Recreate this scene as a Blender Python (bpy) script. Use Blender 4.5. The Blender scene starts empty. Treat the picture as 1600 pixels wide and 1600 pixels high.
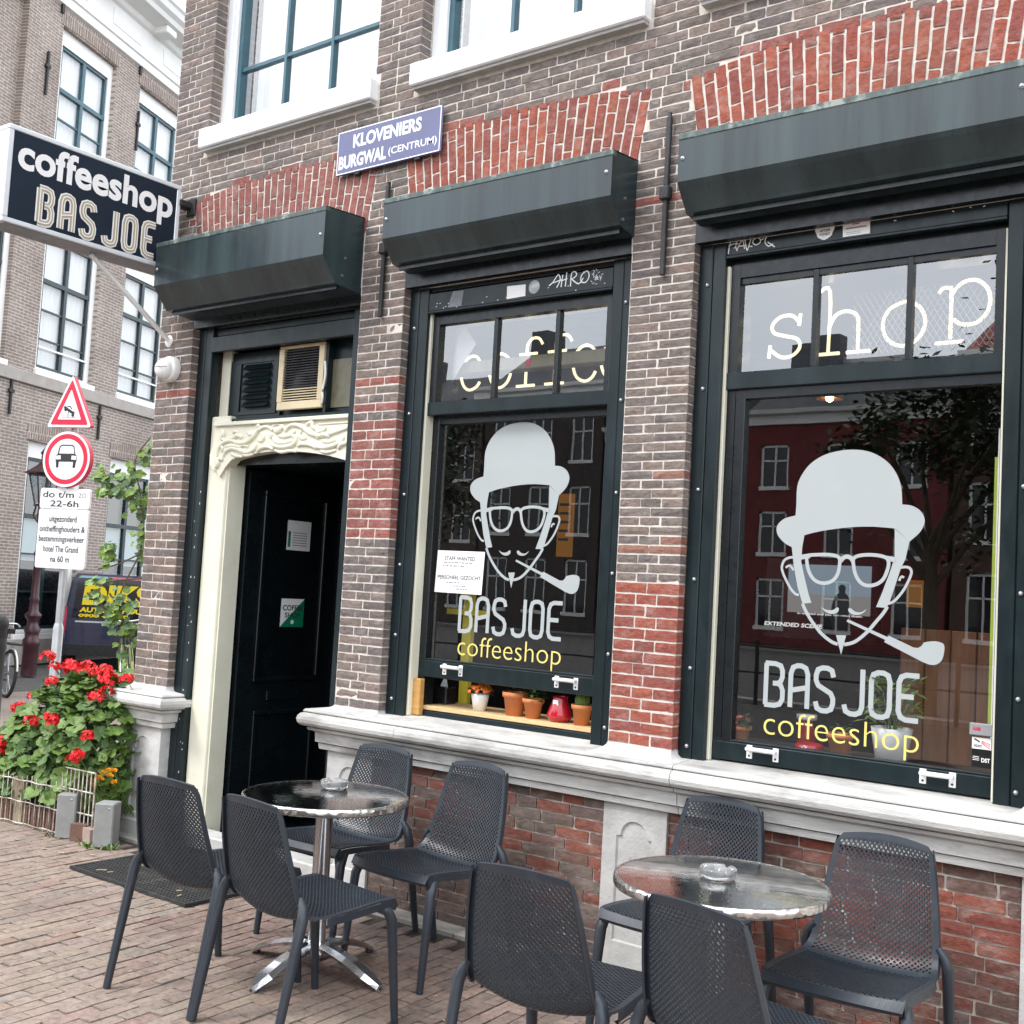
import bpy, bmesh, math, random
import numpy as np
from mathutils import Vector, Matrix
random.seed(7)
SC = bpy.context.scene
COL = SC.collection
rad = math.radians
# ------------------------------------------------------------------ camera, sky, sun, exposure
F_PX, YAW, PITCH, ROLL = 1820.0, rad(37.58), rad(3.86), rad(3.20)
CAM = Vector((0, -4.45, 1.63))
cy, sy, cp, sp, cr, sr = math.cos(YAW), math.sin(YAW), math.cos(PITCH), math.sin(PITCH), math.cos(ROLL), math.sin(ROLL)
FWD = Vector((-sy * cp, cy * cp, sp))
_r = Vector((cy, sy, 0)); _u = _r.cross(FWD)
RGT = cr * _r + sr * _u
UPV = -sr * _r + cr * _u
cam = bpy.data.cameras.new('camera'); camo = bpy.data.objects.new('camera', cam); COL.objects.link(camo)
cam.sensor_width = 36; cam.sensor_fit = 'HORIZONTAL'; cam.lens = 36 * F_PX / 1600
cam.clip_start = 0.05; cam.clip_end = 800
camo.matrix_world = Matrix(((RGT.x, UPV.x, -FWD.x, CAM.x), (RGT.y, UPV.y, -FWD.y, CAM.y), (RGT.z, UPV.z, -FWD.z, CAM.z), (0, 0, 0, 1)))
SC.camera = camo

def proj(p):
    v = Vector(p) - CAM; z = v.dot(FWD)
    if z < .05: return (-9999, -9999, z)
    return (800 + F_PX * v.dot(RGT) / z, 800 - F_PX * v.dot(UPV) / z, z)

SUN_DIR = Vector((-.50, -.72, 1.05)).normalized()       # towards the sun
sun_el = math.asin(SUN_DIR.z); sun_az = math.atan2(SUN_DIR.x, SUN_DIR.y)
W = bpy.data.worlds.new('World'); SC.world = W; W.use_nodes = True
wn, wl = W.node_tree.nodes, W.node_tree.links
wn.clear()
wo = wn.new('ShaderNodeOutputWorld'); bg = wn.new('ShaderNodeBackground'); bg2 = wn.new('ShaderNodeBackground'); wadd = wn.new('ShaderNodeAddShader')
sky = wn.new('ShaderNodeTexSky'); sky.sky_type = 'NISHITA'; sky.sun_disc = False; sky.sun_elevation = sun_el; sky.sun_rotation = sun_az
bg.inputs['Strength'].default_value = 0.05
wl.new(sky.outputs[0], bg.inputs['Color'])
wtc = wn.new('ShaderNodeTexCoord'); wno = wn.new('ShaderNodeTexNoise'); wno.inputs['Scale'].default_value = 3.0; wno.inputs['Detail'].default_value = 5
wrm = wn.new('ShaderNodeValToRGB'); wrm.color_ramp.elements[0].position = .35; wrm.color_ramp.elements[1].position = .7
wrm.color_ramp.elements[0].color = (.78, .82, .88, 1); wrm.color_ramp.elements[1].color = (1, 1, 1, 1)
wl.new(wtc.outputs['Generated'], wno.inputs['Vector']); wl.new(wno.outputs[0], wrm.inputs[0]); wl.new(wrm.outputs[0], bg2.inputs['Color'])
# overcast luminance: the zenith is brighter than the horizon all round
wsx = wn.new('ShaderNodeSeparateXYZ'); wl.new(wtc.outputs['Generated'], wsx.inputs[0])
wma = wn.new('ShaderNodeMath'); wma.operation = 'MULTIPLY_ADD'; wma.use_clamp = False; wl.new(wsx.outputs[2], wma.inputs[0]); wma.inputs[1].default_value = 1.15; wma.inputs[2].default_value = 1.25
wl.new(wma.outputs[0], bg2.inputs['Strength'])
wl.new(bg.outputs[0], wadd.inputs[0]); wl.new(bg2.outputs[0], wadd.inputs[1]); wl.new(wadd.outputs[0], wo.inputs['Surface'])
sl = bpy.data.lights.new('sun', 'SUN'); so = bpy.data.objects.new('sun', sl); COL.objects.link(so)
sl.energy = 1.5; sl.angle = rad(14); sl.color = (1, .975, .94)
so.rotation_euler = SUN_DIR.to_track_quat('Z', 'Y').to_euler(); so.location = (-6, -10, 14)
SC.view_settings.view_transform = 'Standard'; SC.view_settings.look = 'None'; SC.view_settings.gamma = 1
SC.view_settings.use_curve_mapping = False; SC.view_settings.exposure = 0.66
SC.render.engine = 'CYCLES'; SC.cycles.max_bounces = 8; SC.cycles.transparent_max_bounces = 24
SC.cycles.glossy_bounces = 4; SC.cycles.diffuse_bounces = 3; SC.cycles.caustics_reflective = False; SC.cycles.caustics_refractive = False
SC.cycles.sample_clamp_indirect = 6

# ------------------------------------------------------------------ helpers
ORG = {}
def tag(o, label=None, cat=None, group=None, kind=None):
    if label: o['label'] = label
    if cat: o['category'] = cat
    if group: o['group'] = group
    if kind: o['kind'] = kind
    return o

def empty(name, loc=(0, 0, 0), label=None, cat=None, group=None, parent=None):
    o = bpy.data.objects.new(name, None); COL.objects.link(o); o.empty_display_size = .1
    if parent is None: o.location = loc; ORG[o.name] = Vector(loc)
    else: o.parent = parent; ORG[o.name] = ORG[parent.name]
    return tag(o, label, cat, group)

class MB:
    """collects shapes (world coordinates) and links them as ONE mesh object"""
    def __init__(s): s.v = []; s.f = []; s.m = []; s.sm = []
    def add(s, vs, fs, mi=0, smooth=False):
        b = len(s.v); s.v.extend([tuple(v) for v in vs])
        for f in fs: s.f.append(tuple(b + i for i in f)); s.m.append(mi); s.sm.append(smooth)
        return s
    def box(s, x0, x1, y0, y1, z0, z1, mi=0, bev=0):
        if bev > 0:
            b = min(bev, abs(x1 - x0) * .45, abs(y1 - y0) * .45, abs(z1 - z0) * .45)
            x0, x1 = sorted((x0, x1)); y0, y1 = sorted((y0, y1)); z0, z1 = sorted((z0, z1))
            vs = []; 
            for X, sx in ((x0, 1), (x1, -1)):
                for Y, s_y in ((y0, 1), (y1, -1)):
                    for Z, sz in ((z0, 1), (z1, -1)):
                        vs += [(X, Y + s_y * b, Z + sz * b), (X + sx * b, Y, Z + sz * b), (X + sx * b, Y + s_y * b, Z)]
            id_ = lambda i, j, k, a: ((i * 2 + j) * 2 + k) * 3 + a
            fs = []
            for i in (0, 1): fs.append([id_(i, 0, 0, 0), id_(i, 1, 0, 0), id_(i, 1, 1, 0), id_(i, 0, 1, 0)][::(-1 if i == 0 else 1)])
            for j in (0, 1): fs.append([id_(0, j, 0, 1), id_(1, j, 0, 1), id_(1, j, 1, 1), id_(0, j, 1, 1)][::(1 if j == 0 else -1)])
            for k in (0, 1): fs.append([id_(0, 0, k, 2), id_(1, 0, k, 2), id_(1, 1, k, 2), id_(0, 1, k, 2)][::(-1 if k == 0 else 1)])
            for j in (0, 1):
                for k in (0, 1): fs.append([id_(0, j, k, 1), id_(1, j, k, 1), id_(1, j, k, 2), id_(0, j, k, 2)][::(1 if j != k else -1)])
            for i in (0, 1):
                for k in (0, 1): fs.append([id_(i, 0, k, 0), id_(i, 1, k, 0), id_(i, 1, k, 2), id_(i, 0, k, 2)][::(1 if i == k else -1)])
            for i in (0, 1):
                for j in (0, 1): fs.append([id_(i, j, 0, 0), id_(i, j, 1, 0), id_(i, j, 1, 1), id_(i, j, 0, 1)][::(1 if i != j else -1)])
            for i in (0, 1):
                for j in (0, 1):
                    for k in (0, 1): fs.append([id_(i, j, k, 0), id_(i, j, k, 1), id_(i, j, k, 2)][::(1 if (i + j + k) % 2 == 0 else -1)])
            return s.add(vs, fs, mi)
        vs = [(x0, y0, z0), (x1, y0, z0), (x1, y1, z0), (x0, y1, z0), (x0, y0, z1), (x1, y0, z1), (x1, y1, z1), (x0, y1, z1)]
        return s.add(vs, [(0, 3, 2, 1), (4, 5, 6, 7), (0, 1, 5, 4), (1, 2, 6, 5), (2, 3, 7, 6), (3, 0, 4, 7)], mi)
    def obox(s, c, ax, ay, az, mi=0):
        """oriented box: centre and three half-axis vectors"""
        c, ax, ay, az = Vector(c), Vector(ax), Vector(ay), Vector(az)
        vs = [c + i * ax + j * ay + k * az for k in (-1, 1) for j in (-1, 1) for i in (-1, 1)]
        return s.add(vs, [(0, 2, 3, 1), (4, 5, 7, 6), (0, 1, 5, 4), (1, 3, 7, 5), (3, 2, 6, 7), (2, 0, 4, 6)], mi)
    def tube(s, pts, r, n=8, closed=False, mi=0, caps=True, squash=1.0, smooth=True):
        pts = [Vector(p) for p in pts]; N = len(pts)
        rs = r if isinstance(r, (list, tuple)) else [r] * N
        up = None; rings = []
        for i, p in enumerate(pts):
            a = pts[(i - 1) % N] if (closed or i > 0) else p
            b = pts[(i + 1) % N] if (closed or i < N - 1) else p
            t = (b - a); t = t.normalized() if t.length > 1e-9 else Vector((0, 0, 1))
            if up is None: up = Vector((0, 0, 1)) if abs(t.z) < .9 else Vector((0, 1, 0))
            x = up.cross(t)
            if x.length < 1e-6: x = Vector((1, 0, 0)).cross(t)
            x.normalize(); y = t.cross(x).normalized(); up = y
            rings.append([p + (x * math.cos(2 * math.pi * k / n) + y * math.sin(2 * math.pi * k / n) * squash) * rs[i] for k in range(n)])
        vs = [v for rg in rings for v in rg]; fs = []
        for i in range(N if closed else N - 1):
            j = (i + 1) % N
            for k in range(n): fs.append((i * n + k, i * n + (k + 1) % n, j * n + (k + 1) % n, j * n + k))
        s.add(vs, fs, mi, smooth)
        if caps and not closed:
            s.add(rings[0], [tuple(range(n))[::-1]], mi); s.add(rings[-1], [tuple(range(n))], mi)
        return s
    def lathe(s, prof, c, n=24, mi=0, axis='z', smooth=True):
        """profile [(r,h)] bottom to top around a vertical axis (or y) through c"""
        vs = []; fs = []; c = Vector(c); m = len(prof)
        for k in range(n):
            a = 2 * math.pi * k / n
            for r, h in prof:
                d = Vector((r * math.cos(a), r * math.sin(a), h)) if axis == 'z' else Vector((r * math.cos(a), -h, r * math.sin(a)))
                vs.append(c + d)
        for k in range(n):
            k2 = (k + 1) % n
            for i in range(m - 1): fs.append((k * m + i, k2 * m + i, k2 * m + i + 1, k * m + i + 1))
        return s.add(vs, fs, mi, smooth)
    def prism(s, poly, fn, d0, d1, mi=0):
        """2-D polygon extruded: fn(a,b,depth) -> point"""
        n = len(poly)
        ar = sum(poly[i][0] * poly[(i + 1) % n][1] - poly[(i + 1) % n][0] * poly[i][1] for i in range(n))
        if ar < 0: poly = poly[::-1]
        vs = [fn(a, b, d0) for a, b in poly] + [fn(a, b, d1) for a, b in poly]
        fs = [tuple(range(n)), tuple(range(2 * n - 1, n - 1, -1))]
        fs += [(i, n + i, n + (i + 1) % n, (i + 1) % n) for i in range(n)]
        return s.add(vs, fs, mi)
    def poly(s, pts, mi=0): return s.add(pts, [tuple(range(len(pts)))], mi)
    def ribbon(s, pts, w, fn, closed=False, mi=0):
        """flat stroke of constant width along 2-D pts; fn(a,b)->point; one-sided sheet"""
        P = [np.array(p, float) for p in pts]; n = len(P); L = []; R = []
        for i in range(n):
            a = P[(i - 1) % n] if (closed or i > 0) else None
            b = P[(i + 1) % n] if (closed or i < n - 1) else None
            d1 = (P[i] - a) if a is not None else None; d2 = (b - P[i]) if b is not None else None
            if d1 is None: d1 = d2
            if d2 is None: d2 = d1
            d1 = d1 / (np.linalg.norm(d1) + 1e-9); d2 = d2 / (np.linalg.norm(d2) + 1e-9)
            nrm = np.array([-(d1 + d2)[1], (d1 + d2)[0]]); nrm /= (np.linalg.norm(nrm) + 1e-9)
            k = 1 / max(.45, abs(nrm @ np.array([-d1[1], d1[0]])))
            L.append(P[i] + nrm * w / 2 * k); R.append(P[i] - nrm * w / 2 * k)
        vs = [fn(*p) for p in L] + [fn(*p) for p in R]
        fs = [(i, n + i, n + (i + 1) % n, (i + 1) % n) for i in range(n if closed else n - 1)]
        return s.add(vs, fs, mi)
    def sweep(s, path, prof, mi=0, caps=True):
        """profile [(outward offset, z)] along a 2-D path (x,y); outward is the right-hand side; mitred"""
        n = len(path); m = len(prof); vs = []; fs = []
        for i in range(n):
            p = Vector(path[i] + (0,)) if len(path[i]) == 2 else Vector(path[i])
            d1 = (Vector(path[i]) - Vector(path[i - 1])).normalized() if i > 0 else None
            d2 = (Vector(path[i + 1]) - Vector(path[i])).normalized() if i < n - 1 else None
            if d1 is None: d1 = d2
            if d2 is None: d2 = d1
            n1 = Vector((d1.y, -d1.x)); n2 = Vector((d2.y, -d2.x)); mt = (n1 + n2).normalized(); k = 1 / max(.3, mt.dot(n1))
            for o, z in prof: vs.append((path[i][0] + mt.x * o * k, path[i][1] + mt.y * o * k, z))
        for i in range(n - 1):
            for j in range(m - 1): fs.append((i * m + j, (i + 1) * m + j, (i + 1) * m + j + 1, i * m + j + 1))
        if caps: fs.append(tuple(range(m))[::1]); fs.append(tuple(range((n - 1) * m, n * m))[::-1])
        return s.add(vs, fs, mi)
    def merge(s, o, M=None):
        vs = o.v if M is None else [tuple(M @ Vector(v)) for v in o.v]
        b = len(s.v); s.v.extend(vs)
        for f, m_, k in zip(o.f, o.m, o.sm): s.f.append(tuple(b + i for i in f)); s.m.append(m_); s.sm.append(k)
        return s
    def mesh(s, name, mats, org=(0, 0, 0), recalc=False):
        me = bpy.data.meshes.new(name); o = Vector(org)
        me.from_pydata([(v[0] - o.x, v[1] - o.y, v[2] - o.z) for v in s.v], [], s.f)
        mats = mats if isinstance(mats, (list, tuple)) else [mats]
        for m in mats: me.materials.append(m)
        me.polygons.foreach_set('material_index', s.m); me.polygons.foreach_set('use_smooth', s.sm)
        if recalc:
            bm = bmesh.new(); bm.from_mesh(me); bmesh.ops.recalc_face_normals(bm, faces=bm.faces); bm.to_mesh(me); bm.free()
        me.update(); return me
    def build(s, name, mats, parent=None, org=None, recalc=False, label=None, kind=None):
        if parent is not None: org = ORG[parent.name]
        org = Vector(org) if org is not None else Vector((0, 0, 0))
        o = bpy.data.objects.new(name, s.mesh(name, mats, org, recalc)); COL.objects.link(o)
        if parent is not None: o.parent = parent
        else: o.location = org
        ORG[o.name] = org
        return tag(o, label, None, None, kind)

def kids(o): return [c for c in bpy.data.objects if c.parent == o]
def copy_tree(o, parent=None):
    c = o.copy(); COL.objects.link(c)
    if parent is not None: c.parent = parent
    for ch in KID.get(o.name, ()): copy_tree(ch, c)
    return c
KID = {}
def index_kids(root):
    ch = [c for c in COL.objects if c.parent == root]
    KID[root.name] = ch
    for c in ch: index_kids(c)

FACE = lambda y: (lambda a, b, d=0: (a, y - d, b))          # facade sheet at depth y (d towards the street)
def txt_mesh(body, bold=0.0, spacing=1.0):
    cu = bpy.data.curves.new('t', 'FONT'); cu.body = body; cu.size = 1; cu.offset = bold; cu.space_character = spacing; cu.resolution_u = 4
    ob = bpy.data.objects.new('t', cu); COL.objects.link(ob)
    dg = bpy.context.evaluated_depsgraph_get(); me = bpy.data.meshes.new_from_object(ob.evaluated_get(dg))
    vs = [tuple(v.co)[:2] for v in me.vertices]; fs = [tuple(p.vertices) for p in me.polygons]
    bpy.data.objects.remove(ob); bpy.data.curves.remove(cu); bpy.data.meshes.remove(me)
    return vs, fs
def text(mb, body, fn, x0, x1, y0, y1, mi=0, bold=0.0, spacing=1.0, keep=False, shear=0):
    """text fitted to the rectangle x0..x1 by y0..y1 of the sheet fn(a,b)"""
    vs, fs = txt_mesh(body, bold, spacing)
    xs = [v[0] for v in vs]; ys = [v[1] for v in vs]
    ax, bx_, ay, by = min(xs), max(xs), min(ys), max(ys)
    kx = (x1 - x0) / (bx_ - ax); ky = (y1 - y0) / (by - ay)
    if keep:
        kx = ky = min(abs(kx), ky) ; 
        cx = (x0 + x1) / 2; x0 = cx - kx * (bx_ - ax) / 2; y0 = (y0 + y1) / 2 - ky * (by - ay) / 2
    mb.add([fn(x0 + (v[0] - ax) * kx + shear * (v[1] - ay) * ky, y0 + (v[1] - ay) * ky) for v in vs], fs, mi)
def arc(cx, cy_, r, a0, a1, n, ry=None):
    ry = r if ry is None else ry
    return [(cx + r * math.cos(rad(a0 + (a1 - a0) * i / n)), cy_ + ry * math.sin(rad(a0 + (a1 - a0) * i / n))) for i in range(n + 1)]
def smooth(pts, closed=False, k=4):
    """Catmull-Rom resample (2-D or 3-D)"""
    P = [np.array(p, float) for p in pts]; n = len(P); out = []
    for i in range(n if closed else n - 1):
        p1, p2 = P[i], P[(i + 1) % n]
        p0 = P[(i - 1) % n] if (closed or i > 0) else p1
        p3 = P[(i + 2) % n] if (closed or i < n - 2) else p2
        for j in range(k):
            t = j / k
            out.append(tuple(.5 * ((2 * p1) + (p2 - p0) * t + (2 * p0 - 5 * p1 + 4 * p2 - p3) * t * t + (3 * p1 - p0 - 3 * p2 + p3) * t ** 3)))
    if not closed: out.append(tuple(P[-1]))
    return out

# ------------------------------------------------------------------ materials
def NT(name):
    m = bpy.data.materials.new(name); m.use_nodes = True; nt = m.node_tree; nt.nodes.clear()
    o = nt.nodes.new('ShaderNodeOutputMaterial'); b = nt.nodes.new('ShaderNodeBsdfPrincipled'); nt.links.new(b.outputs[0], o.inputs[0])
    return m, nt, b, o
def node(nt, t, **k):
    n = nt.nodes.new(t)
    for a, v in k.items():
        if a.startswith('i_'): n.inputs[a[2:].replace('_', ' ')].default_value = v
        else: setattr(n, a, v)
    return n
def coords(nt, kind='Object', scale=(1, 1, 1)):
    tc = node(nt, 'ShaderNodeTexCoord'); mp = node(nt, 'ShaderNodeMapping'); mp.inputs['Scale'].default_value = scale
    nt.links.new(tc.outputs[kind], mp.inputs[0]); return mp.outputs[0]
def noise(nt, vec, scale, detail=4, rough=.55):
    n = node(nt, 'ShaderNodeTexNoise'); n.inputs['Scale'].default_value = scale; n.inputs['Detail'].default_value = detail; n.inputs['Roughness'].default_value = rough
    nt.links.new(vec, n.inputs['Vector']); return n.outputs[0]
def ramp(nt, fac, stops):
    r = node(nt, 'ShaderNodeValToRGB'); cr_ = r.color_ramp
    while len(cr_.elements) < len(stops): cr_.elements.new(.5)
    for e, (p, c) in zip(cr_.elements, stops): e.position = p; e.color = (*c, 1) if len(c) == 3 else c
    nt.links.new(fac, r.inputs[0]); return r.outputs[0]
def mixc(nt, fac, a, b, mode='MIX'):
    m = node(nt, 'ShaderNodeMix', data_type='RGBA', blend_type=mode)
    for i, v in ((0, fac), (6, a), (7, b)):
        if isinstance(v, (int, float)): m.inputs[i].default_value = v
        elif isinstance(v, tuple): m.inputs[i].default_value = (*v, 1) if len(v) == 3 else v
        else: nt.links.new(v, m.inputs[i])
    return m.outputs[2]
def bump(nt, bsdf, h, strength=.3, dist=.01):
    b = node(nt, 'ShaderNodeBump'); b.inputs['Strength'].default_value = strength; b.inputs['Distance'].default_value = dist
    nt.links.new(h, b.inputs['Height']); nt.links.new(b.outputs[0], bsdf.inputs['Normal'])
def pmat(name, col, rough=.6, var=.12, scale=12, bmp=0.0, bscale=120, bdist=.004, metal=0, spec=.5, dirt=None, dirt_t=(.5, .75), stretch=(1, 1, 1), coat=0):
    """painted / plain surface with tone variation, optional dirt, fine relief"""
    m, nt, b, o = NT(name); v = coords(nt, 'Object', stretch)
    n1 = noise(nt, v, scale, 5)
    lo = tuple(max(0, c * (1 - var)) for c in col); hi = tuple(min(1, c * (1 + var)) for c in col)
    c = ramp(nt, n1, [(.3, lo), (.7, hi)])
    if dirt:
        n2 = noise(nt, v, scale * .35, 6, .65)
        f = ramp(nt, n2, [(dirt_t[0], (0, 0, 0)), (dirt_t[1], (1, 1, 1))]); c = mixc(nt, f, c, dirt)
    nt.links.new(c, b.inputs['Base Color'])
    rr = ramp(nt, noise(nt, v, scale * 2.3, 4), [(.3, (rough * .8,) * 3), (.7, (min(1, rough * 1.2),) * 3)]); nt.links.new(rr, b.inputs['Roughness'])
    b.inputs['Metallic'].default_value = metal; b.inputs['Specular IOR Level'].default_value = spec
    if coat: b.inputs['Coat Weight'].default_value = coat
    if bmp: bump(nt, b, noise(nt, v, bscale, 5, .6), bmp, bdist)
    return m
def emat(name, col, s):
    m, nt, b, o = NT(name); nt.nodes.remove(b); e = node(nt, 'ShaderNodeEmission'); e.inputs[0].default_value = (*col, 1); e.inputs[1].default_value = s
    nt.links.new(e.outputs[0], o.inputs[0]); return m
def gmat(name, ior=2.0, tint=(1, 1, 1), rough=0.0, wob=0.0):
    m, nt, b, o = NT(name); nt.nodes.remove(b)
    t = node(nt, 'ShaderNodeBsdfTransparent'); t.inputs[0].default_value = (*tint, 1)
    g = node(nt, 'ShaderNodeBsdfGlossy'); g.inputs['Roughness'].default_value = rough
    fr = node(nt, 'ShaderNodeFresnel'); fr.inputs[0].default_value = ior; mx = node(nt, 'ShaderNodeMixShader')
    if wob:
        bp = node(nt, 'ShaderNodeBump'); bp.inputs['Strength'].default_value = wob; bp.inputs['Distance'].default_value = .01
        nt.links.new(noise(nt, coords(nt, 'Object'), 2.5, 2), bp.inputs['Height']); nt.links.new(bp.outputs[0], g.inputs['Normal'])
    ge = node(nt, 'ShaderNodeNewGeometry'); mf = node(nt, 'ShaderNodeMix', data_type='FLOAT'); nt.links.new(ge.outputs['Backfacing'], mf.inputs[0]); nt.links.new(fr.outputs[0], mf.inputs[2]); mf.inputs[3].default_value = ((ior - 1) / (ior + 1)) ** 2   # both faces of the sheet reflect alike
    nt.links.new(mf.outputs[0], mx.inputs[0]); nt.links.new(t.outputs[0], mx.inputs[1]); nt.links.new(g.outputs[0], mx.inputs[2]); nt.links.new(mx.outputs[0], o.inputs[0])
    return m
def brickmat(name, src, bstr=.6, dist=.006, dusty=(.5, .42, .38), pore=1.0):
    """rough hand-moulded brick; tone from the object's colour ('obj') or the mesh attribute 'tint'"""
    m, nt, b, o = NT(name)
    if src == 'obj':
        oi = node(nt, 'ShaderNodeObjectInfo'); base = oi.outputs['Color']
        tc = node(nt, 'ShaderNodeTexCoord'); geo = node(nt, 'ShaderNodeNewGeometry'); vec = geo.outputs['Position']
    else:
        at = node(nt, 'ShaderNodeAttribute', attribute_name='tint'); base = at.outputs['Color']
        geo = node(nt, 'ShaderNodeNewGeometry'); vec = geo.outputs['Position']
    mp = node(nt, 'ShaderNodeMapping'); mp.inputs['Scale'].default_value = (1, 1, 1.8); nt.links.new(vec, mp.inputs[0]); v = mp.outputs[0]
    n1 = noise(nt, v, 38, 5, .65)
    c = mixc(nt, 1.0, base, ramp(nt, n1, [(.28, (.62, .62, .63)), (.5, (1, 1, 1)), (.75, (1.28, 1.26, 1.22))]), 'MULTIPLY')
    n2 = noise(nt, v, 9, 5, .7)
    c = mixc(nt, ramp(nt, n2, [(.50, (0, 0, 0)), (.8, (.5, .5, .5))]), c, dusty)
    c = mixc(nt, ramp(nt, noise(nt, v, 2.2, 5, .7), [(.50, (0, 0, 0)), (.78, (.5, .5, .5))]), c, tuple(x * .22 for x in dusty))
    n3 = noise(nt, v, 140, 3, .6)
    c = mixc(nt, ramp(nt, n3, [(.62, (0, 0, 0)), (.72, (.7, .7, .7))]), c, (.05, .045, .045))
    nt.links.new(c, b.inputs['Base Color']); b.inputs['Roughness'].default_value = .9; b.inputs['Specular IOR Level'].default_value = .25
    h = node(nt, 'ShaderNodeMath', operation='ADD'); nt.links.new(noise(nt, v, 55, 5, .65), h.inputs[0]); nt.links.new(n3, h.inputs[1])
    bump(nt, b, h.outputs[0], bstr, dist)
    return m
M = {}
M['brick'] = brickmat('brick_handmade', 'obj'); M['brick_s'] = brickmat('brick_handmade_far', 'tint')
M['paver'] = brickmat('paver_clay', 'obj', .35, .004, (.42, .34, .29)); M['paver_s'] = brickmat('paver_clay_far', 'tint', .35, .004, (.42, .34, .29))
M['mortar'] = pmat('lime_mortar', (.60, .55, .49), .95, .14, 30, .4, 160, .003, spec=.2, dirt=(.33, .29, .26), dirt_t=(.5, .8))
M['stone'] = pmat('pale_sandstone', (.54, .53, .51), .8, .12, 7, .4, 90, .005, spec=.3, dirt=(.24, .23, .215), dirt_t=(.50, .76), stretch=(.8, 1, 1.5))
M['ledge'] = pmat('stained_sandstone', (.50, .49, .465), .8, .14, 10, .5, 80, .006, spec=.3, dirt=(.17, .16, .15), dirt_t=(.47, .72), stretch=(.5, 1, 1.6))
M['stone_grey'] = pmat('weathered_stone', (.46, .45, .43), .85, .14, 9, .5, 70, .006, spec=.3, dirt=(.25, .24, .23), dirt_t=(.52, .8))
M['green'] = pmat('dark_green_gloss_paint', (.005, .0125, .015), .34, .25, 9, .12, 60, .003, spec=.38, dirt=(.022, .036, .040), dirt_t=(.55, .85), stretch=(1, 1, .35))
M['shutter'] = pmat('dark_green_sheet_metal', (.009, .022, .026), .34, .40, 6, .12, 14, .006, dirt=(.034, .060, .064), dirt_t=(.46, .78), stretch=(2.6, 1, .16), coat=.15)
M['lip'] = pmat('weathered_metal_lip', (.06, .09, .085), .55, .4, 30, .2, 150, .002, dirt=(.24, .28, .26), dirt_t=(.52, .62))
M['black'] = pmat('black_green_paint', (.004, .007, .009), .30, .3, 10, .1, 70, .002)
M['cream'] = pmat('cream_paint', (.70, .68, .55), .5, .05, 5, .12, 60, .003, dirt=(.5, .47, .36), dirt_t=(.6, .9))
M['white'] = pmat('white_gloss_paint', (.82, .83, .83), .42, .03, 5, .08, 50, .002)
M['teal'] = pmat('blue_green_paint', (.035, .10, .13), .4, .15, 8)
M['glass'] = gmat('window_glass', 2.2, wob=.015)
M['glass_top'] = gmat('old_window_glass', 3.0, wob=.02)
M['glass_far'] = gmat('window_glass_far', 2.3, wob=.05)
M['glass_up'] = gmat('upper_window_glass', 3.0, wob=.02)
M['chrome'] = pmat('polished_aluminium', (.72, .73, .75), .2, .06, 14, .05, 30, .002, metal=1)
M['steel_w'] = pmat('white_enamelled_handle', (.75, .75, .74), .35, .05, 30)
M['bolt'] = pmat('zinc_bolt', (.35, .37, .39), .35, .2, 60, metal=.8)
M['iron'] = pmat('black_wrought_iron', (.018, .018, .02), .6, .3, 40, .3, 120, .002)
M['plastic'] = pmat('anthracite_plastic', (.021, .027, .036), .40, .10, 25, .08, 220, .0015, dirt=(.042, .050, .060), dirt_t=(.55, .85))
M['whitepl'] = pmat('white_plastic', (.78, .78, .77), .35, .03, 8)
M['blackpl'] = pmat('black_plastic', (.01, .01, .011), .25, .2, 10)
M['decal'] = pmat('grey_white_vinyl', (.37, .40, .40), .5, .02, 4, coat=.8)
M['yellow_v'] = pmat('yellow_vinyl', (.72, .60, .17), .5, .03, 4, coat=.5)
M['paper'] = pmat('white_paper', (.80, .80, .79), .7, .03, 10)
M['ink'] = pmat('printing_ink', (.02, .02, .025), .6, .1, 10)
M['ink_grey'] = pmat('grey_ink', (.25, .25, .26), .6, .1, 10)
M['red'] = pmat('traffic_red', (.62, .02, .06), .4, .06, 10)
M['signwhite'] = pmat('sign_white', (.80, .80, .80), .4, .03, 10)
M['terracotta'] = pmat('terracotta', (.58, .20, .07), .8, .14, 14, .2, 90, .002)
M['soil'] = pmat('potting_soil', (.03, .022, .016), .95, .4, 60, .6, 90, .006)
M['wood'] = pmat('varnished_pine', (.50, .27, .08), .45, .18, 9, .15, 40, .003, stretch=(1, 1, 8))
M['wood_h'] = pmat('raw_pine_edge', (.58, .40, .20), .6, .2, 12, .2, 60, .003, stretch=(1, 6, 6), dirt=(.10, .07, .04), dirt_t=(.66, .72))
M['leaf_dry'] = pmat('dry_leaf', (.36, .30, .21), .8, .25, 30)
M['wood_d'] = pmat('brown_wood_panel', (.20, .085, .035), .5, .25, 6, .15, 40, .003, stretch=(6, 6, .6))
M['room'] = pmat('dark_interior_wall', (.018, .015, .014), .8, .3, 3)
M['room_f'] = pmat('dark_interior_floor', (.05, .035, .025), .5, .3, 3)
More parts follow.
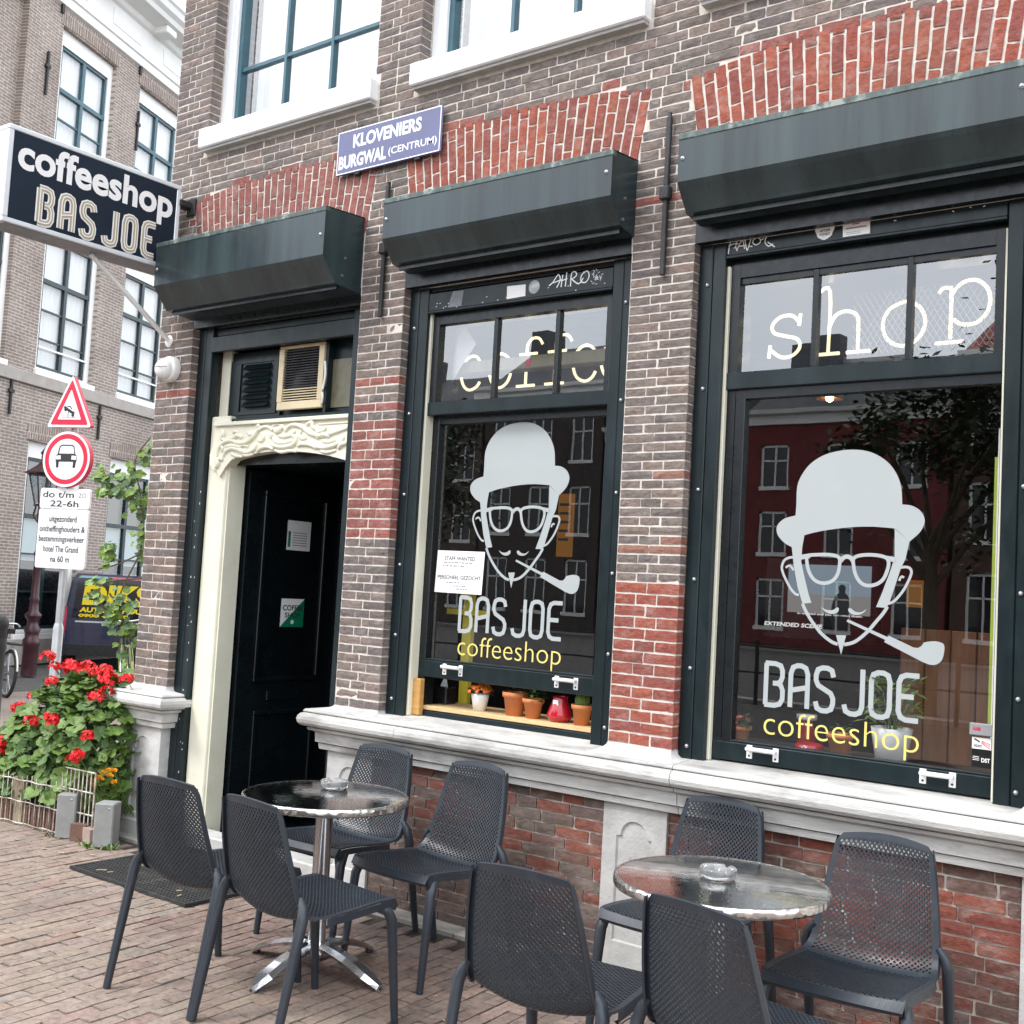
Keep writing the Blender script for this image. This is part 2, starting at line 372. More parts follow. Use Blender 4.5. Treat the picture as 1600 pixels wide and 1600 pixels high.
# ------------------------------------------------------------------ ground
def brick_unit(rng, nx=4, nz=2, rel=.05, edge=.05):
    """unit brick: rough subdivided front (-Y), chipped rim, sides; centre at 0"""
    vs = []; fs = []
    for k in range(nz + 1):
        for i in range(nx + 1):
            bx_, bz = i in (0, nx), k in (0, nz)
            x = -.5 + i / nx + (rng.uniform(-edge, edge) * .35 if bz else rng.uniform(-.06, .06)) * (0 if bx_ and not bz else 1)
            z = -.5 + k / nz + (rng.uniform(-edge, edge) * 1.2 if not bx_ else 0)
            if bx_: x = -.5 * (1 if i == 0 else -1) + rng.uniform(-edge, edge) * .3
            if bz: z = (-.5 if k == 0 else .5) + rng.uniform(-edge, edge) * (.9 if 0 < i < nx else .5)
            y = -.5 + (rng.uniform(.02, .055) * rel / .05 if (bx_ or bz) else rng.uniform(-rel, rel))
            vs.append((x, y, z))
    w = nx + 1
    for k in range(nz):
        for i in range(nx): fs.append((k * w + i, k * w + i + 1, (k + 1) * w + i + 1, (k + 1) * w + i))
    ring = [i for i in range(w)] + [k * w + nx for k in range(1, nz + 1)] + [nz * w + i for i in range(nx - 1, -1, -1)] + [k * w for k in range(nz - 1, 0, -1)]
    b = len(vs)
    for i in ring: vs.append((max(-.5, min(.5, vs[i][0])), .5, max(-.5, min(.5, vs[i][2]))))
    n = len(ring)
    for i in range(n): fs.append((ring[i], b + i, b + (i + 1) % n, ring[(i + 1) % n]))
    return np.array(vs), fs
_rg = random.Random(3)
UNITS = [brick_unit(_rg) for _ in range(7)] + [brick_unit(_rg, rel=.022) for _ in range(4)]       # the last four for deep corner bricks
UNIT_ME = {}
def unit_mesh(kind, k, mat):
    key = (kind, k)
    if key not in UNIT_ME:
        me = bpy.data.meshes.new(kind); vs, fs = UNITS[k]; me.from_pydata([tuple(v) for v in vs], [], fs); me.materials.append(mat); me.update(); UNIT_ME[key] = me
    return UNIT_ME[key]
def place_bricks(lst, name, mat_o, mat_s, parent, limit=300, rest='brick_field'):
    """lst of dicts c (centre), R (3x3), s (scale), col. The largest in the photo become objects, the rest one mesh."""
    org = ORG[parent.name]
    for b in lst:
        x, y, z = proj(b['c']); b['vis'] = -5 < x < 1605 and -5 < y < 1605 and z > 0 and not b.get('hid')
        b['a'] = (b['s'][0] * b['s'][2] / max(z, .1) ** 2 * b.get('w', 1)) if b['vis'] else 0
    lst.sort(key=lambda b: -b['a'])
    many = []
    for i, b in enumerate(lst):
        if i < limit and b['vis']:
            o = bpy.data.objects.new(name, unit_mesh(name, _rg.randrange(7, 11) if b['s'][1] > .06 else _rg.randrange(7), mat_o)); COL.objects.link(o); o.parent = parent
            o.location = Vector(b['c']) - org; o.rotation_euler = Matrix(b['R']).to_euler() if b.get('R') is not None else (0, 0, 0); o.scale = b['s']; o.color = (*b['col'], 1)
        else: many.append(b)
    if many:
        V = []; Fs = []; T = []; off = 0
        for b in many:
            vs, fs = UNITS[_rg.randrange(7, 11) if b['s'][1] > .06 else _rg.randrange(7)]
            v = vs * np.array(b['s'])
            if b.get('R') is not None: v = v @ np.array(b['R']).T
            V.append(v + np.array(b['c']) - np.array(org)); Fs += [tuple(i + off for i in f) for f in fs]; off += len(vs); T += [b['col']] * len(vs)
        me = bpy.data.meshes.new(rest); me.from_pydata([tuple(v) for v in np.concatenate(V)], [], Fs); me.materials.append(mat_s)
        at = me.color_attributes.new('tint', 'FLOAT_COLOR', 'POINT'); at.data.foreach_set('color', [c for t in T for c in (*t, 1)])
        o = bpy.data.objects.new(rest, me); COL.objects.link(o); o.parent = parent; o['kind'] = 'stuff'; ORG[o.name] = org
def jit(c, a=.12, rng=_rg):
    k = 1 + rng.uniform(-a, a); return tuple(max(0, min(1, x * k * (1 + rng.uniform(-a * .3, a * .3)))) for x in c)

def far_paving(name, c1, c2, cm, sx, sy, rot=0):
    m, nt, b, o = NT(name); tc = node(nt, 'ShaderNodeTexCoord'); mp = node(nt, 'ShaderNodeMapping'); mp.inputs['Rotation'].default_value = (0, 0, rot)
    nt.links.new(tc.outputs['Object'], mp.inputs[0]); bt = node(nt, 'ShaderNodeTexBrick'); nt.links.new(mp.outputs[0], bt.inputs[0])
    bt.inputs['Scale'].default_value = 1; bt.inputs['Brick Width'].default_value = sx; bt.inputs['Row Height'].default_value = sy; bt.inputs['Mortar Size'].default_value = min(sx, sy) * .08
    bt.inputs['Color1'].default_value = (*c1, 1); bt.inputs['Color2'].default_value = (*c2, 1); bt.inputs['Mortar'].default_value = (*cm, 1)
    c = mixc(nt, 1, bt.outputs[0], ramp(nt, noise(nt, mp.outputs[0], 1.5, 5), [(.3, (.8, .8, .8)), (.7, (1.15, 1.15, 1.15))]), 'MULTIPLY')
    nt.links.new(c, b.inputs['Base Color']); b.inputs['Roughness'].default_value = .85
    bump(nt, b, bt.outputs['Fac'], -.4, .004); return m
M['pave_far'] = far_paving('paving_far', (.255, .198, .168), (.23, .178, .15), (.08, .065, .055), .217, .066, rad(90))
M['sand'] = pmat('joint_sand', (.045, .035, .028), .95, .25, 40, .4, 200, .004)
M['asphalt'] = pmat('asphalt', (.06, .058, .056), .85, .2, 3, .3, 150, .004)
M['kerb'] = pmat('bluestone_kerb', (.34, .32, .29), .85, .15, 14, .4, 90, .005, dirt=(.16, .14, .12), dirt_t=(.5, .8))
PX0, PX1, PY0, PY1 = -8.3, .6, -3.3, -.115
g = MB(); g.add([(-90, -110, -.022), (70, -110, -.022), (70, 90, -.022), (-90, 90, -.022)], [(0, 1, 2, 3)])
tag(g.build('ground', M['asphalt']), kind='structure')
g = MB()
for x0, x1, y0, y1 in ((-14, PX0, -7, 7), (PX1, 12, -7, -.115), (PX0, PX1, -7, PY0), (PX0, -6.36, PY1, 7)):
    g.add([(x0, y0, -.001), (x1, y0, -.001), (x1, y1, -.001), (x0, y1, -.001)], [(0, 1, 2, 3)])
tag(g.build('sidewalk', M['pave_far']), kind='structure')
g = MB(); g.add([(PX0, PY0, -.012), (PX1, PY0, -.012), (PX1, PY1, -.012), (PX0, PY1, -.012)], [(0, 1, 2, 3)])
pav = tag(g.build('pavement', M['sand']), kind='structure')
g = MB()
for x0, x1 in ((-6.40, -6.0), (-4.56, -3.55), (-3.545, -2.40), (-2.395, -1.1), (-1.095, 12)): g.box(x0, x1, -.113, .0, -.05, .012, bev=.006)
st = tag(g.build('kerb_strip', M['kerb']), kind='structure')
# clay pavers, long side square to the house
lst = []
PIT, LEN = .0665, .217
ang = rad(4.0); ca, sa = math.cos(ang), math.sin(ang)
nrow = int((PX1 - PX0 + 1) / PIT)
Ry = Matrix(((0, 1, 0), (0, 0, 1), (1, 0, 0)))      # unit front (-Y) -> up, unit X -> along Y
for i in range(-6, nrow + 6):
    u = i * PIT; off = (i % 2) * LEN / 2 + _rg.uniform(-.012, .012)
    for j in range(-3, 20):
        v = -.06 - off - j * LEN
        x = PX0 + u - sa * v; y = ca * v + sa * (u - 2.5) * .0
        if not (PX0 + .03 < x < PX1 - .03 and PY0 + .1 < y < PY1 - .1): continue
        wear = .5 + .5 * math.sin(x * 1.7 + y * 2.1)
        base = (.245, .192, .158) if _rg.random() < .8 else ((.25, .18, .148) if _rg.random() < .6 else (.23, .19, .16))
        if y > -1.1 and -4.7 < x < -2.3: base = (.205, .145, .12) if _rg.random() < .7 else (.17, .125, .105)  # darker pavers: shade round the far table put into their colour
        if y > -.55 and x > -4.6: base = (.20, .155, .135)
        tilt = Matrix.Rotation(ang + _rg.gauss(0, .006), 3, 'Z') @ Matrix.Rotation(_rg.gauss(0, .007), 3, 'X') @ Matrix.Rotation(_rg.gauss(0, .010), 3, 'Y')
        R = tilt @ Matrix(((0, 0, -1), (1, 0, 0), (0, -1, 0)))
        lst.append(dict(c=(x, y, -.021 + _rg.gauss(0, .0016)), R=R, s=(LEN - .006 - abs(_rg.gauss(0, .0016)), .04, PIT - .0050 - abs(_rg.gauss(0, .0012))), col=jit(base, .09)))
place_bricks(lst, 'paver', M['paver'], M['paver_s'], pav, 300, 'paver_field')

# ------------------------------------------------------------------ the coffee shop building
BLD = empty('coffeeshop_building', (-3.5, 0, 0), 'brick corner house with dark green shop windows and pale stone ledge', 'building')
P1, P2, P3, P4 = (-6.35, -6.01), (-4.55, -4.225), (-2.815, -2.49), (-1.06, -.735)
XE = 1.4
UPW = [(-6.01, -4.545), (-4.22, -2.795), (-2.49, -1.06)]
ZTOP = 5.8
core = MB(); E_ = .003
for a, b in (P1, P2, P3, P4): core.box(a, b - E_, .0, .45, .0, 3.2)
core.box(P4[1] - E_ - .02, XE, .001, .45, 0, 3.2)
core.box(-6.35, XE, .0, .45, 3.2, 4.30)
xs = [-6.35] + [v for w in UPW for v in w] + [XE]
for i in range(0, len(xs), 2): core.box(xs[i], xs[i + 1] - E_, 0, .45, 4.30, 7.2)
core.box(-6.35, XE, 0, .45, 7.2, 9.5)
for a, b in ((P2[1], P3[0]), (P3[1], P4[0])): core.box(a - .01, b + .01, .004, .45, .0, .93)
core.box(-6.35, -6.05, .45, 7, 0, 9.5); core.box(XE - .3, XE, .45, 7, 0, 9.5); core.box(-6.05, XE - .3, 6.7, 7, 0, 9.5); core.box(-6.35, XE, .0, 7, 9.5, 9.8)
wall = core.build('wall', M['mortar'], BLD)

GREY = [(.170, .140, .126), (.155, .129, .119), (.185, .150, .133), (.142, .121, .114), (.195, .150, .130)]
REDD = [(.29, .080, .055), (.26, .075, .055), (.31, .092, .060), (.24, .075, .06)]
REDD2 = [(.25, .092, .078), (.225, .085, .073), (.27, .10, .083)]
DARKR = [(.20, .065, .048), (.165, .07, .055), (.24, .075, .05), (.145, .085, .07)]
MIXR = [(.21, .075, .055), (.175, .10, .08), (.235, .085, .06), (.165, .125, .105), (.14, .10, .085)]
def pick(p): return jit(_rg.choice(p), .08)
bl = []
def course(x0, x1, z0, z1, kind, pal, anchor=None, deep=True, yoff=0.0, hid=False, L=.1625):
    """bricks of one course in an interval; kind 'S' stretchers or 'H' three-quarter bats, 'R' running wall bond"""
    j = .0085
    if kind == 'S': n = max(1, round((x1 - x0) / L)); cuts = [x0 + (x1 - x0) * k / n for k in range(n + 1)]
    elif kind == 'H': n = max(1, round((x1 - x0) / (L * .66))); cuts = [x0 + (x1 - x0) * k / n for k in range(n + 1)]
    else:
        cuts = [x0]; x = anchor
        while x < x1 - .045:
            if x > x0 + .045: cuts.append(x)
            x += L * _rg.choice((1, 1, .62, 1.0)) if kind == 'R' else L
        cuts.append(x1)
    for k in range(len(cuts) - 1):
        a, b = cuts[k], cuts[k + 1]; jj = _rg.uniform(-.0035, .0035)
        last = deep and k == len(cuts) - 2
        d = .082 if last else .034
        f = yoff - .0036 + _rg.gauss(0, .0009)
        xa, xb = a + j / 2, (b + .001 if last else b - j / 2 + jj)
        if k == 0 and not deep: xa = a
        bl.append(dict(c=((xa + xb) / 2, f + d / 2, (z0 + z1) / 2), s=(xb - xa, d, z1 - z0 - j), R=Matrix.Rotation(_rg.gauss(0, .004), 3, 'Y'), col=pick(pal), hid=hid))
def pier(x0, x1, zs):
    for seg in zs:
        z0, z1, pitch, pal = seg; n = max(1, round((z1 - z0) / pitch)); h = (z1 - z0) / n
        for k in range(n):
            pp = pal
            if pal is GREY and _rg.random() < .06: pp = REDD2
            course(x0, x1, z0 + k * h, z0 + (k + 1) * h, 'H' if k % 2 == 0 else 'S', pp)
GP1 = GREY + [(.20, .145, .125)] * 2
pier(*P1, [(.925, 2.30, .0525, GP1), (2.30, 3.62, .0525, GREY)])
pier(*P2, [(.968, 1.865, .047, GREY), (1.865, 2.50, .053, REDD2), (2.50, 3.62, .0465, GREY)])
pier(*P3, [(.986, 1.70, .051, REDD), (1.70, 2.28, .0415, GREY + [(.24, .12, .09)]), (2.28, 3.62, .042, GREY)])
pier(*P4, [(.986, 3.62, .05, GREY)])
# wall above the shop openings, round the upper windows, minus the three flat arches
AC = [(-5.28, .745), (-3.515, .705), (-1.775, .715)]                       # arch centre and half width at its foot
ZF = 3.60
def arch_top(x, c, hw):
    zc = ZF - hw / .17; R = math.hypot(hw * 1.075, 3.975 - zc); return (zc + math.sqrt(max(0, R * R - (x - c) ** 2))), zc, R
def in_arch(x, z):
    for c, hw in AC:
        zt, zc, R = arch_top(x, c, hw)
        if z < zt - .012 and abs(x - c) < hw * (1 + (z - ZF) * .17 / hw) : return True
    return False
h = .0485; z = 3.62; k = 0
while z < ZTOP:
    z1 = z + h
    if z1 < 4.29 or z > 4.42: zone = z
    iv = [(-6.35, XE)]
    if z1 > 4.29:
        o_ = [(a - (.035 if z < 4.405 else 0), b + (.035 if z < 4.405 else 0)) for a, b in UPW]
        iv = [(-6.35, o_[0][0]), (o_[0][1], o_[1][0]), (o_[1][1], o_[2][0]), (o_[2][1], XE)]
    for a, b in iv:
        n0 = len(bl)
        near = z < 4.10
        course(a, b, z, z1, 'S' if (b - a < .42 and k % 2) else ('H' if b - a < .42 else 'R'), GREY, anchor=a - .16 + (.08 if k % 2 else 0), deep=(z1 > 4.29), L=.168)
        if near:
            keep = []
            for q in bl[n0:]:
                cx_, cz = q['c'][0], q['c'][2]; hx = q['s'][0] / 2
                ins = [in_arch(cx_ + t * hx, cz) for t in (-1, -.33, .33, 1)]
                if all(ins): continue
                if any(ins):
                    xs_ = [cx_ + (t / 10 - 1) * hx for t in range(21) if not in_arch(cx_ + (t / 10 - 1) * hx, cz)]
                    if not xs_ or max(xs_) - min(xs_) < .03: continue
                    q['c'] = ((min(xs_) + max(xs_)) / 2, *q['c'][1:]); q['s'] = (max(xs_) - min(xs_), *q['s'][1:])
                if any(in_arch(cx_, cz - .05) for _ in (0,)) and _rg.random() < .5: q['col'] = pick(REDD2)
                keep.append(q)
            bl[n0:] = keep
    z = z1; k += 1
# plinth walls under the windows
for a, b, pal in ((P2[1] + .0, P3[0] + .012, MIXR), (P3[1] + .005, P4[0] - .002, DARKR)):
    n = 14; h2 = .735 / n
    for k in range(n):
        if k < 4 and pal is MIXR: pl = [(.12, .09, .078), (.15, .10, .085)]
        else: pl = pal
        course(a, b, k * h2, (k + 1) * h2, 'R', pl, anchor=a - (.085 if k % 2 else .0), deep=False, yoff=-.002, L=.185)
# side of the house
nb = len(bl)
place_bricks(bl, 'brick', M['brick'], M['brick_s'], wall, 300, 'brick_field')
# flat arches of cut red bricks standing on end
al = []
for ci, (c, hw) in enumerate(AC):
    pal = REDD2 if ci == 0 else REDD
    zt, zc, R = arch_top(c, c, hw); R0 = ZF - zc - .05
    amax = math.atan(.17 * 1.0 * (1)) if False else math.atan2(hw * 1.0, ZF - zc)
    n = int(2 * amax * (R - .2) / .056); st = 2 * amax / n
    for i in range(n):
        t = -amax + (i + .5) * st; off = (0, .105, .05, .125)[i % 4] if i % 2 else (.0, .06)[(i // 2) % 2]
        r1 = R - .006; first = .165 - off if off else .165; r = r1; seg = 0
        while r > R0 - .05:
            L = first if seg == 0 else .165
            ra, rb = r - L, r
            mid = (ra + rb) / 2
            if L > .02:
                cen = (c + mid * math.sin(t), -.0052 + _rg.gauss(0, .0009) + .017, zc + mid * math.cos(t))
                Rm = Matrix.Rotation(t - math.pi / 2, 3, 'Y')
                pl = pal if r > R - .30 or _rg.random() < .5 else GREY
                al.append(dict(c=cen, R=Rm, s=(L - .010, .034, st * mid - .0120 - abs(_rg.gauss(0, .0012))), col=pick(pl)))
            r = ra; seg += 1
place_bricks(al, 'arch_brick', M['brick'], M['brick_s'], wall, 300, 'arch_brick_field')

# stone ledge, pier blocks, plinth stones
def ledge_prof(z, d=0.0):
    pts = [(0.0, z + .005), (-.0, z + .005)]
    p = [(-.30, z + .035), (.02, z + .012), (.108, z + .004), (.116, z - .004), (.116, z - .010), (.088, z - .0115), (.088, z - .0165), (.108, z - .0172)]
    p += [(.110 + .030 * math.cos(rad(a)), z - .050 + .036 * math.sin(rad(a))) for a in (90, 60, 30, 0, -30, -60, -90)]
    p += [(.082, z - .0872), (.082, z - .0915), (.098, z - .092), (.094, z - .106), (.074, z - .110), (.074, z - .113), (.066, z - .118), (.064, z - .168), (.040, z - .170), (.040, z - .174), (.052, z - .1745), (.047, z - .204), (.0, z - .208)]
    return p
ledges = []
def stone(name, mb, mat='stone', label=None): 
    o = mb.build(name, M[mat], BLD, label=label, recalc=True); return o
L0 = .938
segs = [[(-4.55, .34), (-4.55, 0), (-3.985, 0)], [(-3.982, 0), (-2.421, 0)], [(-2.417, 0), (-.55, 0)], [(-.546, 0), (XE, 0)]]
for sg in segs: stone('stone_ledge', MB().sweep(sg, ledge_prof(L0)), 'ledge')
def pier_block(x0, x1, z, zt, l=.05, r=.05):
    mb = MB(); lv = []
    for t in (0, .12, .3, .55, .8, 1.0):
        e = (1 - t) ** 2.2; zz = z + (zt - z) * t
        lv.append([(x0 - l * e, .2, zz), (x0 - l * e, -.005 - .098 * e, zz), (x1 + r * e, -.005 - .098 * e, zz), (x1 + r * e, .2, zz)])
    vs = [p for q in lv for p in q]; fs = []
    for i in range(len(lv) - 1):
        for j in range(3): fs.append((i * 4 + j, i * 4 + j + 1, (i + 1) * 4 + j + 1, (i + 1) * 4 + j))
    fs.append(tuple(range((len(lv) - 1) * 4, len(lv) * 4)))
    mb.add(vs, fs); return mb
stone('pier_block', pier_block(P2[0], P2[1], L0 + .005, .968)); stone('pier_block', pier_block(P3[0], P3[1], L0 + .005, .984)); stone('pier_block', pier_block(P4[0], P4[1], L0 + .005, .984))
# corner pedestal
LP = .885
ped = MB().sweep([(-6.35, .34), (-6.35, 0), (-6.01, 0), (-6.01, .30)], ledge_prof(LP)[1:])
pedo = stone('pedestal', ped, label='pale stone pedestal with arched panel at the house corner')
mb = pier_block(P1[0], P1[1], LP + .003, .925); mb.build('cap_block', M['stone'], pedo, recalc=True)
def arched(cx_, w, z0, z1, n=10, sh=.02):
    """panel outline with shouldered round top"""
    r = w / 2 - sh
    return [(cx_ - w / 2, z0), (cx_ + w / 2, z0), (cx_ + w / 2, z1 - r)] + [(cx_ + r * math.cos(rad(a)), z1 - r + r * math.sin(rad(a))) for a in np.linspace(0, 180, n)] + [(cx_ - w / 2, z1 - r)]
def plinth(x0, x1, z1, yf, arch=True, name='plinth_stone', mat='stone'):
    mb = MB(); cx_ = (x0 + x1) / 2; w = (x1 - x0) * .56; za = .14; zb = z1 - .07
    out = [(x0, 0.0), (x1, 0.0), (x1, z1), (x0, z1)]
    inn = arched(cx_, w, za, zb)
    # face with a recessed panel: build as bridge between outer frame and inner outline
    bm = bmesh.new(); 
    vo = [bm.verts.new((a, yf, b)) for a, b in out]; vi = [bm.verts.new((a, yf, b)) for a, b in inn]
    es = [bm.edges.new((vo[i], vo[(i + 1) % 4])) for i in range(4)] + [bm.edges.new((vi[i], vi[(i + 1) % len(vi)])) for i in range(len(vi))]
    bmesh.ops.triangle_fill(bm, edges=es, use_beauty=True, use_dissolve=False)
    bm.verts.index_update(); vs = [tuple(v.co) for v in bm.verts]; fs = [tuple(v.index for v in f.verts) for f in bm.faces]; bm.free()
    cin = [f for f in fs]
    mb.add(vs, cin)
    n = len(inn); yb = yf + .010
    inn2 = arched(cx_, w - .012, za + .006, zb - .006)
    mb.add([(a, yf, b) for a, b in inn] + [(a, yb, b) for a, b in inn2], [(i, (i + 1) % n, n + (i + 1) % n, n + i) for i in range(n)])
    mb.add([(a, yb, b) for a, b in inn2], [tuple(range(n))])
    mb.add([(x0, yf, 0), (x0, yf, z1), (x0, .3, z1), (x0, .3, 0), (x1, yf, 0), (x1, yf, z1), (x1, .3, z1), (x1, .3, 0)], [(0, 1, 2, 3), (4, 7, 6, 5), (1, 5, 6, 2)])
    return mb
mb = plinth(-6.355, -6.005, LP - .205, -.022); mb.box(-6.372, -5.99, -.040, .3, .0, .105, bev=.008)
mb.build('shaft', M['stone'], pedo)
stone('plinth_stone', plinth(-4.556, -4.228, L0 - .206, -.020), 'stone'); stone('plinth_stone', plinth(-2.805, -2.487, L0 - .206, -.020), 'stone_grey', 'weathered plinth stone with arched panel between the brick fields'); stone('plinth_stone', plinth(-1.062, -.735, L0 - .206, -.02), 'stone_grey')
# small chiselled number left of the near table
nb_ = MB(); text(nb_, '6 x 1', FACE(-.0215), -2.665, -2.585, .485, .512, bold=.0); nb_.build('carved_mark', M['ink_grey'], BLD)

# upper windows
def upper_window(x0, x1, cols):
    f = MB(); yf = .085; zs = 4.415; zt = 6.6
    f.box(x0, x0 + .055, yf, .2, zs, zt, bev=.004); f.box(x1 - .055, x1, yf, .2, zs, zt, bev=.004); f.box(x0 + .056, x1 - .056, yf + .002, .198, zs, zs + .03)
    f.box(x0 + .055, x0 + .075, yf + .025, .25, zs + .03, zt); f.box(x1 - .075, x1 - .055, yf + .025, .25, zs + .03, zt); f.box(x0, x1, yf, .2, zt, zt + .06)
    fo = f.build('upper_window', M['white'], BLD)
    s = MB(); s.box(x0 - .015, x1 + .02, -.065, .24, 4.285, 4.408, bev=.007); s.build('window_sill', M['white'], fo)
    d = MB(); d.box(x0 + .0, x1 + .01, -.045, .1, 4.268, 4.284); d.build('lead_strip', M['stone_grey'], fo)
    t = MB(); a, b = x0 + .076, x1 - .076
    t.box(a, a + .035, .13, .185, zs + .03, zt); t.box(b - .035, b, .13, .185, zs + .03, zt); t.box(a + .036, b - .036, .131, .184, zs + .031, zs + .055)
    w = (b - a - .07) / cols
    to = t.build('sash', M['teal'], fo)
    for k in range(1, cols):
        q = MB(); q.box(a + .035 + w * k - .011, a + .035 + w * k + .011, .137, .178, zs + .056, zt); q.build('muntin', M['teal'], fo)
    q = MB(); q.box(a + .036, b - .036, .139, .176, 4.83, 4.852); q.build('muntin', M['teal'], fo)
    g_ = MB().poly([(a, .160, zs + .03), (b, .160, zs + .03), (b, .160, zt), (a, .160, zt)]); g_.build('pane', M['glass_up'], fo)
    c = MB(); nx = 28
    for i in range(nx):
        u0, u1 = a + (b - a) * i / nx, a + (b - a) * (i + 1) / nx
        y0, y1 = .30 + .018 * math.sin(i * 1.3), .30 + .018 * math.sin((i + 1) * 1.3)
        c.add([(u0, y0, zs + .02), (u1, y1, zs + .02), (u1, y1, zt), (u0, y0, zt)], [(0, 1, 2, 3)])
    c.build('pale_sheet', M['curtain'], fo)  # white sheet added behind the panes so they look bright
    return fo
M['curtain'] = pmat('pale_sheet', (.78, .80, .82), .9, .06, 3)
u1_ = upper_window(*UPW[0], 3); u2_ = upper_window(*UPW[1], 3); u3_ = upper_window(*UPW[2], 3)
# wall anchors
def anchor(x, z0, z1, zk):
    a = MB(); a.box(x - .012, x + .012, -.030, -.010, z0, z1, bev=.004); o = a.build('wall_anchor', M['iron'], BLD)
    k = MB(); k.box(x - .026, x + .026, -.042, -.008, zk - .03, zk + .03, bev=.006); k.build('anchor_eye', M['iron'], o)
    k = MB(); k.box(x - .007, x + .007, -.026, -.012, z1, z1 + .02); k.build('anchor_tip', M['iron'], o)
anchor(-2.638, 3.07, 3.80, 3.445); anchor(-4.378, 3.055, 3.78, 3.43)
M['refl_lime'] = pmat('lime_reflection', (.35, .45, .06), .4, .1, 10)  # colour of a painted reflection in the near window
M['green_p'] = pmat('print_green', (.0, .18, .085), .5, .05, 10)
# ------------------------------------------------------------------ rolling shutter boxes
def shutter_box(x0, x1, yf, zt, zb, zs, ys, wallz, label):
    """fascia x0..x1, front at -yf from zt to zb, slanted underside to (-ys, zs), then back to the wall at wallz"""
    prof = [(0, zt + .008), (-yf, zt - .012), (-yf, zb), (-yf + .012, zb - .018), (-ys - .008, zs + .014), (-ys, zs), (0, wallz)]
    n = len(prof); mb = MB()
    vs = [(x0, a, b) for a, b in prof] + [(x1, a, b) for a, b in prof]
    mb.add(vs, [tuple(range(n)), tuple(range(2 * n - 1, n - 1, -1))] + [(i, n + i, n + (i + 1) % n, (i + 1) % n) for i in range(n)])
    o = mb.build('shutter_box', M['shutter'], BLD, label=label)
    l = MB(); l.box(x0 - .003, x1 + .003, -yf - .004, -yf + .03, zt - .034, zt - .006, bev=.003)
    l.add([(x0 - .003, .0, zt + .012), (x1 + .003, 0, zt + .012), (x1 + .003, -yf - .002, zt - .007), (x0 - .003, -yf - .002, zt - .007)], [(0, 3, 2, 1)])
    l.build('metal_lip', M['lip'], o)
    for x, z in ((x0 + .02, zb + .10), (x1 - .03, zb + .11)):
        s = MB().lathe([(.0, .007), (.007, .006), (.011, .0)], (x, -yf - .001, z), 10, axis='y'); s.build('screw', M['bolt'], o)
    s = MB()
    for x, y, z in ((x1 + .002, -yf * .45, zb + .02), (x1 + .002, -yf * .5, zb - .08)):
        s.box(x - .003, x + .003, y - .006, y + .006, z - .006, z + .006)
    s.build('screw', M['bolt'], o)
    # roller seam under the box
    s = MB(); s.box(x0 + .02, x1 - .02, -ys + .03, -ys + .05, wallz - .012 + .006, zs); s.build('slot', M['black'], o)
    return o
shutter_box(-6.035, -4.557, .295, 3.622, 3.352, 3.222, .195, 3.205, 'short deep shutter box over the door')
shutter_box(-4.205, -2.806, .215, 3.622, 3.406, 3.295, .130, 3.275, 'shutter box over the middle window')
shutter_box(-2.470, -1.055, .215, 3.622, 3.406, 3.295, .130, 3.275, 'shutter box over the near window')

# ------------------------------------------------------------------ decals of the two shop windows
S3 = 910 / 300.
from mathutils import geometry as _geo
def cam_ray(x, y): return (RGT * (x - 800) + UPV * (800 - y) + FWD * F_PX)
def on_y(x, y, Y):
    d = cam_ray(x, y); p = CAM + d * ((Y - CAM.y) / d.y); return (p.x, p.z)
HD = {}
def H(pts): return [on_y(1200 + a / S3, 690 + b / S3, .12) for a, b in pts]   # proportions read off the photograph
HD['hat'] = H(smooth([(112, 500), (78, 480), (48, 447), (40, 415), (50, 388), (80, 364), (130, 350)], k=3)[:-1] + smooth([(130, 350), (134, 300), (138, 215), (160, 158), (200, 106), (260, 66), (330, 45), (400, 38), (470, 45), (530, 70), (580, 110), (615, 165), (632, 222), (636, 298)], k=3)[:-1] + smooth([(636, 298), (680, 303), (720, 326), (741, 362), (738, 397), (715, 435), (670, 474)], k=3) + smooth([(603, 412), (500, 403), (400, 405), (300, 416), (222, 430), (172, 444)], k=2))
HD['burnR'] = H([(670, 474), (652, 555), (629, 602), (600, 690), (575, 764), (562, 788), (512, 784), (545, 705), (580, 610), (600, 548), (600, 412)])
HD['burnL'] = H([(112, 500), (172, 444), (162, 500), (157, 570), (172, 640), (190, 715), (205, 764), (163, 768), (140, 690), (122, 590)])
HD['stack'] = H([(340, 917), (370, 916), (346, 1010)]); HD['goatee'] = H([(322, 917), (370, 918), (346, 1010)])
HD['mouL'] = H(smooth([(252, 784), (270, 795), (290, 799), (310, 797), (325, 787), (335, 790), (332, 806), (315, 816), (290, 815), (268, 803)], True, 3))
HD['mouR'] = H(smooth([(466, 794), (448, 806), (428, 809), (408, 803), (392, 790), (380, 793), (384, 808), (402, 819), (430, 821), (452, 811)], True, 3))
HD['pipe'] = H([(378, 842), (565, 926), (572, 920), (690, 976), (712, 978), (728, 968), (738, 952)] + smooth([(738, 952), (790, 946), (832, 960), (834, 1000), (822, 1038), (798, 1056), (770, 1058), (735, 1046)], k=3) + [(550, 950), (556, 940), (372, 853)])
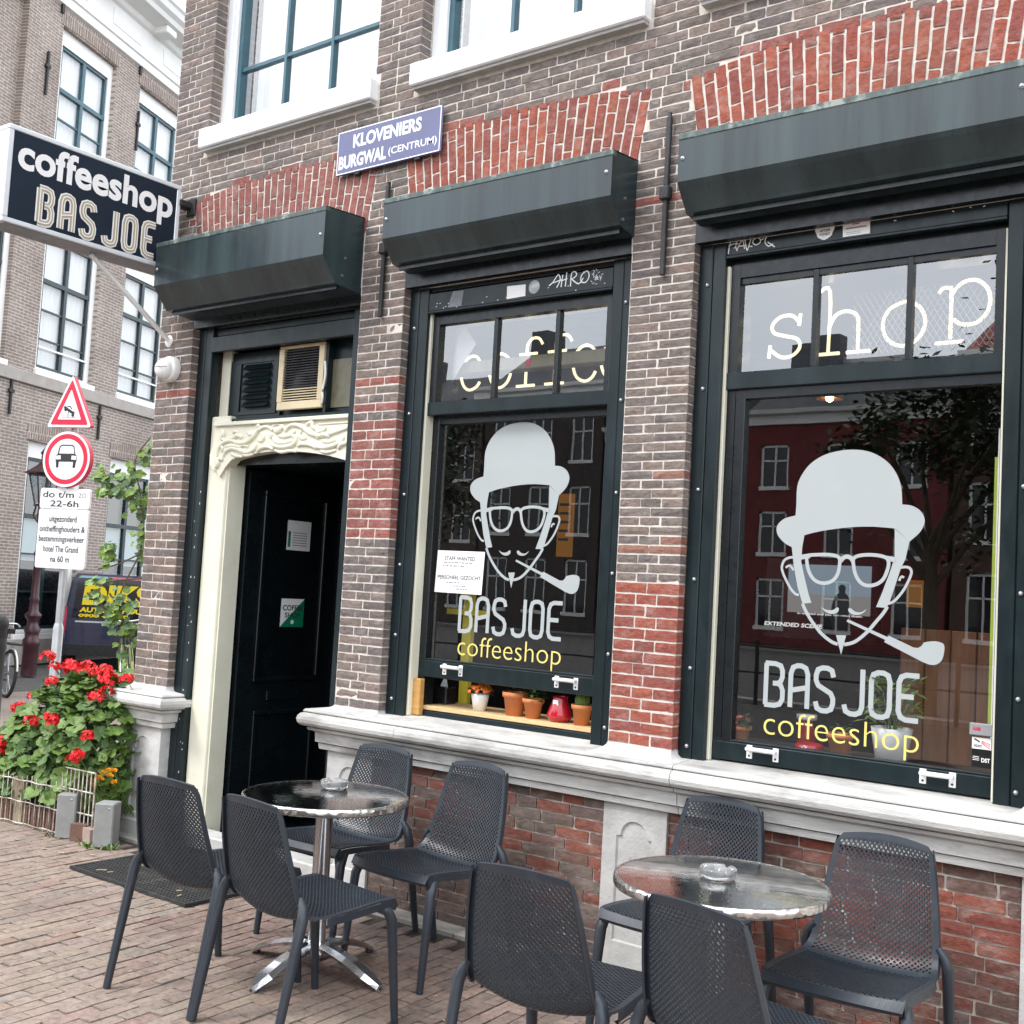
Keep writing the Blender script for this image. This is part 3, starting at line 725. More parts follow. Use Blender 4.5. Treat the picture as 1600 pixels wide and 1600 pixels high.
HD['lines'] = [
    (H(smooth([(163, 768), (185, 815), (215, 862), (255, 912), (300, 948), (330, 960)], k=3)), .0135), (H(smooth([(360, 962), (395, 955), (425, 940), (472, 900), (515, 850), (545, 815), (566, 782)], k=3)), .0135),
    (H(smooth([(122, 548), (100, 550), (78, 562), (66, 590), (70, 620), (90, 665), (110, 700), (130, 722), (146, 726)], k=3)), .0105), (H(smooth([(622, 598), (650, 594), (672, 600), (680, 620), (668, 655), (645, 700), (618, 735), (595, 758), (570, 768)], k=3)), .0105),
    (H(smooth([(84, 598), (98, 588), (112, 594), (120, 610)], k=3)), .009), (H(smooth([(645, 645), (636, 640), (628, 645), (622, 660)], k=3)), .009),
    (H([(155, 548), (200, 541)]), .020), (H([(562, 553), (604, 560)]), .020),
    (H(smooth([(345, 568), (355, 553), (375, 545), (393, 552), (404, 568)], k=3)), .017)]
HD['rings'] = [(H(smooth([(190, 542), (240, 536), (300, 537), (338, 550), (340, 585), (332, 625), (312, 655), (280, 670), (245, 668), (215, 650), (195, 615), (186, 575)], True, 3)), .0145), (H(smooth([(408, 552), (450, 538), (510, 538), (560, 550), (573, 575), (565, 615), (545, 655), (510, 678), (470, 682), (440, 668), (418, 635), (407, 590)], True, 3)), .0145)]
LET = {
 'B': ([[(-.07, 1), (.55, 1), (.86, .96), (.98, .84), (.98, .69), (.88, .58), (.70, .535)], [(.70, .535), (.90, .49), (1.02, .37), (1.02, .16), (.86, .04), (.55, 0), (-.07, 0)], [(0, 0), (0, 1)], [(.42, .53), (.78, .53)]]),
 'A': ([[(0, 0), (0, .80), (.12, .95), (.38, 1), (.62, 1), (.88, .95), (1, .80), (1, 0)], [(0, .40), (1, .50)]]),
 'S': ([[(1, .80), (.9, .95), (.65, 1), (.35, 1), (.10, .95), (0, .82), (0, .70), (.14, .58), (.86, .42), (1, .30), (1, .18), (.9, .05), (.65, 0), (.35, 0), (.10, .05), (0, .20)]]),
 'J': ([[(1, 1.04), (1, .18), (.9, .05), (.65, 0), (.35, 0), (.10, .05), (0, .20)]]),
 'O': ([[(0, .2), (0, .8), (.1, .95), (.35, 1), (.65, 1), (.9, .95), (1, .8), (1, .2), (.9, .05), (.65, 0), (.35, 0), (.1, .05), (0, .2)]]),
 'E': ([[(1.06, 1), (.38, 1), (.12, .95), (0, .82), (0, .18), (.12, .05), (.38, 0), (1.06, 0)], [(0, .52), (.80, .52)]])}
def bas_joe(mb, fn, x0, x1, z0, z1, t, mi=0, tw=None):
    """the shop's rounded capitals as strokes of width t"""
    n = 6; pit = (x1 - x0) / (n - .14 + .10); w = pit * .86 - t; 
    for i, ch in enumerate('BASJOE'):
        bx_ = x0 + t / 2 + i * pit + (.10 * pit if i > 2 else 0)
        for k, st in enumerate(LET[ch]):
            cl = st[0] == st[-1]; pts = st[:-1] if cl else st
            mb.ribbon([(bx_ + a * w, z0 + t / 2 + b * (z1 - z0 - t)) for a, b in pts], tw or t, lambda p, q, k=k: fn(p, q, .0003 * k), closed=cl, mi=mi)
def decals(parent, dx, dz, Y):
    fn = lambda a, b, d=0: (a + dx, Y - d, b + dz)
    o = None
    m = MB()
    for k in ('hat', 'burnR', 'burnL', 'goatee', 'mouL', 'mouR', 'pipe'):
        poly = HD[k]; tri = _geo.tessellate_polygon([[Vector((a, b, 0)) for a, b in poly]])
        m.add([fn(a, b) for a, b in poly], [tuple(t) for t in tri])
    for k, (ln, w) in enumerate(HD['lines']): m.ribbon(ln, w, lambda a, b, k=k: fn(a, b, .0002 * (k + 1)))
    for k, (ln, w) in enumerate(HD['rings']): m.ribbon(ln, w, lambda a, b, k=k: fn(a, b, .003 + .0003 * k), closed=True)
    m.build('head_decal', M['decal'], parent, label='grey white man with bowler hat glasses and pipe')
    m = MB(); bas_joe(m, lambda a, b, d=0: fn(a, b, d), -2.135, -1.482, 1.205, 1.398, .0205); m.build('name_decal', M['decal'], parent)
    m = MB(); text(m, 'coffeeshop', lambda a, b: fn(a, b), -2.128, -1.482, 1.060, 1.192, bold=-.012); m.build('yellow_decal', M['yellow_v'], parent)

# ------------------------------------------------------------------ shop windows
def graffiti(mb, strokes, fn, w=.006):
    for k, s in enumerate(strokes): mb.ribbon(smooth(s, k=3) if len(s) > 2 else s, w, lambda a, b, k=k: fn(a, b, .0002 * k))
def handle(parent, xa, xb, z, y):
    h_ = MB(); h_.tube([(xa, y - .028, z), (xb, y - .028, z)], .0095, 8)
    for x in (xa, xb):
        h_.box(x - .013, x + .013, y - .004, y, z - .042, z + .014, bev=.002); h_.tube([(x, y, z), (x, y - .028, z)], .009, 8)
    ho = h_.build('lift_handle', M['steel_w'], parent)
    s = MB()
    for x in (xa, xb):
        s.lathe([(.0, .0025), (.004, .002), (.005, 0)], (x, y - .0042, z - .030), 8, axis='y')
    s.build('screw', M['iron'], ho)
def shop_window(x0, x1, raised, label):
    gl, gr = x0 + .128, x1 - .128          # inner edges of the shutter guides
    f = MB(); zb = .945
    # timber box frame: cream side reveal left, head, right jamb hidden behind the guide
    f.box(gl - .06, gl + .012, .072, .135 if raised else .098, .958, 3.10, bev=.003)
    fo = f.build('shop_window', M['cream'], BLD, label=label)
    f = MB(); f.box(gr - .012, gr + .06, .072, .20, .958, 3.10); f.build('jamb', M['cream'], fo)
    f = MB(); f.box(x0 + .004, x1 - .004, -.0055, .04, 3.199, 3.30); f.box(x0 + .002, x1 - .005, .113, .47, 3.141, 3.198); f.build('head_cover', M['black'], fo)  # added black boards that hide pale and neon-lit mortar over the sash
    f = MB(); f.box(x0 + .001, x0 + .012, .25, .47, .96, 3.14); f.build('black_cover', M['black'], fo)  # added black sheet, keeps neon-lit mortar beside the pane dark
    f = MB(); f.box(x1 - .016, x1 - .005, .25, .47, .96, 3.14); f.build('black_cover', M['black'], fo)  # same added cover on the right side
    k = MB(); k.box(gl + .012 if not raised else gl - .04, gl + .05, .099 if not raised else .1361, .22, .957, 3.10); k.box(gr - .03, gr + .05, .2005, .24, .957, 3.10); k.box(gl - .05, gr + .05, .10, .24, 3.02, 3.14)
    k.build('inner_frame', M['black'], fo)
    for a, b in ((x0 + .004, x0 + .066), (x1 - .066, x1 - .004)):
        g_ = MB(); left = a < (x0 + x1) / 2
        g_.box(a, b, .045, .112, zb, 3.235, bev=.004)
        a2, b2 = (b + .002, gl) if left else (gr, a - .002)
        g_.box(a2, b2, .048, .112, zb, 3.235, bev=.004)
        go = g_.build('shutter_guide', M['green'], fo)
        for i, z in enumerate((1.02, 1.36, 1.74, 2.12, 2.55, 3.0)):
            s = MB().lathe([(.0, .010), (.006, .009), (.0095, .004), (.0095, 0)], ((a + b) / 2 + (.012 if left else -.012), .0445, z + .02 * math.sin(i * 7 + x0)), 10, axis='y'); s.build('bolt', M['bolt'], go)
    # head above: closed roller slats behind the box
    s = MB()
    for i in range(3): s.box(gl + .002, gr - .002, .062 + .002 * i, .075, 3.172 + i * .045, 3.212 + i * .045, bev=.006)
    s.build('roller_slats', M['black'], fo)
    s = MB(); zb_, zt_ = (3.072, 3.168) if raised else (3.140, 3.236)
    s.box(gl + .003, gr - .003, .052, .078, zb_, zt_, bev=.003); s.box(gl + .003, gr - .003, .044, .080, zb_ - .012, zb_ - .001, bev=.002)
    bar = s.build('bottom_bar', M['green'], fo)
    # upper sash with three lights, outer track
    zr0, zr1 = (2.522, 2.592) if raised else (2.553, 2.628)
    gt = 3.004 if raised else 3.045
    u = MB(); u.box(gl + .013, gl + .055, .088, .135, zr1, gt + .06); u.box(gr - .05, gr - .013, .088, .135, zr1, gt + .06); u.box(gl + .056, gr - .051, .089, .134, gt + .002, gt + .06)
    uo = u.build('upper_sash', M['black'], fo)
    r = MB(); r.box(gl + .010, gr - .004, .080, .136, zr0, zr1, bev=.004); r.build('meeting_rail', M['green'], fo)
    a, b = gl + .055, gr - .05; bb = gr - .012
    mx = (-3.667, -3.282) if raised else (-1.962, -1.567)
    cuts = [a] + list(mx) + [b]
    for x in mx:
        q = MB(); q.box(x - .012, x + .012, .094, .130, zr1 + .001, gt + .001, bev=.003); q.build('muntin', M['black'], uo)
    for i in range(3):
        p0, p1 = cuts[i] + (.012 if i else 0), cuts[i + 1] - (.012 if i < 2 else 0)
        g_ = MB(); tl = _rg.uniform(-.0012, .0012); tv = _rg.uniform(-.0015, .0015)
        g_.poly([(p0, .113 + tl, zr1), (p1, .113 - tl, zr1), (p1, .113 - tl + tv, gt + .002), (p0, .113 + tl + tv, gt + .002)]); g_.build('pane', M['glass_top'], uo)
    # lower sash, one large pane
    yl = .135 if raised else .096; zl0, zl1 = (1.160, 1.246) if raised else (.967, 1.044); yg = yl + .026
    l = MB(); l.box(gl + (.0 if raised else .052), gl + (.052 if raised else .098), yl, yl + .045, zl0, zr0 - .002, bev=.003); l.box(gr - .02, gr + .03, yl, yl + .045, zl0, zr0 - .002); l.box(gl + .053, gr - .021, yl + .001, yl + .044, zr0 - .04, zr0 + .02)
    lo_ = l.build('lower_sash', M['black'], fo)
    r = MB(); r.box(gl + .004, gr - .004, yl - .002, yl + .046, zl0, zl1, bev=.004); r.box(gl + .02, gr - .006, yl + .002, yl + .046, zl1, zl1 + .010, bev=.003); r.build('bottom_rail', M['green'], fo)
    g_ = MB(); g_.poly([(gl + .04, yg, zl1), (gr - .01, yg, zl1), (gr - .01, yg, zr0), (gl + .04, yg, zr0)]); pane = g_.build('pane', M['glass'], lo_)
    hz = 1.236 if raised else 1.040
    for xa, xb in (((-3.904, -3.797), (-3.201, -3.091)) if raised else ((-2.174, -2.056), (-1.454, -1.344))): handle(fo, xa, xb, hz - .012, yl - .002)
    decals(fo, -1.722 if raised else 0, .195 if raised else 0, yg - .0012)
    # threshold strip under the sash
    s = MB(); s.box(gl + .005, gr - .005, .128, .30, .955 if raised else .935, .988 if raised else .962, bev=.003); s.build('sill_strip', M['green'], fo)
    return fo, bar
W2, BAR2 = shop_window(P2[1], P3[0], True, 'middle shop window with the lower sash raised above a row of pots')
W3, BAR3 = shop_window(P3[1], P4[0], False, 'near shop window with the sash closed')
# shelf and block that prop the raised sash
s = MB(); s.box(-4.047, -2.95, .136, .42, .992, 1.014, bev=.002); s.build('shelf', M['wood_h'], W2)
s = MB(); s.box(-4.098, -4.035, .098, .135, .962, 1.150, bev=.004); s.build('prop_block', M['wood'], W2)
# markings on the shutter bars
fn = FACE(.0515)
m = MB(); z0 = 3.098; k_ = lambda p: [(-3.315 + a * .235, z0 + b * .075) for a, b in p]
graffiti(m, [k_(q) for q in ([(0, .3), (.1, .5), (.22, .95), (.28, .6), (.2, .1)], [(.1, .45), (.34, .6)], [(.34, .9), (.31, .1)], [(.44, 1), (.42, .1)], [(.30, .5), (.46, .6)], [(.55, .05), (.56, .9), (.66, .95), (.68, .7), (.56, .5)], [(.58, .5), (.75, .15), (.86, .5)], [(.88, .9), (.80, .6), (.82, .25), (.93, .2), (1, .55), (.95, .9), (.86, .8)])], fn)
m.build('graffiti_tag', M['paper'], W2)
m = MB(); m.poly([(-3.572, .0510, 3.082), (-3.456, .0510, 3.086), (-3.458, .0510, 3.144), (-3.574, .0510, 3.148)]); m.build('sticker', M['paper'], W2, label='white paper sticker')
m = MB(); m.lathe([(0, .001), (.033, .001), (.034, 0)], (-3.405, .0515, 3.125), 18, axis='y'); m.build('sticker', M['decal'], W2, label='round grey sticker')
M['foil'] = pmat('dull_foil', (.16, .17, .19), .5, .2, 30)
m = MB(); m.poly([(-3.962, .0510, 3.080), (-3.868, .0510, 3.080), (-3.858, .0510, 3.160), (-3.93, .0510, 3.162)]); m.build('sticker_residue', M['foil'], W2)
m = MB(); z0 = 3.1; rg = random.Random(5)
for i in range(26):
    x, z = -3.045 + rg.gauss(0, .013), 3.125 + rg.gauss(0, .015); a = rg.uniform(0, 3.1)
    m.ribbon([(x, z), (x + .014 * math.cos(a), z + .014 * math.sin(a))], .0022, lambda p, q, i=i: (p, .0512 - .00005 * i, q))
for i in range(18):
    x, z = rg.uniform(-4.08, -2.98), rg.uniform(3.075, 3.11); m.ribbon([(x, z), (x + .008, z + .002)], .003, lambda p, q: (p, .0509, q))
m.build('paint_scratches', M['paper'], W2)
m = MB(); z0 = 3.150; k_ = lambda p: [(-2.352 + a * .215, z0 + b * .075) for a, b in p]
graffiti(m, [k_(q) for q in ([(.07, .95), (.02, .5), (.0, 0)], [(0, .45), (.12, .55), (.22, .5)], [(.22, .95), (.16, .4), (.20, .1)], [(.20, .2), (.30, .7), (.36, .15)], [(.22, .35), (.4, .35)], [(.36, .7), (.42, .05), (.50, .75), (.55, .75)], [(.60, .7), (.53, .5), (.6, .28), (.7, .4), (.68, .65), (.60, .7)], [(.70, .5), (.78, .6)], [(.98, .85), (.86, .75), (.80, .4), (.88, .1), (.98, .2)], [(.86, .35), (1.02, .0)])], FACE(.0515), .0045)
m.build('graffiti_tag', M['paper'], W3); m = MB()
k2 = lambda p: [(-2.105 + a * .05, 3.196 + b * .03) for a, b in p]
graffiti(m, [k2(q) for q in ([(0, .2), (.1, .9), (.2, .2), (.3, .9)], [(.45, .9), (.45, .1)], [(.4, .9), (.6, .6)], [(.7, .1), (.85, .9), (1, .1)])], FACE(.0512), .003)
m.build('graffiti_tag', M['paper'], W3)
m = MB(); m.prism([(-1.913 + .040 * math.cos(a) * (1 + .12 * math.sin(5 * a)), 3.187 + .034 * math.sin(a) * (1 + .1 * math.cos(4 * a))) for a in np.linspace(0, 6.2, 22)], FACE(.0515), 0, .0006)
so_ = m.build('sticker', M['paper'], W3, label='cloud shaped white sticker with black letters')
m = MB(); 
for i, t in enumerate(('OFF', 'AFTER', 'HONEST')): text(m, t, FACE(.0505), -1.938 + .002 * i, -1.888, 3.200 - i * .016, 3.211 - i * .016, bold=.02)
m.build('print', M['ink'], so_)
m = MB(); m.poly([(-1.834, .0511, 3.150), (-1.720, .0511, 3.150), (-1.722, .0511, 3.207), (-1.836, .0511, 3.207)]); so_ = m.build('sticker', M['paper'], W3, label='white notice sticker with a red bar')
m = MB(); m.poly([(-1.795, .0506, 3.196), (-1.765, .0506, 3.196), (-1.765, .0506, 3.204), (-1.795, .0506, 3.204)]); m.build('red_bar', M['red'], so_)
m = MB(); m.poly([(-1.822, .0506, 3.180), (-1.735, .0506, 3.180), (-1.735, .0506, 3.186), (-1.822, .0506, 3.186)])
for i in range(2): m.poly([(-1.82, .0506, 3.158 + i * .007), (-1.76, .0506, 3.158 + i * .007), (-1.76, .0506, 3.160 + i * .007), (-1.82, .0506, 3.160 + i * .007)])
m.build('print', M['ink_grey'], so_)
m = MB(); rg = random.Random(8)
for i in range(14):
    x, z = rg.uniform(-2.35, -1.22), rg.uniform(3.15, 3.23); m.ribbon([(x, z), (x + rg.uniform(.006, .016), z + rg.uniform(-.004, .004))], .004, lambda p, q: (p, .0509, q))
m.build('paint_scratches', M['paper'], W3)
# security stickers low on the near pane
m = MB(); m.box(-1.282, -1.213, .110, .1135, 1.140, 1.182); so_ = m.build('sticker', M['paper'], W3, label='video surveillance sticker white over black')
m = MB(); text(m, 'VIDEO', FACE(.1095), -1.277, -1.245, 1.146, 1.156, bold=.03); m.ribbon([(-1.274, 1.176), (-1.254, 1.166)], .006, FACE(.1095)); m.build('print', M['ink'], so_)
m = MB()
for a in range(3): m.ribbon([(-1.248, 1.170 - a * .004), (-1.217, 1.160 - a * .008)], .0025, FACE(.1094))
m.build('red_rays', M['red'], so_)
m = MB(); m.box(-1.282, -1.213, .110, .1135, 1.072, 1.138); s2 = m.build('sticker_foot', M['blackpl'], so_)
m = MB(); text(m, 'DST', FACE(.1093), -1.247, -1.216, 1.092, 1.108, bold=.03)
for i in range(3): m.poly([(-1.278, .1093, 1.098 + i * .006), (-1.255, .1093, 1.098 + i * .006), (-1.255, .1093, 1.1 + i * .006), (-1.278, .1093, 1.1 + i * .006)])
m.build('print', M['paper'], so_)
m = MB(); m.box(-1.290, -1.205, .098, .114, 1.190, 1.235, bev=.003); b_ = m.build('alarm_box', M['ink_grey'], W3)
m = MB(); text(m, 'ALARM', FACE(.0972), -1.278, -1.250, 1.208, 1.222, bold=.04); m.build('print', M['red'], W3)

q = MB(); q.box(-1.246, -1.228, .215, .225, 1.12, 2.36, bev=.003); q.build('white_strip', M['whitepl'], W3)
q = MB(); q.box(-1.262, -1.250, .235, .24, 1.2, 2.25); q.build('green_reflection', M['refl_lime'], W3)  # green-yellow reflection beside the white strip, built as a coloured box
# ------------------------------------------------------------------ doorway
x0, x1 = P1[1], P2[0]
f = MB()
f.box(x0 + .135, x0 + .31, .085, .135, .02, 2.60, bev=.006)          # cream architrave
f.box(x0 + .31, x0 + .325, .10, .22, .02, 2.58)
f.box(x0 + .135, x0 + .215, .136, .24, 2.36, 3.02)                    # cream jamb beside the fanlight
door = f.build('doorway', M['cream'], BLD, label='deep dark doorway with cream jamb and carved head')
for a, b, left in ((x0 + .004, x0 + .066, 1), (x1 - .09, x1 - .004, 0)):
    g_ = MB(); g_.box(a, b, .045, .112, .03 if left else .55, 3.21, bev=.004)
    if left: g_.box(b + .002, x0 + .132, .048, .112, .03, 3.21, bev=.004)
    go = g_.build('shutter_guide', M['green'], door)
m = MB(); rg = random.Random(3)
for i in range(22):
    z = rg.uniform(.1, 2.2); x = x0 + .1 + rg.uniform(-.02, .03); m.ribbon([(x, z), (x + .002, z + rg.uniform(.004, .014))], .004, FACE(.0475))
m.build('paint_chips', M['paper'], door)
s = MB()
for i in range(2): s.box(x0 + .13, x1 - .088, .070 - .006 * i, .09, 3.098 + i * .05, 3.146 + i * .05, bev=.006)
s.box(x0 + .13, x1 - .085, .042, .085, 2.995, 3.094, bev=.005); s.build('roller_bar', M['green'], door)
s = MB(); s.box(x0 + .004, x1 - .004, -.0055, .04, 3.147, 3.24); s.box(x0 + .002, x1 - .005, .113, .47, 3.03, 3.198); s.build('head_cover', M['black'], door)  # added black boards over the mortar above the door
# fanlight: louvre panel, window fan, yellowed pane
s = MB(); s.box(-5.83, -5.33, .150, .20, 2.585, 3.0); s.box(-5.80, -5.36, .142, .1495, 2.61, 2.63); s.box(-5.80, -5.36, .142, .1495, 2.93, 2.95); s.box(-5.80, -5.70, .142, .1495, 2.631, 2.929); s.box(-5.40, -5.36, .142, .1495, 2.631, 2.929)
lp = s.build('louvre_panel', M['green'], door)
for i in range(6):
    z = 2.655 + i * .046; q = MB(); q.add([(-5.66, .149, z + .036), (-5.43, .149, z + .036), (-5.43, .118, z), (-5.66, .118, z), (-5.66, .149, z + .004), (-5.43, .149, z + .004)], [(0, 3, 2, 1), (3, 4, 5, 2), (0, 4, 3), (1, 2, 5)]); q.build('louvre', M['green'], lp)
M['yellowed'] = pmat('yellowed_plastic', (.58, .49, .32), .5, .12, 6, dirt=(.30, .22, .12), dirt_t=(.55, .9))
s = MB(); fx0, fx1, fz0, fz1 = -5.315, -4.930, 2.615, 3.00
s.box(fx0, fx1, .108, .135, fz0, fz0 + .05, bev=.005); s.box(fx0, fx1, .108, .135, fz1 - .02, fz1, bev=.005); s.box(fx0, fx0 + .042, .1085, .1345, fz0 + .05, fz1 - .02); s.box(fx1 - .042, fx1, .1085, .1345, fz0 + .05, fz1 - .02)
vf = s.build('window_fan', M['yellowed'], door)
for i in range(20):
    z = fz0 + .058 + i * .0152; q = MB(); q.box(fx0 + .043, fx1 - .043, .114, .124, z, z + .0055); q.build('fan_slat', M['yellowed'] if i < 5 else M['ink'], vf)
q = MB(); q.lathe([(0, .002), (.115, .002), (.13, -.01), (.13, -.03)], ((fx0 + fx1) / 2, .128, 2.82), 24, axis='y'); q.box(fx0 + .04, fx1 - .04, .130, .134, fz0 + .045, fz1 - .015); q.build('fan_rotor', M['blackpl'], vf)
q = MB(); q.tube(smooth([(-4.925, .11, 2.72), (-4.90, .10, 2.80), (-4.91, .10, 2.88)], k=3), .007, 6); q.tube(smooth([(-4.925, .11, 2.64), (-4.91, .10, 2.67), (-4.915, .10, 2.70)], k=3), .006, 6); q.build('cord', M['whitepl'], vf)
M['dirty_glass'] = pmat('dirty_yellow_glass', (.16, .15, .10), .25, .35, 5)
q = MB(); q.box(-4.905, -4.63, .16, .166, 2.62, 2.90); q.build('fanlight_pane', M['dirty_glass'], door)
q = MB(); q.box(-5.33, -4.60, .168, .20, 2.585, 3.02); q.box(-4.926, -4.906, .12, .165, 2.59, 3.0); q.box(-5.83, -4.62, .10, .20, 2.545, 2.584, bev=.004); q.build('transom', M['green'], door)
# carved cream head with shallow arch
def head_bottom(x):
    t = (x + 5.22) / .60; return 2.365 - .075 * t * t - (.09 * max(0, (-5.62 - x) / .12) ** 1.5 if x < -5.62 else 0)
hx0, hx1 = -5.800, -4.640
pts = [(hx0, 2.540), (hx0 - .02, 2.43), (hx0 - .045, 2.36), (hx0 - .04, 2.30), (hx0 - .005, 2.27), (hx0 + .03, 2.262)]
low = [(x, head_bottom(x)) for x in np.linspace(hx0 + .06, hx1, 22)]
poly = pts + low + [(hx1, 2.540)]
q = MB(); q.prism(poly, lambda a, b, d=0: (a, .085 - d, b), -.05, .02)
q.box(hx0 - .008, hx1, .046, .085, 2.532, 2.556, bev=.004)
hd = q.build('carved_head', M['cream'], door, recalc=True)
cv = MB(); Yc = .064
def scroll(pts, r=.010, sq=.8):
    p = smooth(pts, k=4); n = len(p); cv.tube([(a, Yc, b) for a, b in p], [r * (.35 + .65 * math.sin(math.pi * (.12 + .76 * i / (n - 1)))) for i in range(n)], 7)
C = lambda a, b: (-5.80 + a / 1280 * 1.155, 2.545 - b / 390 * .235)       # carving sketch, 1280 x 390 units
for st in ([(30, 330), (40, 250), (90, 190), (170, 170), (240, 200), (330, 195), (400, 140), (440, 80), (520, 50), (580, 90)], [(700, 110), (740, 60), (800, 50), (870, 80), (940, 140), (1040, 170), (1140, 150), (1270, 110)],
           [(100, 330), (120, 280), (180, 250), (260, 270), (340, 300), (410, 270), (430, 220)], [(440, 300), (480, 260), (550, 250), (600, 280)], [(560, 190), (600, 240), (700, 260), (790, 240), (810, 180), (770, 150)], [(590, 170), (640, 215), (720, 220), (780, 205)],
           [(830, 260), (870, 240), (950, 250), (1010, 290)], [(960, 200), (1010, 270), (1110, 280), (1220, 240), (1240, 190)], [(1200, 300), (1230, 260), (1275, 250)], [(60, 60), (90, 90), (70, 140), (110, 170)], [(130, 150), (190, 150), (230, 120), (280, 150)], [(420, 60), (450, 30), (440, 70)], [(590, 70), (630, 110), (650, 60)], [(650, 110), (670, 60), (700, 90)],
           [(900, 60), (950, 30), (960, 80), (1000, 110)], [(1000, 190), (1060, 160), (1120, 180)], [(120, 230), (200, 225), (280, 245)], [(20, 340), (50, 370), (45, 420), (20, 440)], [(50, 360), (75, 350), (95, 370)]):
    scroll([C(a, b) for a, b in st], .0165)
for st in ([(150, 215), (220, 235), (300, 225), (350, 240)], [(470, 110), (500, 150), (480, 190), (440, 180)], [(860, 110), (840, 150), (870, 190), (910, 180)], [(60, 220), (85, 240), (75, 280)], [(280, 300), (330, 330), (400, 320)], [(620, 290), (680, 310), (760, 300), (820, 310)], [(1050, 215), (1110, 235), (1170, 215)], [(540, 110), (570, 140), (560, 170)], [(800, 110), (770, 140), (785, 165)], [(640, 150), (700, 160), (760, 150)], [(980, 100), (1010, 130), (1060, 120), (1080, 90)], [(330, 90), (360, 120), (410, 110)], [(240, 100), (210, 80), (180, 95)], [(180, 300), (230, 330), (300, 340)], [(1040, 310), (1100, 330), (1180, 315)]): scroll([C(a, b) for a, b in st], .012)
for a, b in ((60, 35), (180, 35), (300, 35)): pass
cv.tube([(C(40, 28)[0], Yc, C(40, 28)[1]), (C(380, 28)[0], Yc, C(380, 28)[1])], .005, 6); cv.tube([(C(1000, 26)[0], Yc, C(1000, 26)[1]), (C(1275, 26)[0], Yc, C(1275, 26)[1])], .005, 6); cv.tube([(C(1010, 62)[0], Yc, C(1010, 62)[1]), (C(1275, 58)[0], Yc, C(1275, 58)[1])], .005, 6)
for i in range(14):
    a = 90 + i * 26; cv.lathe([(0, .010), (.006, .006), (.008, 0)], (C(620, 60)[0] + .035 * math.cos(rad(a)), Yc, C(620, 60)[1] + .02 * math.sin(rad(a)) - .005), 7, axis='y')
cv.build('scrollwork', M['cream'], hd)
# dark porch, open door leaf
s = MB()
s.box(-5.90, -5.70, .26, 1.9, 0, 2.6); s.box(-4.66, -4.45, .14, 1.9, 0, 2.6); s.box(-5.9, -4.45, 1.9, 2.0, 0, 2.6); s.box(-5.9, -4.45, .14, 1.9, 2.30, 2.36); s.box(-5.9, -4.45, .12, 1.9, -.02, .06)
s.build('porch', M['black'], door)
s = MB(); s.box(-5.86, -4.60, -.02, .12, .02, .115, bev=.01); s.build('door_step', M['stone_grey'], door)
lx = -5.655                                                            # leaf stands open, facing along the street
s = MB(); s.box(lx - .045, lx, .24, 1.10, .12, 2.285)
for y0, y1, z0, z1 in ((.36, .90, .98, 2.17), (.38, .88, .24, .80)):
    for a, b, c, d in ((y0, y1, z0, z0 + .028), (y0, y1, z1 - .028, z1), (y0, y0 + .028, z0 + .029, z1 - .029), (y1 - .028, y1, z0 + .029, z1 - .029)): s.box(lx + .0005, lx + .016, a, b, c, d, bev=.004)
s.box(lx + .0005, lx + .010, .48, .76, .86, .92, bev=.003); s.box(lx + .0005, lx + .02, 1.02, 1.06, .2, 2.2)
leaf = s.build('door_leaf', M['black'], door)
s = MB(); s.box(lx + .001, lx + .012, 1.20, 1.25, 1.45, 1.64, bev=.003); s.build('door_plate', M['bolt'], leaf)
g_ = MB(); g_.add([(lx + .004, .39, 1.01), (lx + .004, .87, 1.01), (lx + .004, .87, 2.14), (lx + .004, .39, 2.14)], [(0, 1, 2, 3)]); g_.build('door_pane', M['glass'], leaf)
sd = lambda a, b, d=0: (lx + .006 + d, a, b)
# permit and green-white notice behind the door glass
q = MB(); q.add([sd(.56, 1.81), sd(.76, 1.81), sd(.76, 2.0), sd(.56, 2.0)], [(0, 1, 2, 3)]); pm = q.build('permit', M['paper'], leaf)
q = MB(); q.add([sd(.57, 1.83, .001), sd(.59, 1.83, .001), sd(.59, 1.93, .001), sd(.57, 1.93, .001)], [(0, 1, 2, 3)]); q.build('green_bar', M['green_p'], pm)
q = MB()
for i in range(6): q.add([sd(.61, 1.84 + i * .016, .001), sd(.61 + .12, 1.84 + i * .016, .001), sd(.73, 1.845 + i * .016, .001), sd(.61, 1.845 + i * .016, .001)], [(0, 1, 2, 3)])
q.build('print', M['ink_grey'], pm)
q = MB(); q.add([sd(.55, 1.32), sd(.745, 1.50), sd(.55, 1.50)], [(0, 1, 2)]); nt_ = q.build('licence_notice', M['paper'], leaf)
q = MB(); q.add([sd(.55, 1.32), sd(.745, 1.32), sd(.745, 1.50)], [(0, 1, 2)]); q.build('green_half', M['green_p'], nt_)
q = MB(); text(q, 'COFFEE', lambda a, b: sd(a, b, .001), .565, .735, 1.425, 1.46, bold=.02); text(q, 'SHOP', lambda a, b: sd(a, b, .001), .585, .715, 1.380, 1.412, bold=.02); q.build('print', M['ink'], nt_)
q = MB(); q.add([sd(.65 + .014 * math.cos(t), 1.352 + .014 * math.sin(t), .001) for t in np.linspace(0, 6, 14)], [tuple(range(14))]); q.build('seal', M['paper'], nt_)

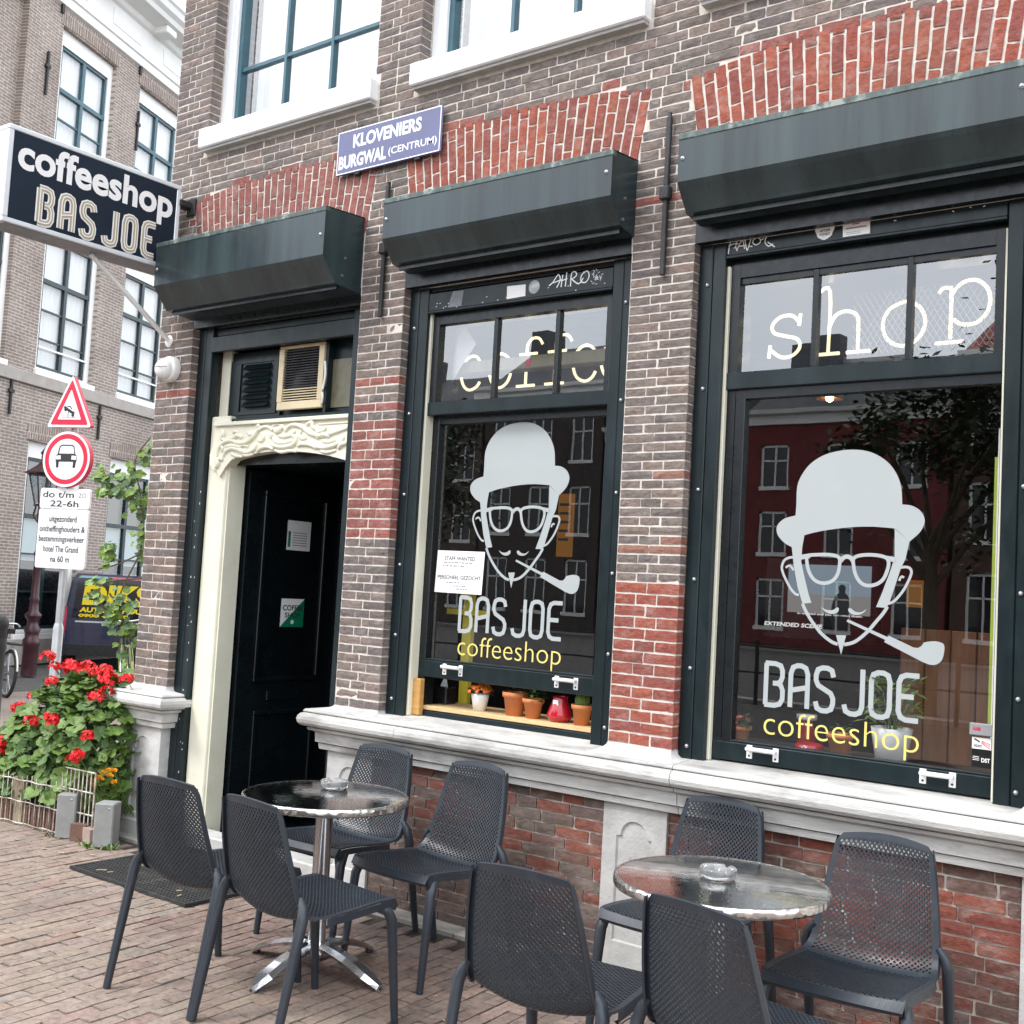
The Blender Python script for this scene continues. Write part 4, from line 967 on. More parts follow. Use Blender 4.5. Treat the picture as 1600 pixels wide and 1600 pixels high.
# ------------------------------------------------------------------ inside the shop
s = MB()
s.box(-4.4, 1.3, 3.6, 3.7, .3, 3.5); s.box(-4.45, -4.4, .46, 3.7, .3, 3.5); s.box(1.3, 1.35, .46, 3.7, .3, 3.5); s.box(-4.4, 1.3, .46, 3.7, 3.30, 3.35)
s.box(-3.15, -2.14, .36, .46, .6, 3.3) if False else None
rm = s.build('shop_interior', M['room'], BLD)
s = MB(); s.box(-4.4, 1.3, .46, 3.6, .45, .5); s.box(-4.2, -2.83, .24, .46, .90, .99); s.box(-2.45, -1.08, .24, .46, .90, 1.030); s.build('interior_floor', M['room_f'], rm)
q = MB()
for i in range(9): q.box(-1.86 + i * .115, -1.86 + i * .115 + .111, .98, 1.02, .52, 1.56, bev=.004)
q.build('brown_boards', M['wood_d'], rm)  # brown boards added behind the near pane to give its brown patch
q = MB(); q.box(-3.35, -2.9, 1.3, 1.34, .5, 1.55); q.build('cabinet', M['wood_d'], rm)
rg0 = random.Random(77)
# ------------------------------------------------------------------ enamel street name sign
M['enamel'] = pmat('blue_enamel', (.075, .080, .19), .30, .10, 5, .05, 20, .002, coat=.4)
ss = empty('street_sign', (-4.39, -.03, 3.9), 'blue enamel street name sign with white capitals between the upper windows', 'street sign')
q = MB(); q.box(-4.782, -4.002, -.036, -.022, 3.893, 4.148, bev=.006); q.build('sign_plate', M['enamel'], ss)
q = MB()
for a, b, c, d in ((-4.776, -4.008, 3.898, 3.904), (-4.776, -4.008, 4.137, 4.143), (-4.776, -4.770, 3.905, 4.136), (-4.014, -4.008, 3.905, 4.136)): q.poly([(a, -.0365, c), (b, -.0365, c), (b, -.0365, d), (a, -.0365, d)])
q.build('border_line', M['signwhite'], ss)
q = MB(); text(q, 'KLOVENIERS', FACE(-.0366), -4.655, -4.145, 4.035, 4.112, bold=.035); text(q, 'BURGWAL', FACE(-.0366), -4.760, -4.395, 3.925, 4.002, bold=.035); text(q, '(CENTRUM)', FACE(-.0366), -4.378, -4.030, 3.933, 3.985, bold=.01)
q.build('lettering', M['signwhite'], ss)
q = MB()
for x, z in ((-4.62, 4.152), (-4.17, 4.152), (-4.62, 3.889), (-4.17, 3.889)): q.box(x - .02, x + .02, -.032, -.006, z - .008, z + .008, bev=.003)
q.build('mounting_lug', M['iron'], ss)

# ------------------------------------------------------------------ projecting light box sign
M['navy'] = pmat('navy_sign_face', (.007, .016, .030), .5, .1, 6, spec=.25)
M['gold'] = pmat('tan_outline', (.42, .36, .24), .5, .05, 8)
M['alu'] = pmat('pale_aluminium_frame', (.70, .73, .76), .35, .04, 8, metal=.2)
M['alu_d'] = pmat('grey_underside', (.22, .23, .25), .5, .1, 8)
lb = empty('light_box_sign', (-6.12, -.1, 3.5), 'projecting navy light box sign with white frame and cream lettering', 'sign')
XS = -6.12; YA, YB, ZA, ZB = -1.235, -.090, 3.500, 4.050
q = MB(); q.box(XS - .20, XS - .006, YA + .004, YB - .004, ZA + .004, ZB - .004); q.build('case', M['signwhite'], lb)
q = MB()
for y0, y1, z0, z1 in ((YA, YB, ZB - .028, ZB), (YA, YB, ZA, ZA + .028), (YA, YA + .034, ZA + .029, ZB - .029), (YB - .030, YB, ZA + .029, ZB - .029)): q.box(XS - .208, XS + .004, y0, y1, z0, z1, bev=.004)
q.build('frame', M['alu'], lb)
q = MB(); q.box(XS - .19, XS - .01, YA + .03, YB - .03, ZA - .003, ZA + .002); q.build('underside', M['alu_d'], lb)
q = MB(); q.add([(XS, YA + .034, ZA + .028), (XS, YB - .03, ZA + .028), (XS, YB - .03, ZB - .028), (XS, YA + .034, ZB - .028)], [(0, 1, 2, 3)]); q.build('sign_face', M['navy'], lb)
SG = lambda a, b, d=0: (XS + .002 + d, a, b)
q = MB(); text(q, 'coffeeshop', SG, -1.170, -.145, 3.765, 4.000, bold=.03); q.build('white_lettering', M['signwhite'], lb)
q = MB(); bas_joe(q, SG, -1.045, -.24, 3.530, 3.768, .044); q.build('outlined_lettering', M['signwhite'], lb)
q = MB(); bas_joe(q, lambda a, b, d=0: SG(a, b, .0022 + d), -1.045, -.24, 3.530, 3.768, .044, tw=.028); q.build('inner_lettering', M['gold'], lb)
q = MB(); bas_joe(q, lambda a, b, d=0: SG(a, b, .0044 + d), -1.045, -.24, 3.530, 3.768, .044, tw=.007); q.build('hair_line', M['signwhite'], lb)
q = MB(); q.tube([(XS - .10, -.62, 3.49), (-6.25, .0, 3.09)], .016, 8); q.lathe([(0, .012), (.03, .01), (.04, 0)], (-6.25, -.003, 3.09), 12, axis='y'); q.build('strut', M['whitepl'], lb)
q = MB(); q.box(XS - .06, XS + .02, -.10, -.004, 3.925, 3.965, bev=.004); q.box(XS - .03, XS + .05, -.02, -.004, 3.88, 3.99, bev=.004); q.build('bracket', M['iron'], lb)

# ------------------------------------------------------------------ security camera
SK = .80
sc_ = empty('security_camera', (-6.19, -.02, 2.90), 'white round security camera on the corner brickwork', 'camera')
q = MB().lathe([(0, .050), (.066, .049), (.078, .042), (.082, .028), (.082, 0)], (-6.19, -.004, 2.902), 32, axis='y'); q.build('housing', M['whitepl'], sc_)
q = MB()
rot = Matrix.Translation((-6.196, -.046, 2.897)) @ Matrix.Rotation(rad(20), 4, 'Z') @ Matrix.Scale(.76, 4)
t_ = MB().lathe([(.086, 0), (.088, .02), (.080, .05), (.060, .075), (.03, .088), (0, .092)], (0, 0, 0), 28, axis='y'); q.merge(t_, rot); q.build('ball', M['whitepl'], sc_)
q = MB(); vs = []; 
t_ = MB(); n_ = 14; pts_ = []
for j in range(5):
    for i in range(n_ + 1):
        a = math.pi + math.pi * i / n_; e = rad(j / 4 * 66); r = .0895
        pts_.append((r * math.cos(e) * .62 * math.cos(a) , -.028 - r * math.sin(e) * .75, r * math.cos(e) * .62 * math.sin(a) + .012))
t_.add(pts_, [(j * (n_ + 1) + i, j * (n_ + 1) + i + 1, (j + 1) * (n_ + 1) + i + 1, (j + 1) * (n_ + 1) + i) for j in range(4) for i in range(n_)], smooth=True)
q.merge(t_, rot); q.build('dark_dome', M['blackpl'], sc_)
q = MB(); t_ = MB(); t_.tube([(-.082, -.02, .012), (-.05, -.082, .014), (0, -.100, .014), (.05, -.082, .014), (.082, -.02, .012)], .006, 8); q.merge(t_, rot); q.build('visor', M['whitepl'], sc_)

# ------------------------------------------------------------------ neon words
M['neon'] = emat('neon_tube', (1.0, .84, .50), 1.25)
M['neon_off'] = pmat('neon_backing', (.5, .5, .5), .4, .05, 8)
def neon(name, label, letters, Y, loc, cat='neon sign'):
    r = empty(name, loc, label, cat)
    for strokes in letters:
        q = MB()
        for s in strokes: q.tube([(a, Y, b) for a, b in (smooth(s, k=4) if len(s) > 2 else s)], .0078, 8)
        q.build('neon_letter', M['neon'], r)
    q = MB()
    for strokes in letters:
        a, b = strokes[0][0]; q.tube([(a, Y, b), (a, Y + .05, b + .01)], .004, 6)
    q.build('wire_support', M['ink'], r)
    return r
def ltr(x, w, z, h_, strokes): return [[(x + a * w, z + b * h_) for a, b in s] for s in strokes]
Zn, Xh = 2.735, .19
G_o = [[(.5, 1), (.15, .85), (0, .5), (.15, .15), (.5, 0), (.85, .15), (1, .5), (.85, .85), (.53, 1)]]
G_s = [[(.95, 1.0), (.92, .72)], [(.92, .80), (.7, .97), (.35, .97), (.10, .80), (.15, .60), (.5, .50), (.88, .40), (.96, .2), (.75, .02), (.4, .0), (.05, .2)], [(.05, .3), (.02, 0)]]
G_h = [[(.02, 1.52), (.25, 1.52), (.25, 0.0)], [(-.02, 0), (.48, 0)], [(.25, .62), (.38, .92), (.6, 1.0), (.80, .88), (.84, .62), (.84, 0)], [(.62, 0), (1.08, 0)]]
G_p = [[(-.02, .96), (.06, 1.06), (.2, 1.06), (.24, .95), (.24, -.06)], [(-.06, -.14), (.50, -.14)], [(.26, .92), (.45, 1.14), (.75, 1.16), (.98, .90), (.98, .50), (.75, .24), (.45, .24), (.30, .36)]]
G_c = [[(.93, .80), (.75, .97), (.45, 1), (.15, .85), (0, .5), (.15, .15), (.45, 0), (.8, .08), (.95, .22)]]
G_f = [[(1.0, 1.22), (.85, 1.40), (.60, 1.42), (.42, 1.25), (.40, 1.0), (.40, 0.02)], [(.12, .96), (.80, .96)], [(.05, 0), (.75, 0)]]
G_e = [[(.03, .52), (.97, .52), (.85, .86), (.5, 1), (.15, .85), (0, .5), (.15, .15), (.5, 0), (.80, .08), (.95, .25)]]
neon('neon_word_shop', 'glowing neon word shop behind the near window', [ltr(-2.285, .155, Zn + .005, Xh, G_s), ltr(-2.06, .225, Zn + .002, Xh * .96, G_h), ltr(-1.765, .18, Zn + .01, Xh * 1.0, G_o), ltr(-1.530, .20, Zn + .035, Xh * 1.0, G_p)], .35, (-1.8, .35, 2.72))
neon('neon_word_coffee', 'glowing neon word coffee behind the middle window', [ltr(-4.225, .145, Zn, .19, G_c), ltr(-4.020, .15, Zn, .19, G_o), ltr(-3.835, .17, Zn, .18, G_f), ltr(-3.645, .17, Zn, .18, G_f), ltr(-3.460, .15, Zn, .19, G_e), ltr(-3.285, .15, Zn, .19, G_e)], .50, (-3.6, .5, 2.7))
# stained beam and cloth in the middle window, wire mesh in the near window
M['beam'] = pmat('stained_plaster_beam', (.30, .27, .17), .85, .25, 10, .3, 60, .004, dirt=(.10, .07, .05), dirt_t=(.55, .8), stretch=(1, 1, .3))
bm_ = MB(); bm_.box(-4.25, -2.86, .30, .38, 2.780, 2.848, bev=.006); bo = bm_.build('interior_beam', M['beam'], W2)
bm_ = MB(); bm_.box(-3.62, -3.585, .298, .2985, 2.79, 2.83); bm_.build('red_smear', M['red'], bo)
q = MB(); pts_ = [(-4.16, 3.05), (-4.02, 3.05), (-3.93, 2.93), (-4.03, 2.80), (-4.10, 2.67), (-4.135, 2.645), (-4.16, 2.70)]
q.add([(a, .26 + .02 * math.sin(a * 60), b) for a, b in pts_], [tuple(range(len(pts_)))]); q.build('white_cloth', M['curtain'], W2)
q = MB()
for i in range(34):
    x = -1.86 + i * .026
    for s_ in (-1, 1):
        xa, xb = x, x + s_ * .16; za, zb = 2.70, 2.965
        lo, hi = -1.86, -1.215
        def clipx(xa, za, xb, zb):
            if xb < lo: t = (lo - xa) / (xb - xa); return lo, za + t * (zb - za)
            if xb > hi: t = (hi - xa) / (xb - xa); return hi, za + t * (zb - za)
            return xb, zb
        if lo <= xa <= hi:
            xb2, zb2 = clipx(xa, za, xb, zb); q.tube([(xa, .26 + .002 * s_, za), (xb2, .26 + .002 * s_, zb2)], .0016, 4, caps=False)
q.build('wire_mesh', M['bolt'], W3)
q = MB(); q.box(-1.90, -1.20, .27, .29, 2.675, 2.70); q.box(-1.205, -1.185, .25, .28, 2.68, 3.0); q.build('mesh_frame', M['iron'], W3)

# ------------------------------------------------------------------ notice on the middle window, yellow sign behind it
nt2 = empty('paper_notice', (-3.87, .157, 1.6), 'white staff wanted paper taped inside the middle window', 'notice')
q = MB(); q.poly([(-4.028, .1575, 1.602), (-3.712, .1575, 1.600), (-3.704, .1575, 1.818), (-4.020, .1575, 1.820)]); q.build('paper_sheet', M['paper'], nt2)
q = MB(); text(q, 'STAFF WANTED', FACE(.1570), -3.970, -3.765, 1.770, 1.790, bold=.015); text(q, 'PERSONEEL GEZOCHT', FACE(.1570), -4.010, -3.722, 1.672, 1.692, bold=.015)
q.build('heading', M['ink'], nt2)
q = MB()
for z, a, b in ((1.755, -3.975, -3.77), (1.738, -3.98, -3.83), (1.652, -3.95, -3.86), (1.635, -3.90, -3.82), (1.62, -3.88, -3.80)):
    x = a
    while x < b - .01: w_ = rg0.uniform(.008, .03); q.poly([(x, .1570, z), (min(x + w_, b), .1570, z), (min(x + w_, b), .1570, z + .006), (x, .1570, z + .006)]); x += w_ + .006
q.build('small_print', M['ink_grey'], nt2)
M['yellow_s'] = pmat('yellow_sign', (.72, .62, .06), .5, .06, 8)
ys = empty('floor_sign', (-3.98, .45, 1.0), 'yellow warning stand seen low through the middle window', 'sign')
q = MB(); q.prism([(-4.12, 1.68), (-4.02, 1.56), (-3.92, 1.68), (-4.02, 1.80)], FACE(.42), 0, .012); q.build('diamond', M['yellow_s'], ys)
q = MB(); q.box(-4.05, -3.99, .43, .46, 1.0, 1.6); q.box(-4.16, -3.88, .42, .45, 1.485, 1.515); q.build('stand', M['yellow_s'], ys)
# lit things inside
M['bulb'] = emat('warm_bulb', (1, .62, .25), 14); M['warm'] = emat('amber_glow', (1, .42, .07), .10); M['brass'] = pmat('brass', (.5, .32, .12), .3, .1, 10, metal=1)
pl_ = empty('pendant_lamp', (-2.34, 1.2, 2.6), 'small brass pendant lamp glowing behind the near window', 'lamp')
q = MB().lathe([(.03, .05), (.06, .03), (.075, -.01), (.07, -.012)], (-2.34, 1.2, 2.71), 16); q.build('lamp_shade', M['brass'], pl_)
q = MB().lathe([(0, -.02), (.018, -.008), (.02, .01), (0, .03)], (-2.34, 1.2, 2.70), 10); q.build('bulb', M['bulb'], pl_)
q = MB().tube([(-2.34, 1.2, 2.75), (-2.34, 1.2, 3.3)], .004, 5); q.build('cord', M['ink'], pl_)
tv = empty('television', (-2.42, 1.5, 1.4), 'television showing a film still behind the near window', 'television')
M['tvs'] = emat('screen_sky', (.36, .50, .60), .32); M['tvs2'] = emat('screen_sand', (.50, .52, .52), .25); M['tvd'] = pmat('screen_dark', (.015, .015, .018), .5, .1, 5); M['tvw'] = emat('screen_text', (.9, .9, .9), .6)
q = MB(); q.box(-2.80, -2.16, 1.505, 1.56, 1.45, 1.90, bev=.01); q.build('case', M['blackpl'], tv)
q = MB(); q.poly([(-2.66, 1.5, 1.70), (-2.20, 1.5, 1.70), (-2.20, 1.5, 1.86), (-2.66, 1.5, 1.86)]); q.build('screen', M['tvs'], tv)
q = MB(); q.poly([(-2.66, 1.4995, 1.60), (-2.20, 1.4995, 1.60), (-2.20, 1.4995, 1.70), (-2.66, 1.4995, 1.70)]); q.build('screen_lower', M['tvs2'], tv)
q = MB(); q.prism(smooth([(-2.40, 1.52), (-2.41, 1.64), (-2.39, 1.70), (-2.37, 1.715), (-2.375, 1.745), (-2.355, 1.76), (-2.335, 1.745), (-2.338, 1.715), (-2.315, 1.69), (-2.31, 1.60), (-2.325, 1.52)], True, 2), FACE(1.4985), 0, .0005); q.build('figure_silhouette', M['tvd'], tv)
q = MB(); text(q, 'EXTENDED SCENE', FACE(1.498), -2.79, -2.46, 1.520, 1.542, bold=.03, shear=.2); text(q, 'in my bed and you between them.', FACE(1.498), -2.60, -2.24, 1.588, 1.602, bold=.02); q.build('caption', M['tvw'], tv)
gl_ = empty('glowing_panel', (-2.05, 1.6, 1.5), 'small amber light panel deep inside the shop', 'lamp')
q = MB(); q.box(-2.05, -1.97, 1.6, 1.62, 1.66, 1.80); q.build('amber_panel', M['warm'], gl_)
gp = empty('orange_poster', (-3.6, 1.0, 1.6), 'orange glowing poster deep behind the middle window', 'poster')
q = MB(); q.box(-3.86, -3.76, 1.0, 1.02, 1.84, 2.20); q.build('board', M['warm'], gp)  # the poster emits its own orange; the glow is put into its colour
q = MB()
for i in range(5): q.poly([(-3.85, .998, 2.13 - i * .05), (-3.78, .998, 2.13 - i * .05), (-3.78, .998, 2.145 - i * .05), (-3.85, .998, 2.145 - i * .05)])
q.build('board_lines', M['ink'], gp)

# ------------------------------------------------------------------ potted plants
M['leaf'] = pmat('plant_leaf', (.055, .12, .025), .5, .3, 6); M['leaf_l'] = pmat('pale_plant_leaf', (.13, .20, .05), .5, .25, 6); M['cactus'] = pmat('cactus_skin', (.10, .15, .03), .7, .3, 60, .6, 150, .004)
M['orange_f'] = pmat('orange_petals', (.75, .16, .02), .6, .2, 30); M['pink_f'] = pmat('pink_petals', (.75, .14, .16), .6, .15, 30); M['redglass'] = pmat('red_glazed_ceramic', (.40, .008, .02), .12, .1, 5, coat=.6)
M['potwhite'] = pmat('white_glazed_pot', (.78, .78, .77), .35, .03, 8)
def pot_prof(r0, r1, h_, rim=True):
    return [(0, 0), (r0, 0), (r0 + (r1 - r0) * .80, h_ * .78)] + ([(r1 + .004, h_ * .78), (r1 + .006, h_), (r1 - .004, h_), (r1 - .008, h_ * .85), (0, h_ * .85)] if rim else [(r1, h_), (r1 - .005, h_), (r1 - .008, h_ * .85), (0, h_ * .85)])
def leafy(mb, c, n, r, zr, size, rng, up=.4):
    for i in range(n):
        a = rng.uniform(0, 6.28); rr = r * math.sqrt(rng.random()); z = rng.uniform(*zr)
        p = Vector(c) + Vector((rr * math.cos(a), rr * math.sin(a), z)); d = Vector((math.cos(a), math.sin(a), rng.uniform(-up, up * 2))).normalized(); sd_ = d.cross(Vector((0, 0, 1))).normalized()
        s = size * rng.uniform(.7, 1.3)
        mb.add([p, p + d * s * .5 + sd_ * s * .3, p + d * s + Vector((0, 0, -.1 * s)), p + d * s * .5 - sd_ * s * .3], [(0, 1, 2, 3)])
def blossoms(mb, c, n, r, size, rng, z=0):
    for i in range(n):
        a = rng.uniform(0, 6.28); e = rng.uniform(.1, 1.4); p = Vector(c) + Vector((math.cos(a) * math.sin(e), math.sin(a) * math.sin(e), math.cos(e) * .6)) * r
        nrm = (p - Vector(c)).normalized(); t1 = nrm.cross(Vector((.3, .5, .8))).normalized(); t2 = nrm.cross(t1)
        k = 5; vs = [p + nrm * size * .2] + [p + (t1 * math.cos(6.283 * j / k) + t2 * math.sin(6.283 * j / k)) * size * (.9 if j % 1 == 0 else .5) + nrm * rng.uniform(-.2, .3) * size for j in range(k)]
        mb.add(vs, [(0, 1 + j, 1 + (j + 1) % k) for j in range(k)])
rg = random.Random(12)
def potted(x, y, z, r0, r1, h_, pm, label, plant):
    r = empty('potted_plant', (x, y, z), label, 'plant', 'pots on the window shelves')
    q = MB().lathe(pot_prof(r0, r1, h_, pm != 'potwhite'), (x, y, z), 24); q.build('pot', M[pm], r)
    q = MB().lathe([(0, h_ * .87), (r1 * .9, h_ * .86)], (x, y, z), 16); q.build('soil', M['soil'], r)
    plant(r, x, y, z + h_ * .85); return r
def pl_flower(mat, lab='leaf', n=90, R=.06):
    def f(r, x, y, z):
        q = MB(); leafy(q, (x, y, z), 60, R * .8, (.01, R * .9), .032, rg); q.build('leaves', M[lab], r)
        q = MB(); blossoms(q, (x, y, z + .018), n, R, .011, rg); q.build('blossoms', M[mat], r)
    return f
def pl_sprig(r, x, y, z):
    q = MB(); leafy(q, (x, y, z), 45, .05, (.0, .07), .035, rg); q.build('leaves', M['leaf'], r)
    q = MB(); 
    for dx in (-.025, .02): blossoms(q, (x + dx, y - .02, z + .075), 12, .018, .009, rg)
    q.build('blossoms', M['pink_f'], r)
def pl_green(r, x, y, z):
    q = MB(); leafy(q, (x, y, z), 30, .04, (.0, .05), .03, rg); q.build('leaves', M['leaf'], r)
def pl_cactus(r, x, y, z):
    q = MB(); n = 14
    prof = [(.030, 0), (.036, .02), (.036, .045), (.026, .068), (.010, .078), (0, .080)]
    for k in range(28):
        a = 2 * math.pi * k / 28; kk = 1 if k % 2 else .86
        for pr, ph in prof: q.v.append((x + pr * kk * math.cos(a), y + pr * kk * math.sin(a), z + ph))
    m_ = len(prof)
    for k in range(28):
        for i in range(m_ - 1): q.f.append((k * m_ + i, ((k + 1) % 28) * m_ + i, ((k + 1) % 28) * m_ + i + 1, k * m_ + i + 1)); q.m.append(0); q.sm.append(False)
    q.build('cactus_body', M['cactus'], r)
def pl_bush(r, x, y, z):
    q = MB(); leafy(q, (x, y, z + .02), 110, .10, (.0, .19), .055, rg, .6)
    for i in range(8):
        a = i * .8; q.tube([(x, y, z - .02), (x + .08 * math.cos(a), y + .08 * math.sin(a), z + .15)], .003, 4)
    q.build('leaves', M['leaf_l'], r)
ZS = 1.0145
potted(-3.728, .215, ZS, .032, .047, .085, 'potwhite', 'orange flowers in a white pot on the raised window shelf', pl_flower('orange_f', R=.068))
potted(-3.505, .215, ZS, .042, .060, .115, 'terracotta', 'large terracotta pot beside the small pink flowered pot on the shelf', pl_green)
potted(-3.385, .205, ZS, .034, .050, .095, 'terracotta', 'small terracotta pot with one pink bloom left of the red vase', pl_sprig)
potted(-3.097, .205, ZS, .036, .047, .095, 'terracotta', 'round cactus in terracotta pot right of the red vase', pl_cactus)
vz = empty('red_vase', (-3.232, .215, ZS), 'squat red glazed vase between two terracotta pots', 'vase')
q = MB().lathe([(0, 0), (.045, 0), (.060, .018), (.062, .035), (.048, .075), (.036, .105), (.038, .122), (.034, .122), (.032, .10), (0, .03)], (-3.232, .215, ZS), 28); q.build('vase_body', M['redglass'], vz)
q = MB(); q.box(-3.245, -3.215, .172, .176, ZS + .075, ZS + .105); q.build('white_label', M['paper'], vz)
ZI = 1.0315
potted(-2.283, .215, ZI, .034, .048, .072, 'terracotta', 'pink flowers in a terracotta pot at the left of the near window', pl_flower('pink_f', n=26, R=.055))
potted(-1.835, .225, ZI, .040, .052, .090, 'terracotta', 'terracotta pot behind the yellow lettering of the near window', pl_green)
potted(-1.635, .255, ZI, .060, .082, .135, 'potwhite', 'bushy green plant in a white pot in the near window', pl_bush)
tr = empty('red_ashtray', (-1.965, .22, ZI), 'low red branded dish behind the yellow lettering', 'ashtray')
q = MB().lathe([(0, 0), (.056, 0), (.058, .03), (.050, .034), (.046, .012), (0, .01)], (-1.965, .22, ZI), 28); q.build('dish', M['redglass'], tr)
q = MB(); text(q, 'AT', FACE(.160), -1.98, -1.95, ZI + .008, ZI + .026, bold=.02); q.build('lettering', M['paper'], tr)
cn = empty('red_can', (-2.10, .5, ZI), 'small red can standing behind the yellow lettering', 'can')
q = MB().lathe([(0, -.05), (.04, -.05), (.042, .04), (.03, .085), (.03, .10), (0, .10)], (-2.10, .5, ZI), 20); q.build('can_body', M['redglass'], cn)
q = MB().lathe([(.032, .10), (.045, .105), (.045, .125), (0, .127)], (-2.10, .5, ZI), 20); q.build('white_cap', M['whitepl'], cn)
bx2 = empty('black_box', (-4.0, .30, ZS), 'small black box with blue tissue at the left end of the shelf', 'box')
q = MB(); q.box(-4.085, -3.995, .26, .35, ZS, ZS + .09, bev=.006); q.build('box_body', M['blackpl'], bx2)
q = MB(); q.add([(-4.07, .30, ZS + .09), (-4.01, .29, ZS + .09), (-4.03, .30, ZS + .135), (-4.05, .31, ZS + .15)], [(0, 1, 2, 3)]); q.build('tissue', M['curtain'], bx2)
# ------------------------------------------------------------------ perforated plastic chairs
def chair_surface():
    side = smooth([(.250, .425), (.246, .440), (.225, .452), (.14, .452), (.03, .444), (-.08, .438), (-.140, .444), (-.178, .470), (-.203, .525), (-.224, .60), (-.246, .69), (-.262, .765), (-.272, .815), (-.276, .826)], k=8)
    P = np.array(side); d = np.r_[0, np.cumsum(np.hypot(*np.diff(P, axis=0).T))]; L = d[-1]
    wv = np.array([(0, .225), (.05, .232), (.25, .238), (.40, .238), (.47, .232), (.55, .222), (.70, .208), (.85, .190), (.96, .174), (1, .166)])
    def S(u, v):
        s = v * L; y = np.interp(s, d, P[:, 0]); z = np.interp(s, d, P[:, 1]); w = np.interp(v, wv[:, 0], wv[:, 1])
        t2 = 1 - u * u
        back = 1 / (1 + math.exp(-(v - .47) * 26)); seat = 1 - back
        y -= back * .030 * t2; z -= seat * .014 * t2 * (1 - math.exp(-v * 14)); y += seat * .022 * t2 * math.exp(-v * 9)
        jn = math.exp(-((v - .455) / .085) ** 2); y -= jn * .030 * t2; z -= jn * .022 * t2
        z += .018 * t2 * max(0, (v - .93) / .07)
        return Vector((u * w, y, z))
    return S
CS = chair_surface()
def perforated(v0, v1, nu, nv, h=.335, mu=.085, mlo=.03, mhi=.03):
    """shell patch between v0 and v1 with staggered diamond holes inside a solid border"""
    u0, u1 = -1 + mu, 1 - mu; a0, a1 = v0 + mlo, v1 - mhi
    key = {}; vs = []; fs = []
    def vert(i, j):
        k = (round(i, 4), round(j, 4))
        if k not in key: key[k] = len(vs); vs.append((u0 + (u1 - u0) * i / nu, a0 + (a1 - a0) * j / nv))
        return key[k]
    for i in range(nu):
        for j in range(nv):
            N, E, S_, W_ = vert(i + .5, j + .5 + h), vert(i + .5 + h, j + .5), vert(i + .5, j + .5 - h), vert(i + .5 - h, j + .5)
            fs += [(N, E, vert(i + 1, j + 1 - h), vert(i + 1 - h, j + 1)), (E, S_, vert(i + 1 - h, j), vert(i + 1, j + h)), (S_, W_, vert(i, j + h), vert(i + h, j)), (W_, N, vert(i + h, j + 1), vert(i, j + 1 - h))]
            fs += [(N, vert(i + 1 - h, j + 1), vert(i + h, j + 1)), (E, vert(i + 1, j + h), vert(i + 1, j + 1 - h)), (S_, vert(i + h, j), vert(i + 1 - h, j)), (W_, vert(i, j + 1 - h), vert(i, j + h))]
    # close the half holes along the border
    for i in range(1, nu):
        fs += [(vert(i - h, 0), vert(i + h, 0), vert(i, h)), (vert(i - h, nv), vert(i, nv - h), vert(i + h, nv))]
    for j in range(1, nv):
        fs += [(vert(0, j - h), vert(h, j), vert(0, j + h)), (vert(nu, j - h), vert(nu, j + h), vert(nu - h, j))]
    for a, b, c in ((vert(0, 0), vert(h, 0), vert(0, h)), (vert(nu, 0), vert(nu, h), vert(nu - h, 0)), (vert(0, nv), vert(0, nv - h), vert(h, nv)), (vert(nu, nv), vert(nu - h, nv), vert(nu, nv - h))): fs.append((a, b, c))
    def line(n): return [0.0] + [x for k in range(n) for x in ((k + h) if True else 0, k + 1 - h)] + [float(n)]
    def raw(u, v): vs.append((u, v)); return len(vs) - 1
    bu = [vert(i, 0) for i in line(nu)]; tu = [vert(i, nv) for i in line(nu)]; lv = [vert(0, j) for j in line(nv)]; rv = [vert(nu, j) for j in line(nv)]
    ob = [raw(vs[k][0], v0) for k in bu]; ot = [raw(vs[k][0], v1) for k in tu]; ol = [raw(-1, vs[k][1]) for k in lv]; orr = [raw(1, vs[k][1]) for k in rv]
    for k in range(len(bu) - 1): fs += [(ob[k], ob[k + 1], bu[k + 1], bu[k]), (tu[k], tu[k + 1], ot[k + 1], ot[k])]
    for k in range(len(lv) - 1): fs += [(ol[k], lv[k], lv[k + 1], ol[k + 1]), (rv[k], orr[k], orr[k + 1], rv[k + 1])]
    cbl, cbr, ctl, ctr = raw(-1, v0), raw(1, v0), raw(-1, v1), raw(1, v1)
    fs += [(cbl, ob[0], bu[0], ol[0]), (ob[-1], cbr, orr[0], bu[-1]), (ol[-1], tu[0], ot[0], ctl), (tu[-1], orr[-1], ctr, ot[-1])]
    return vs, fs
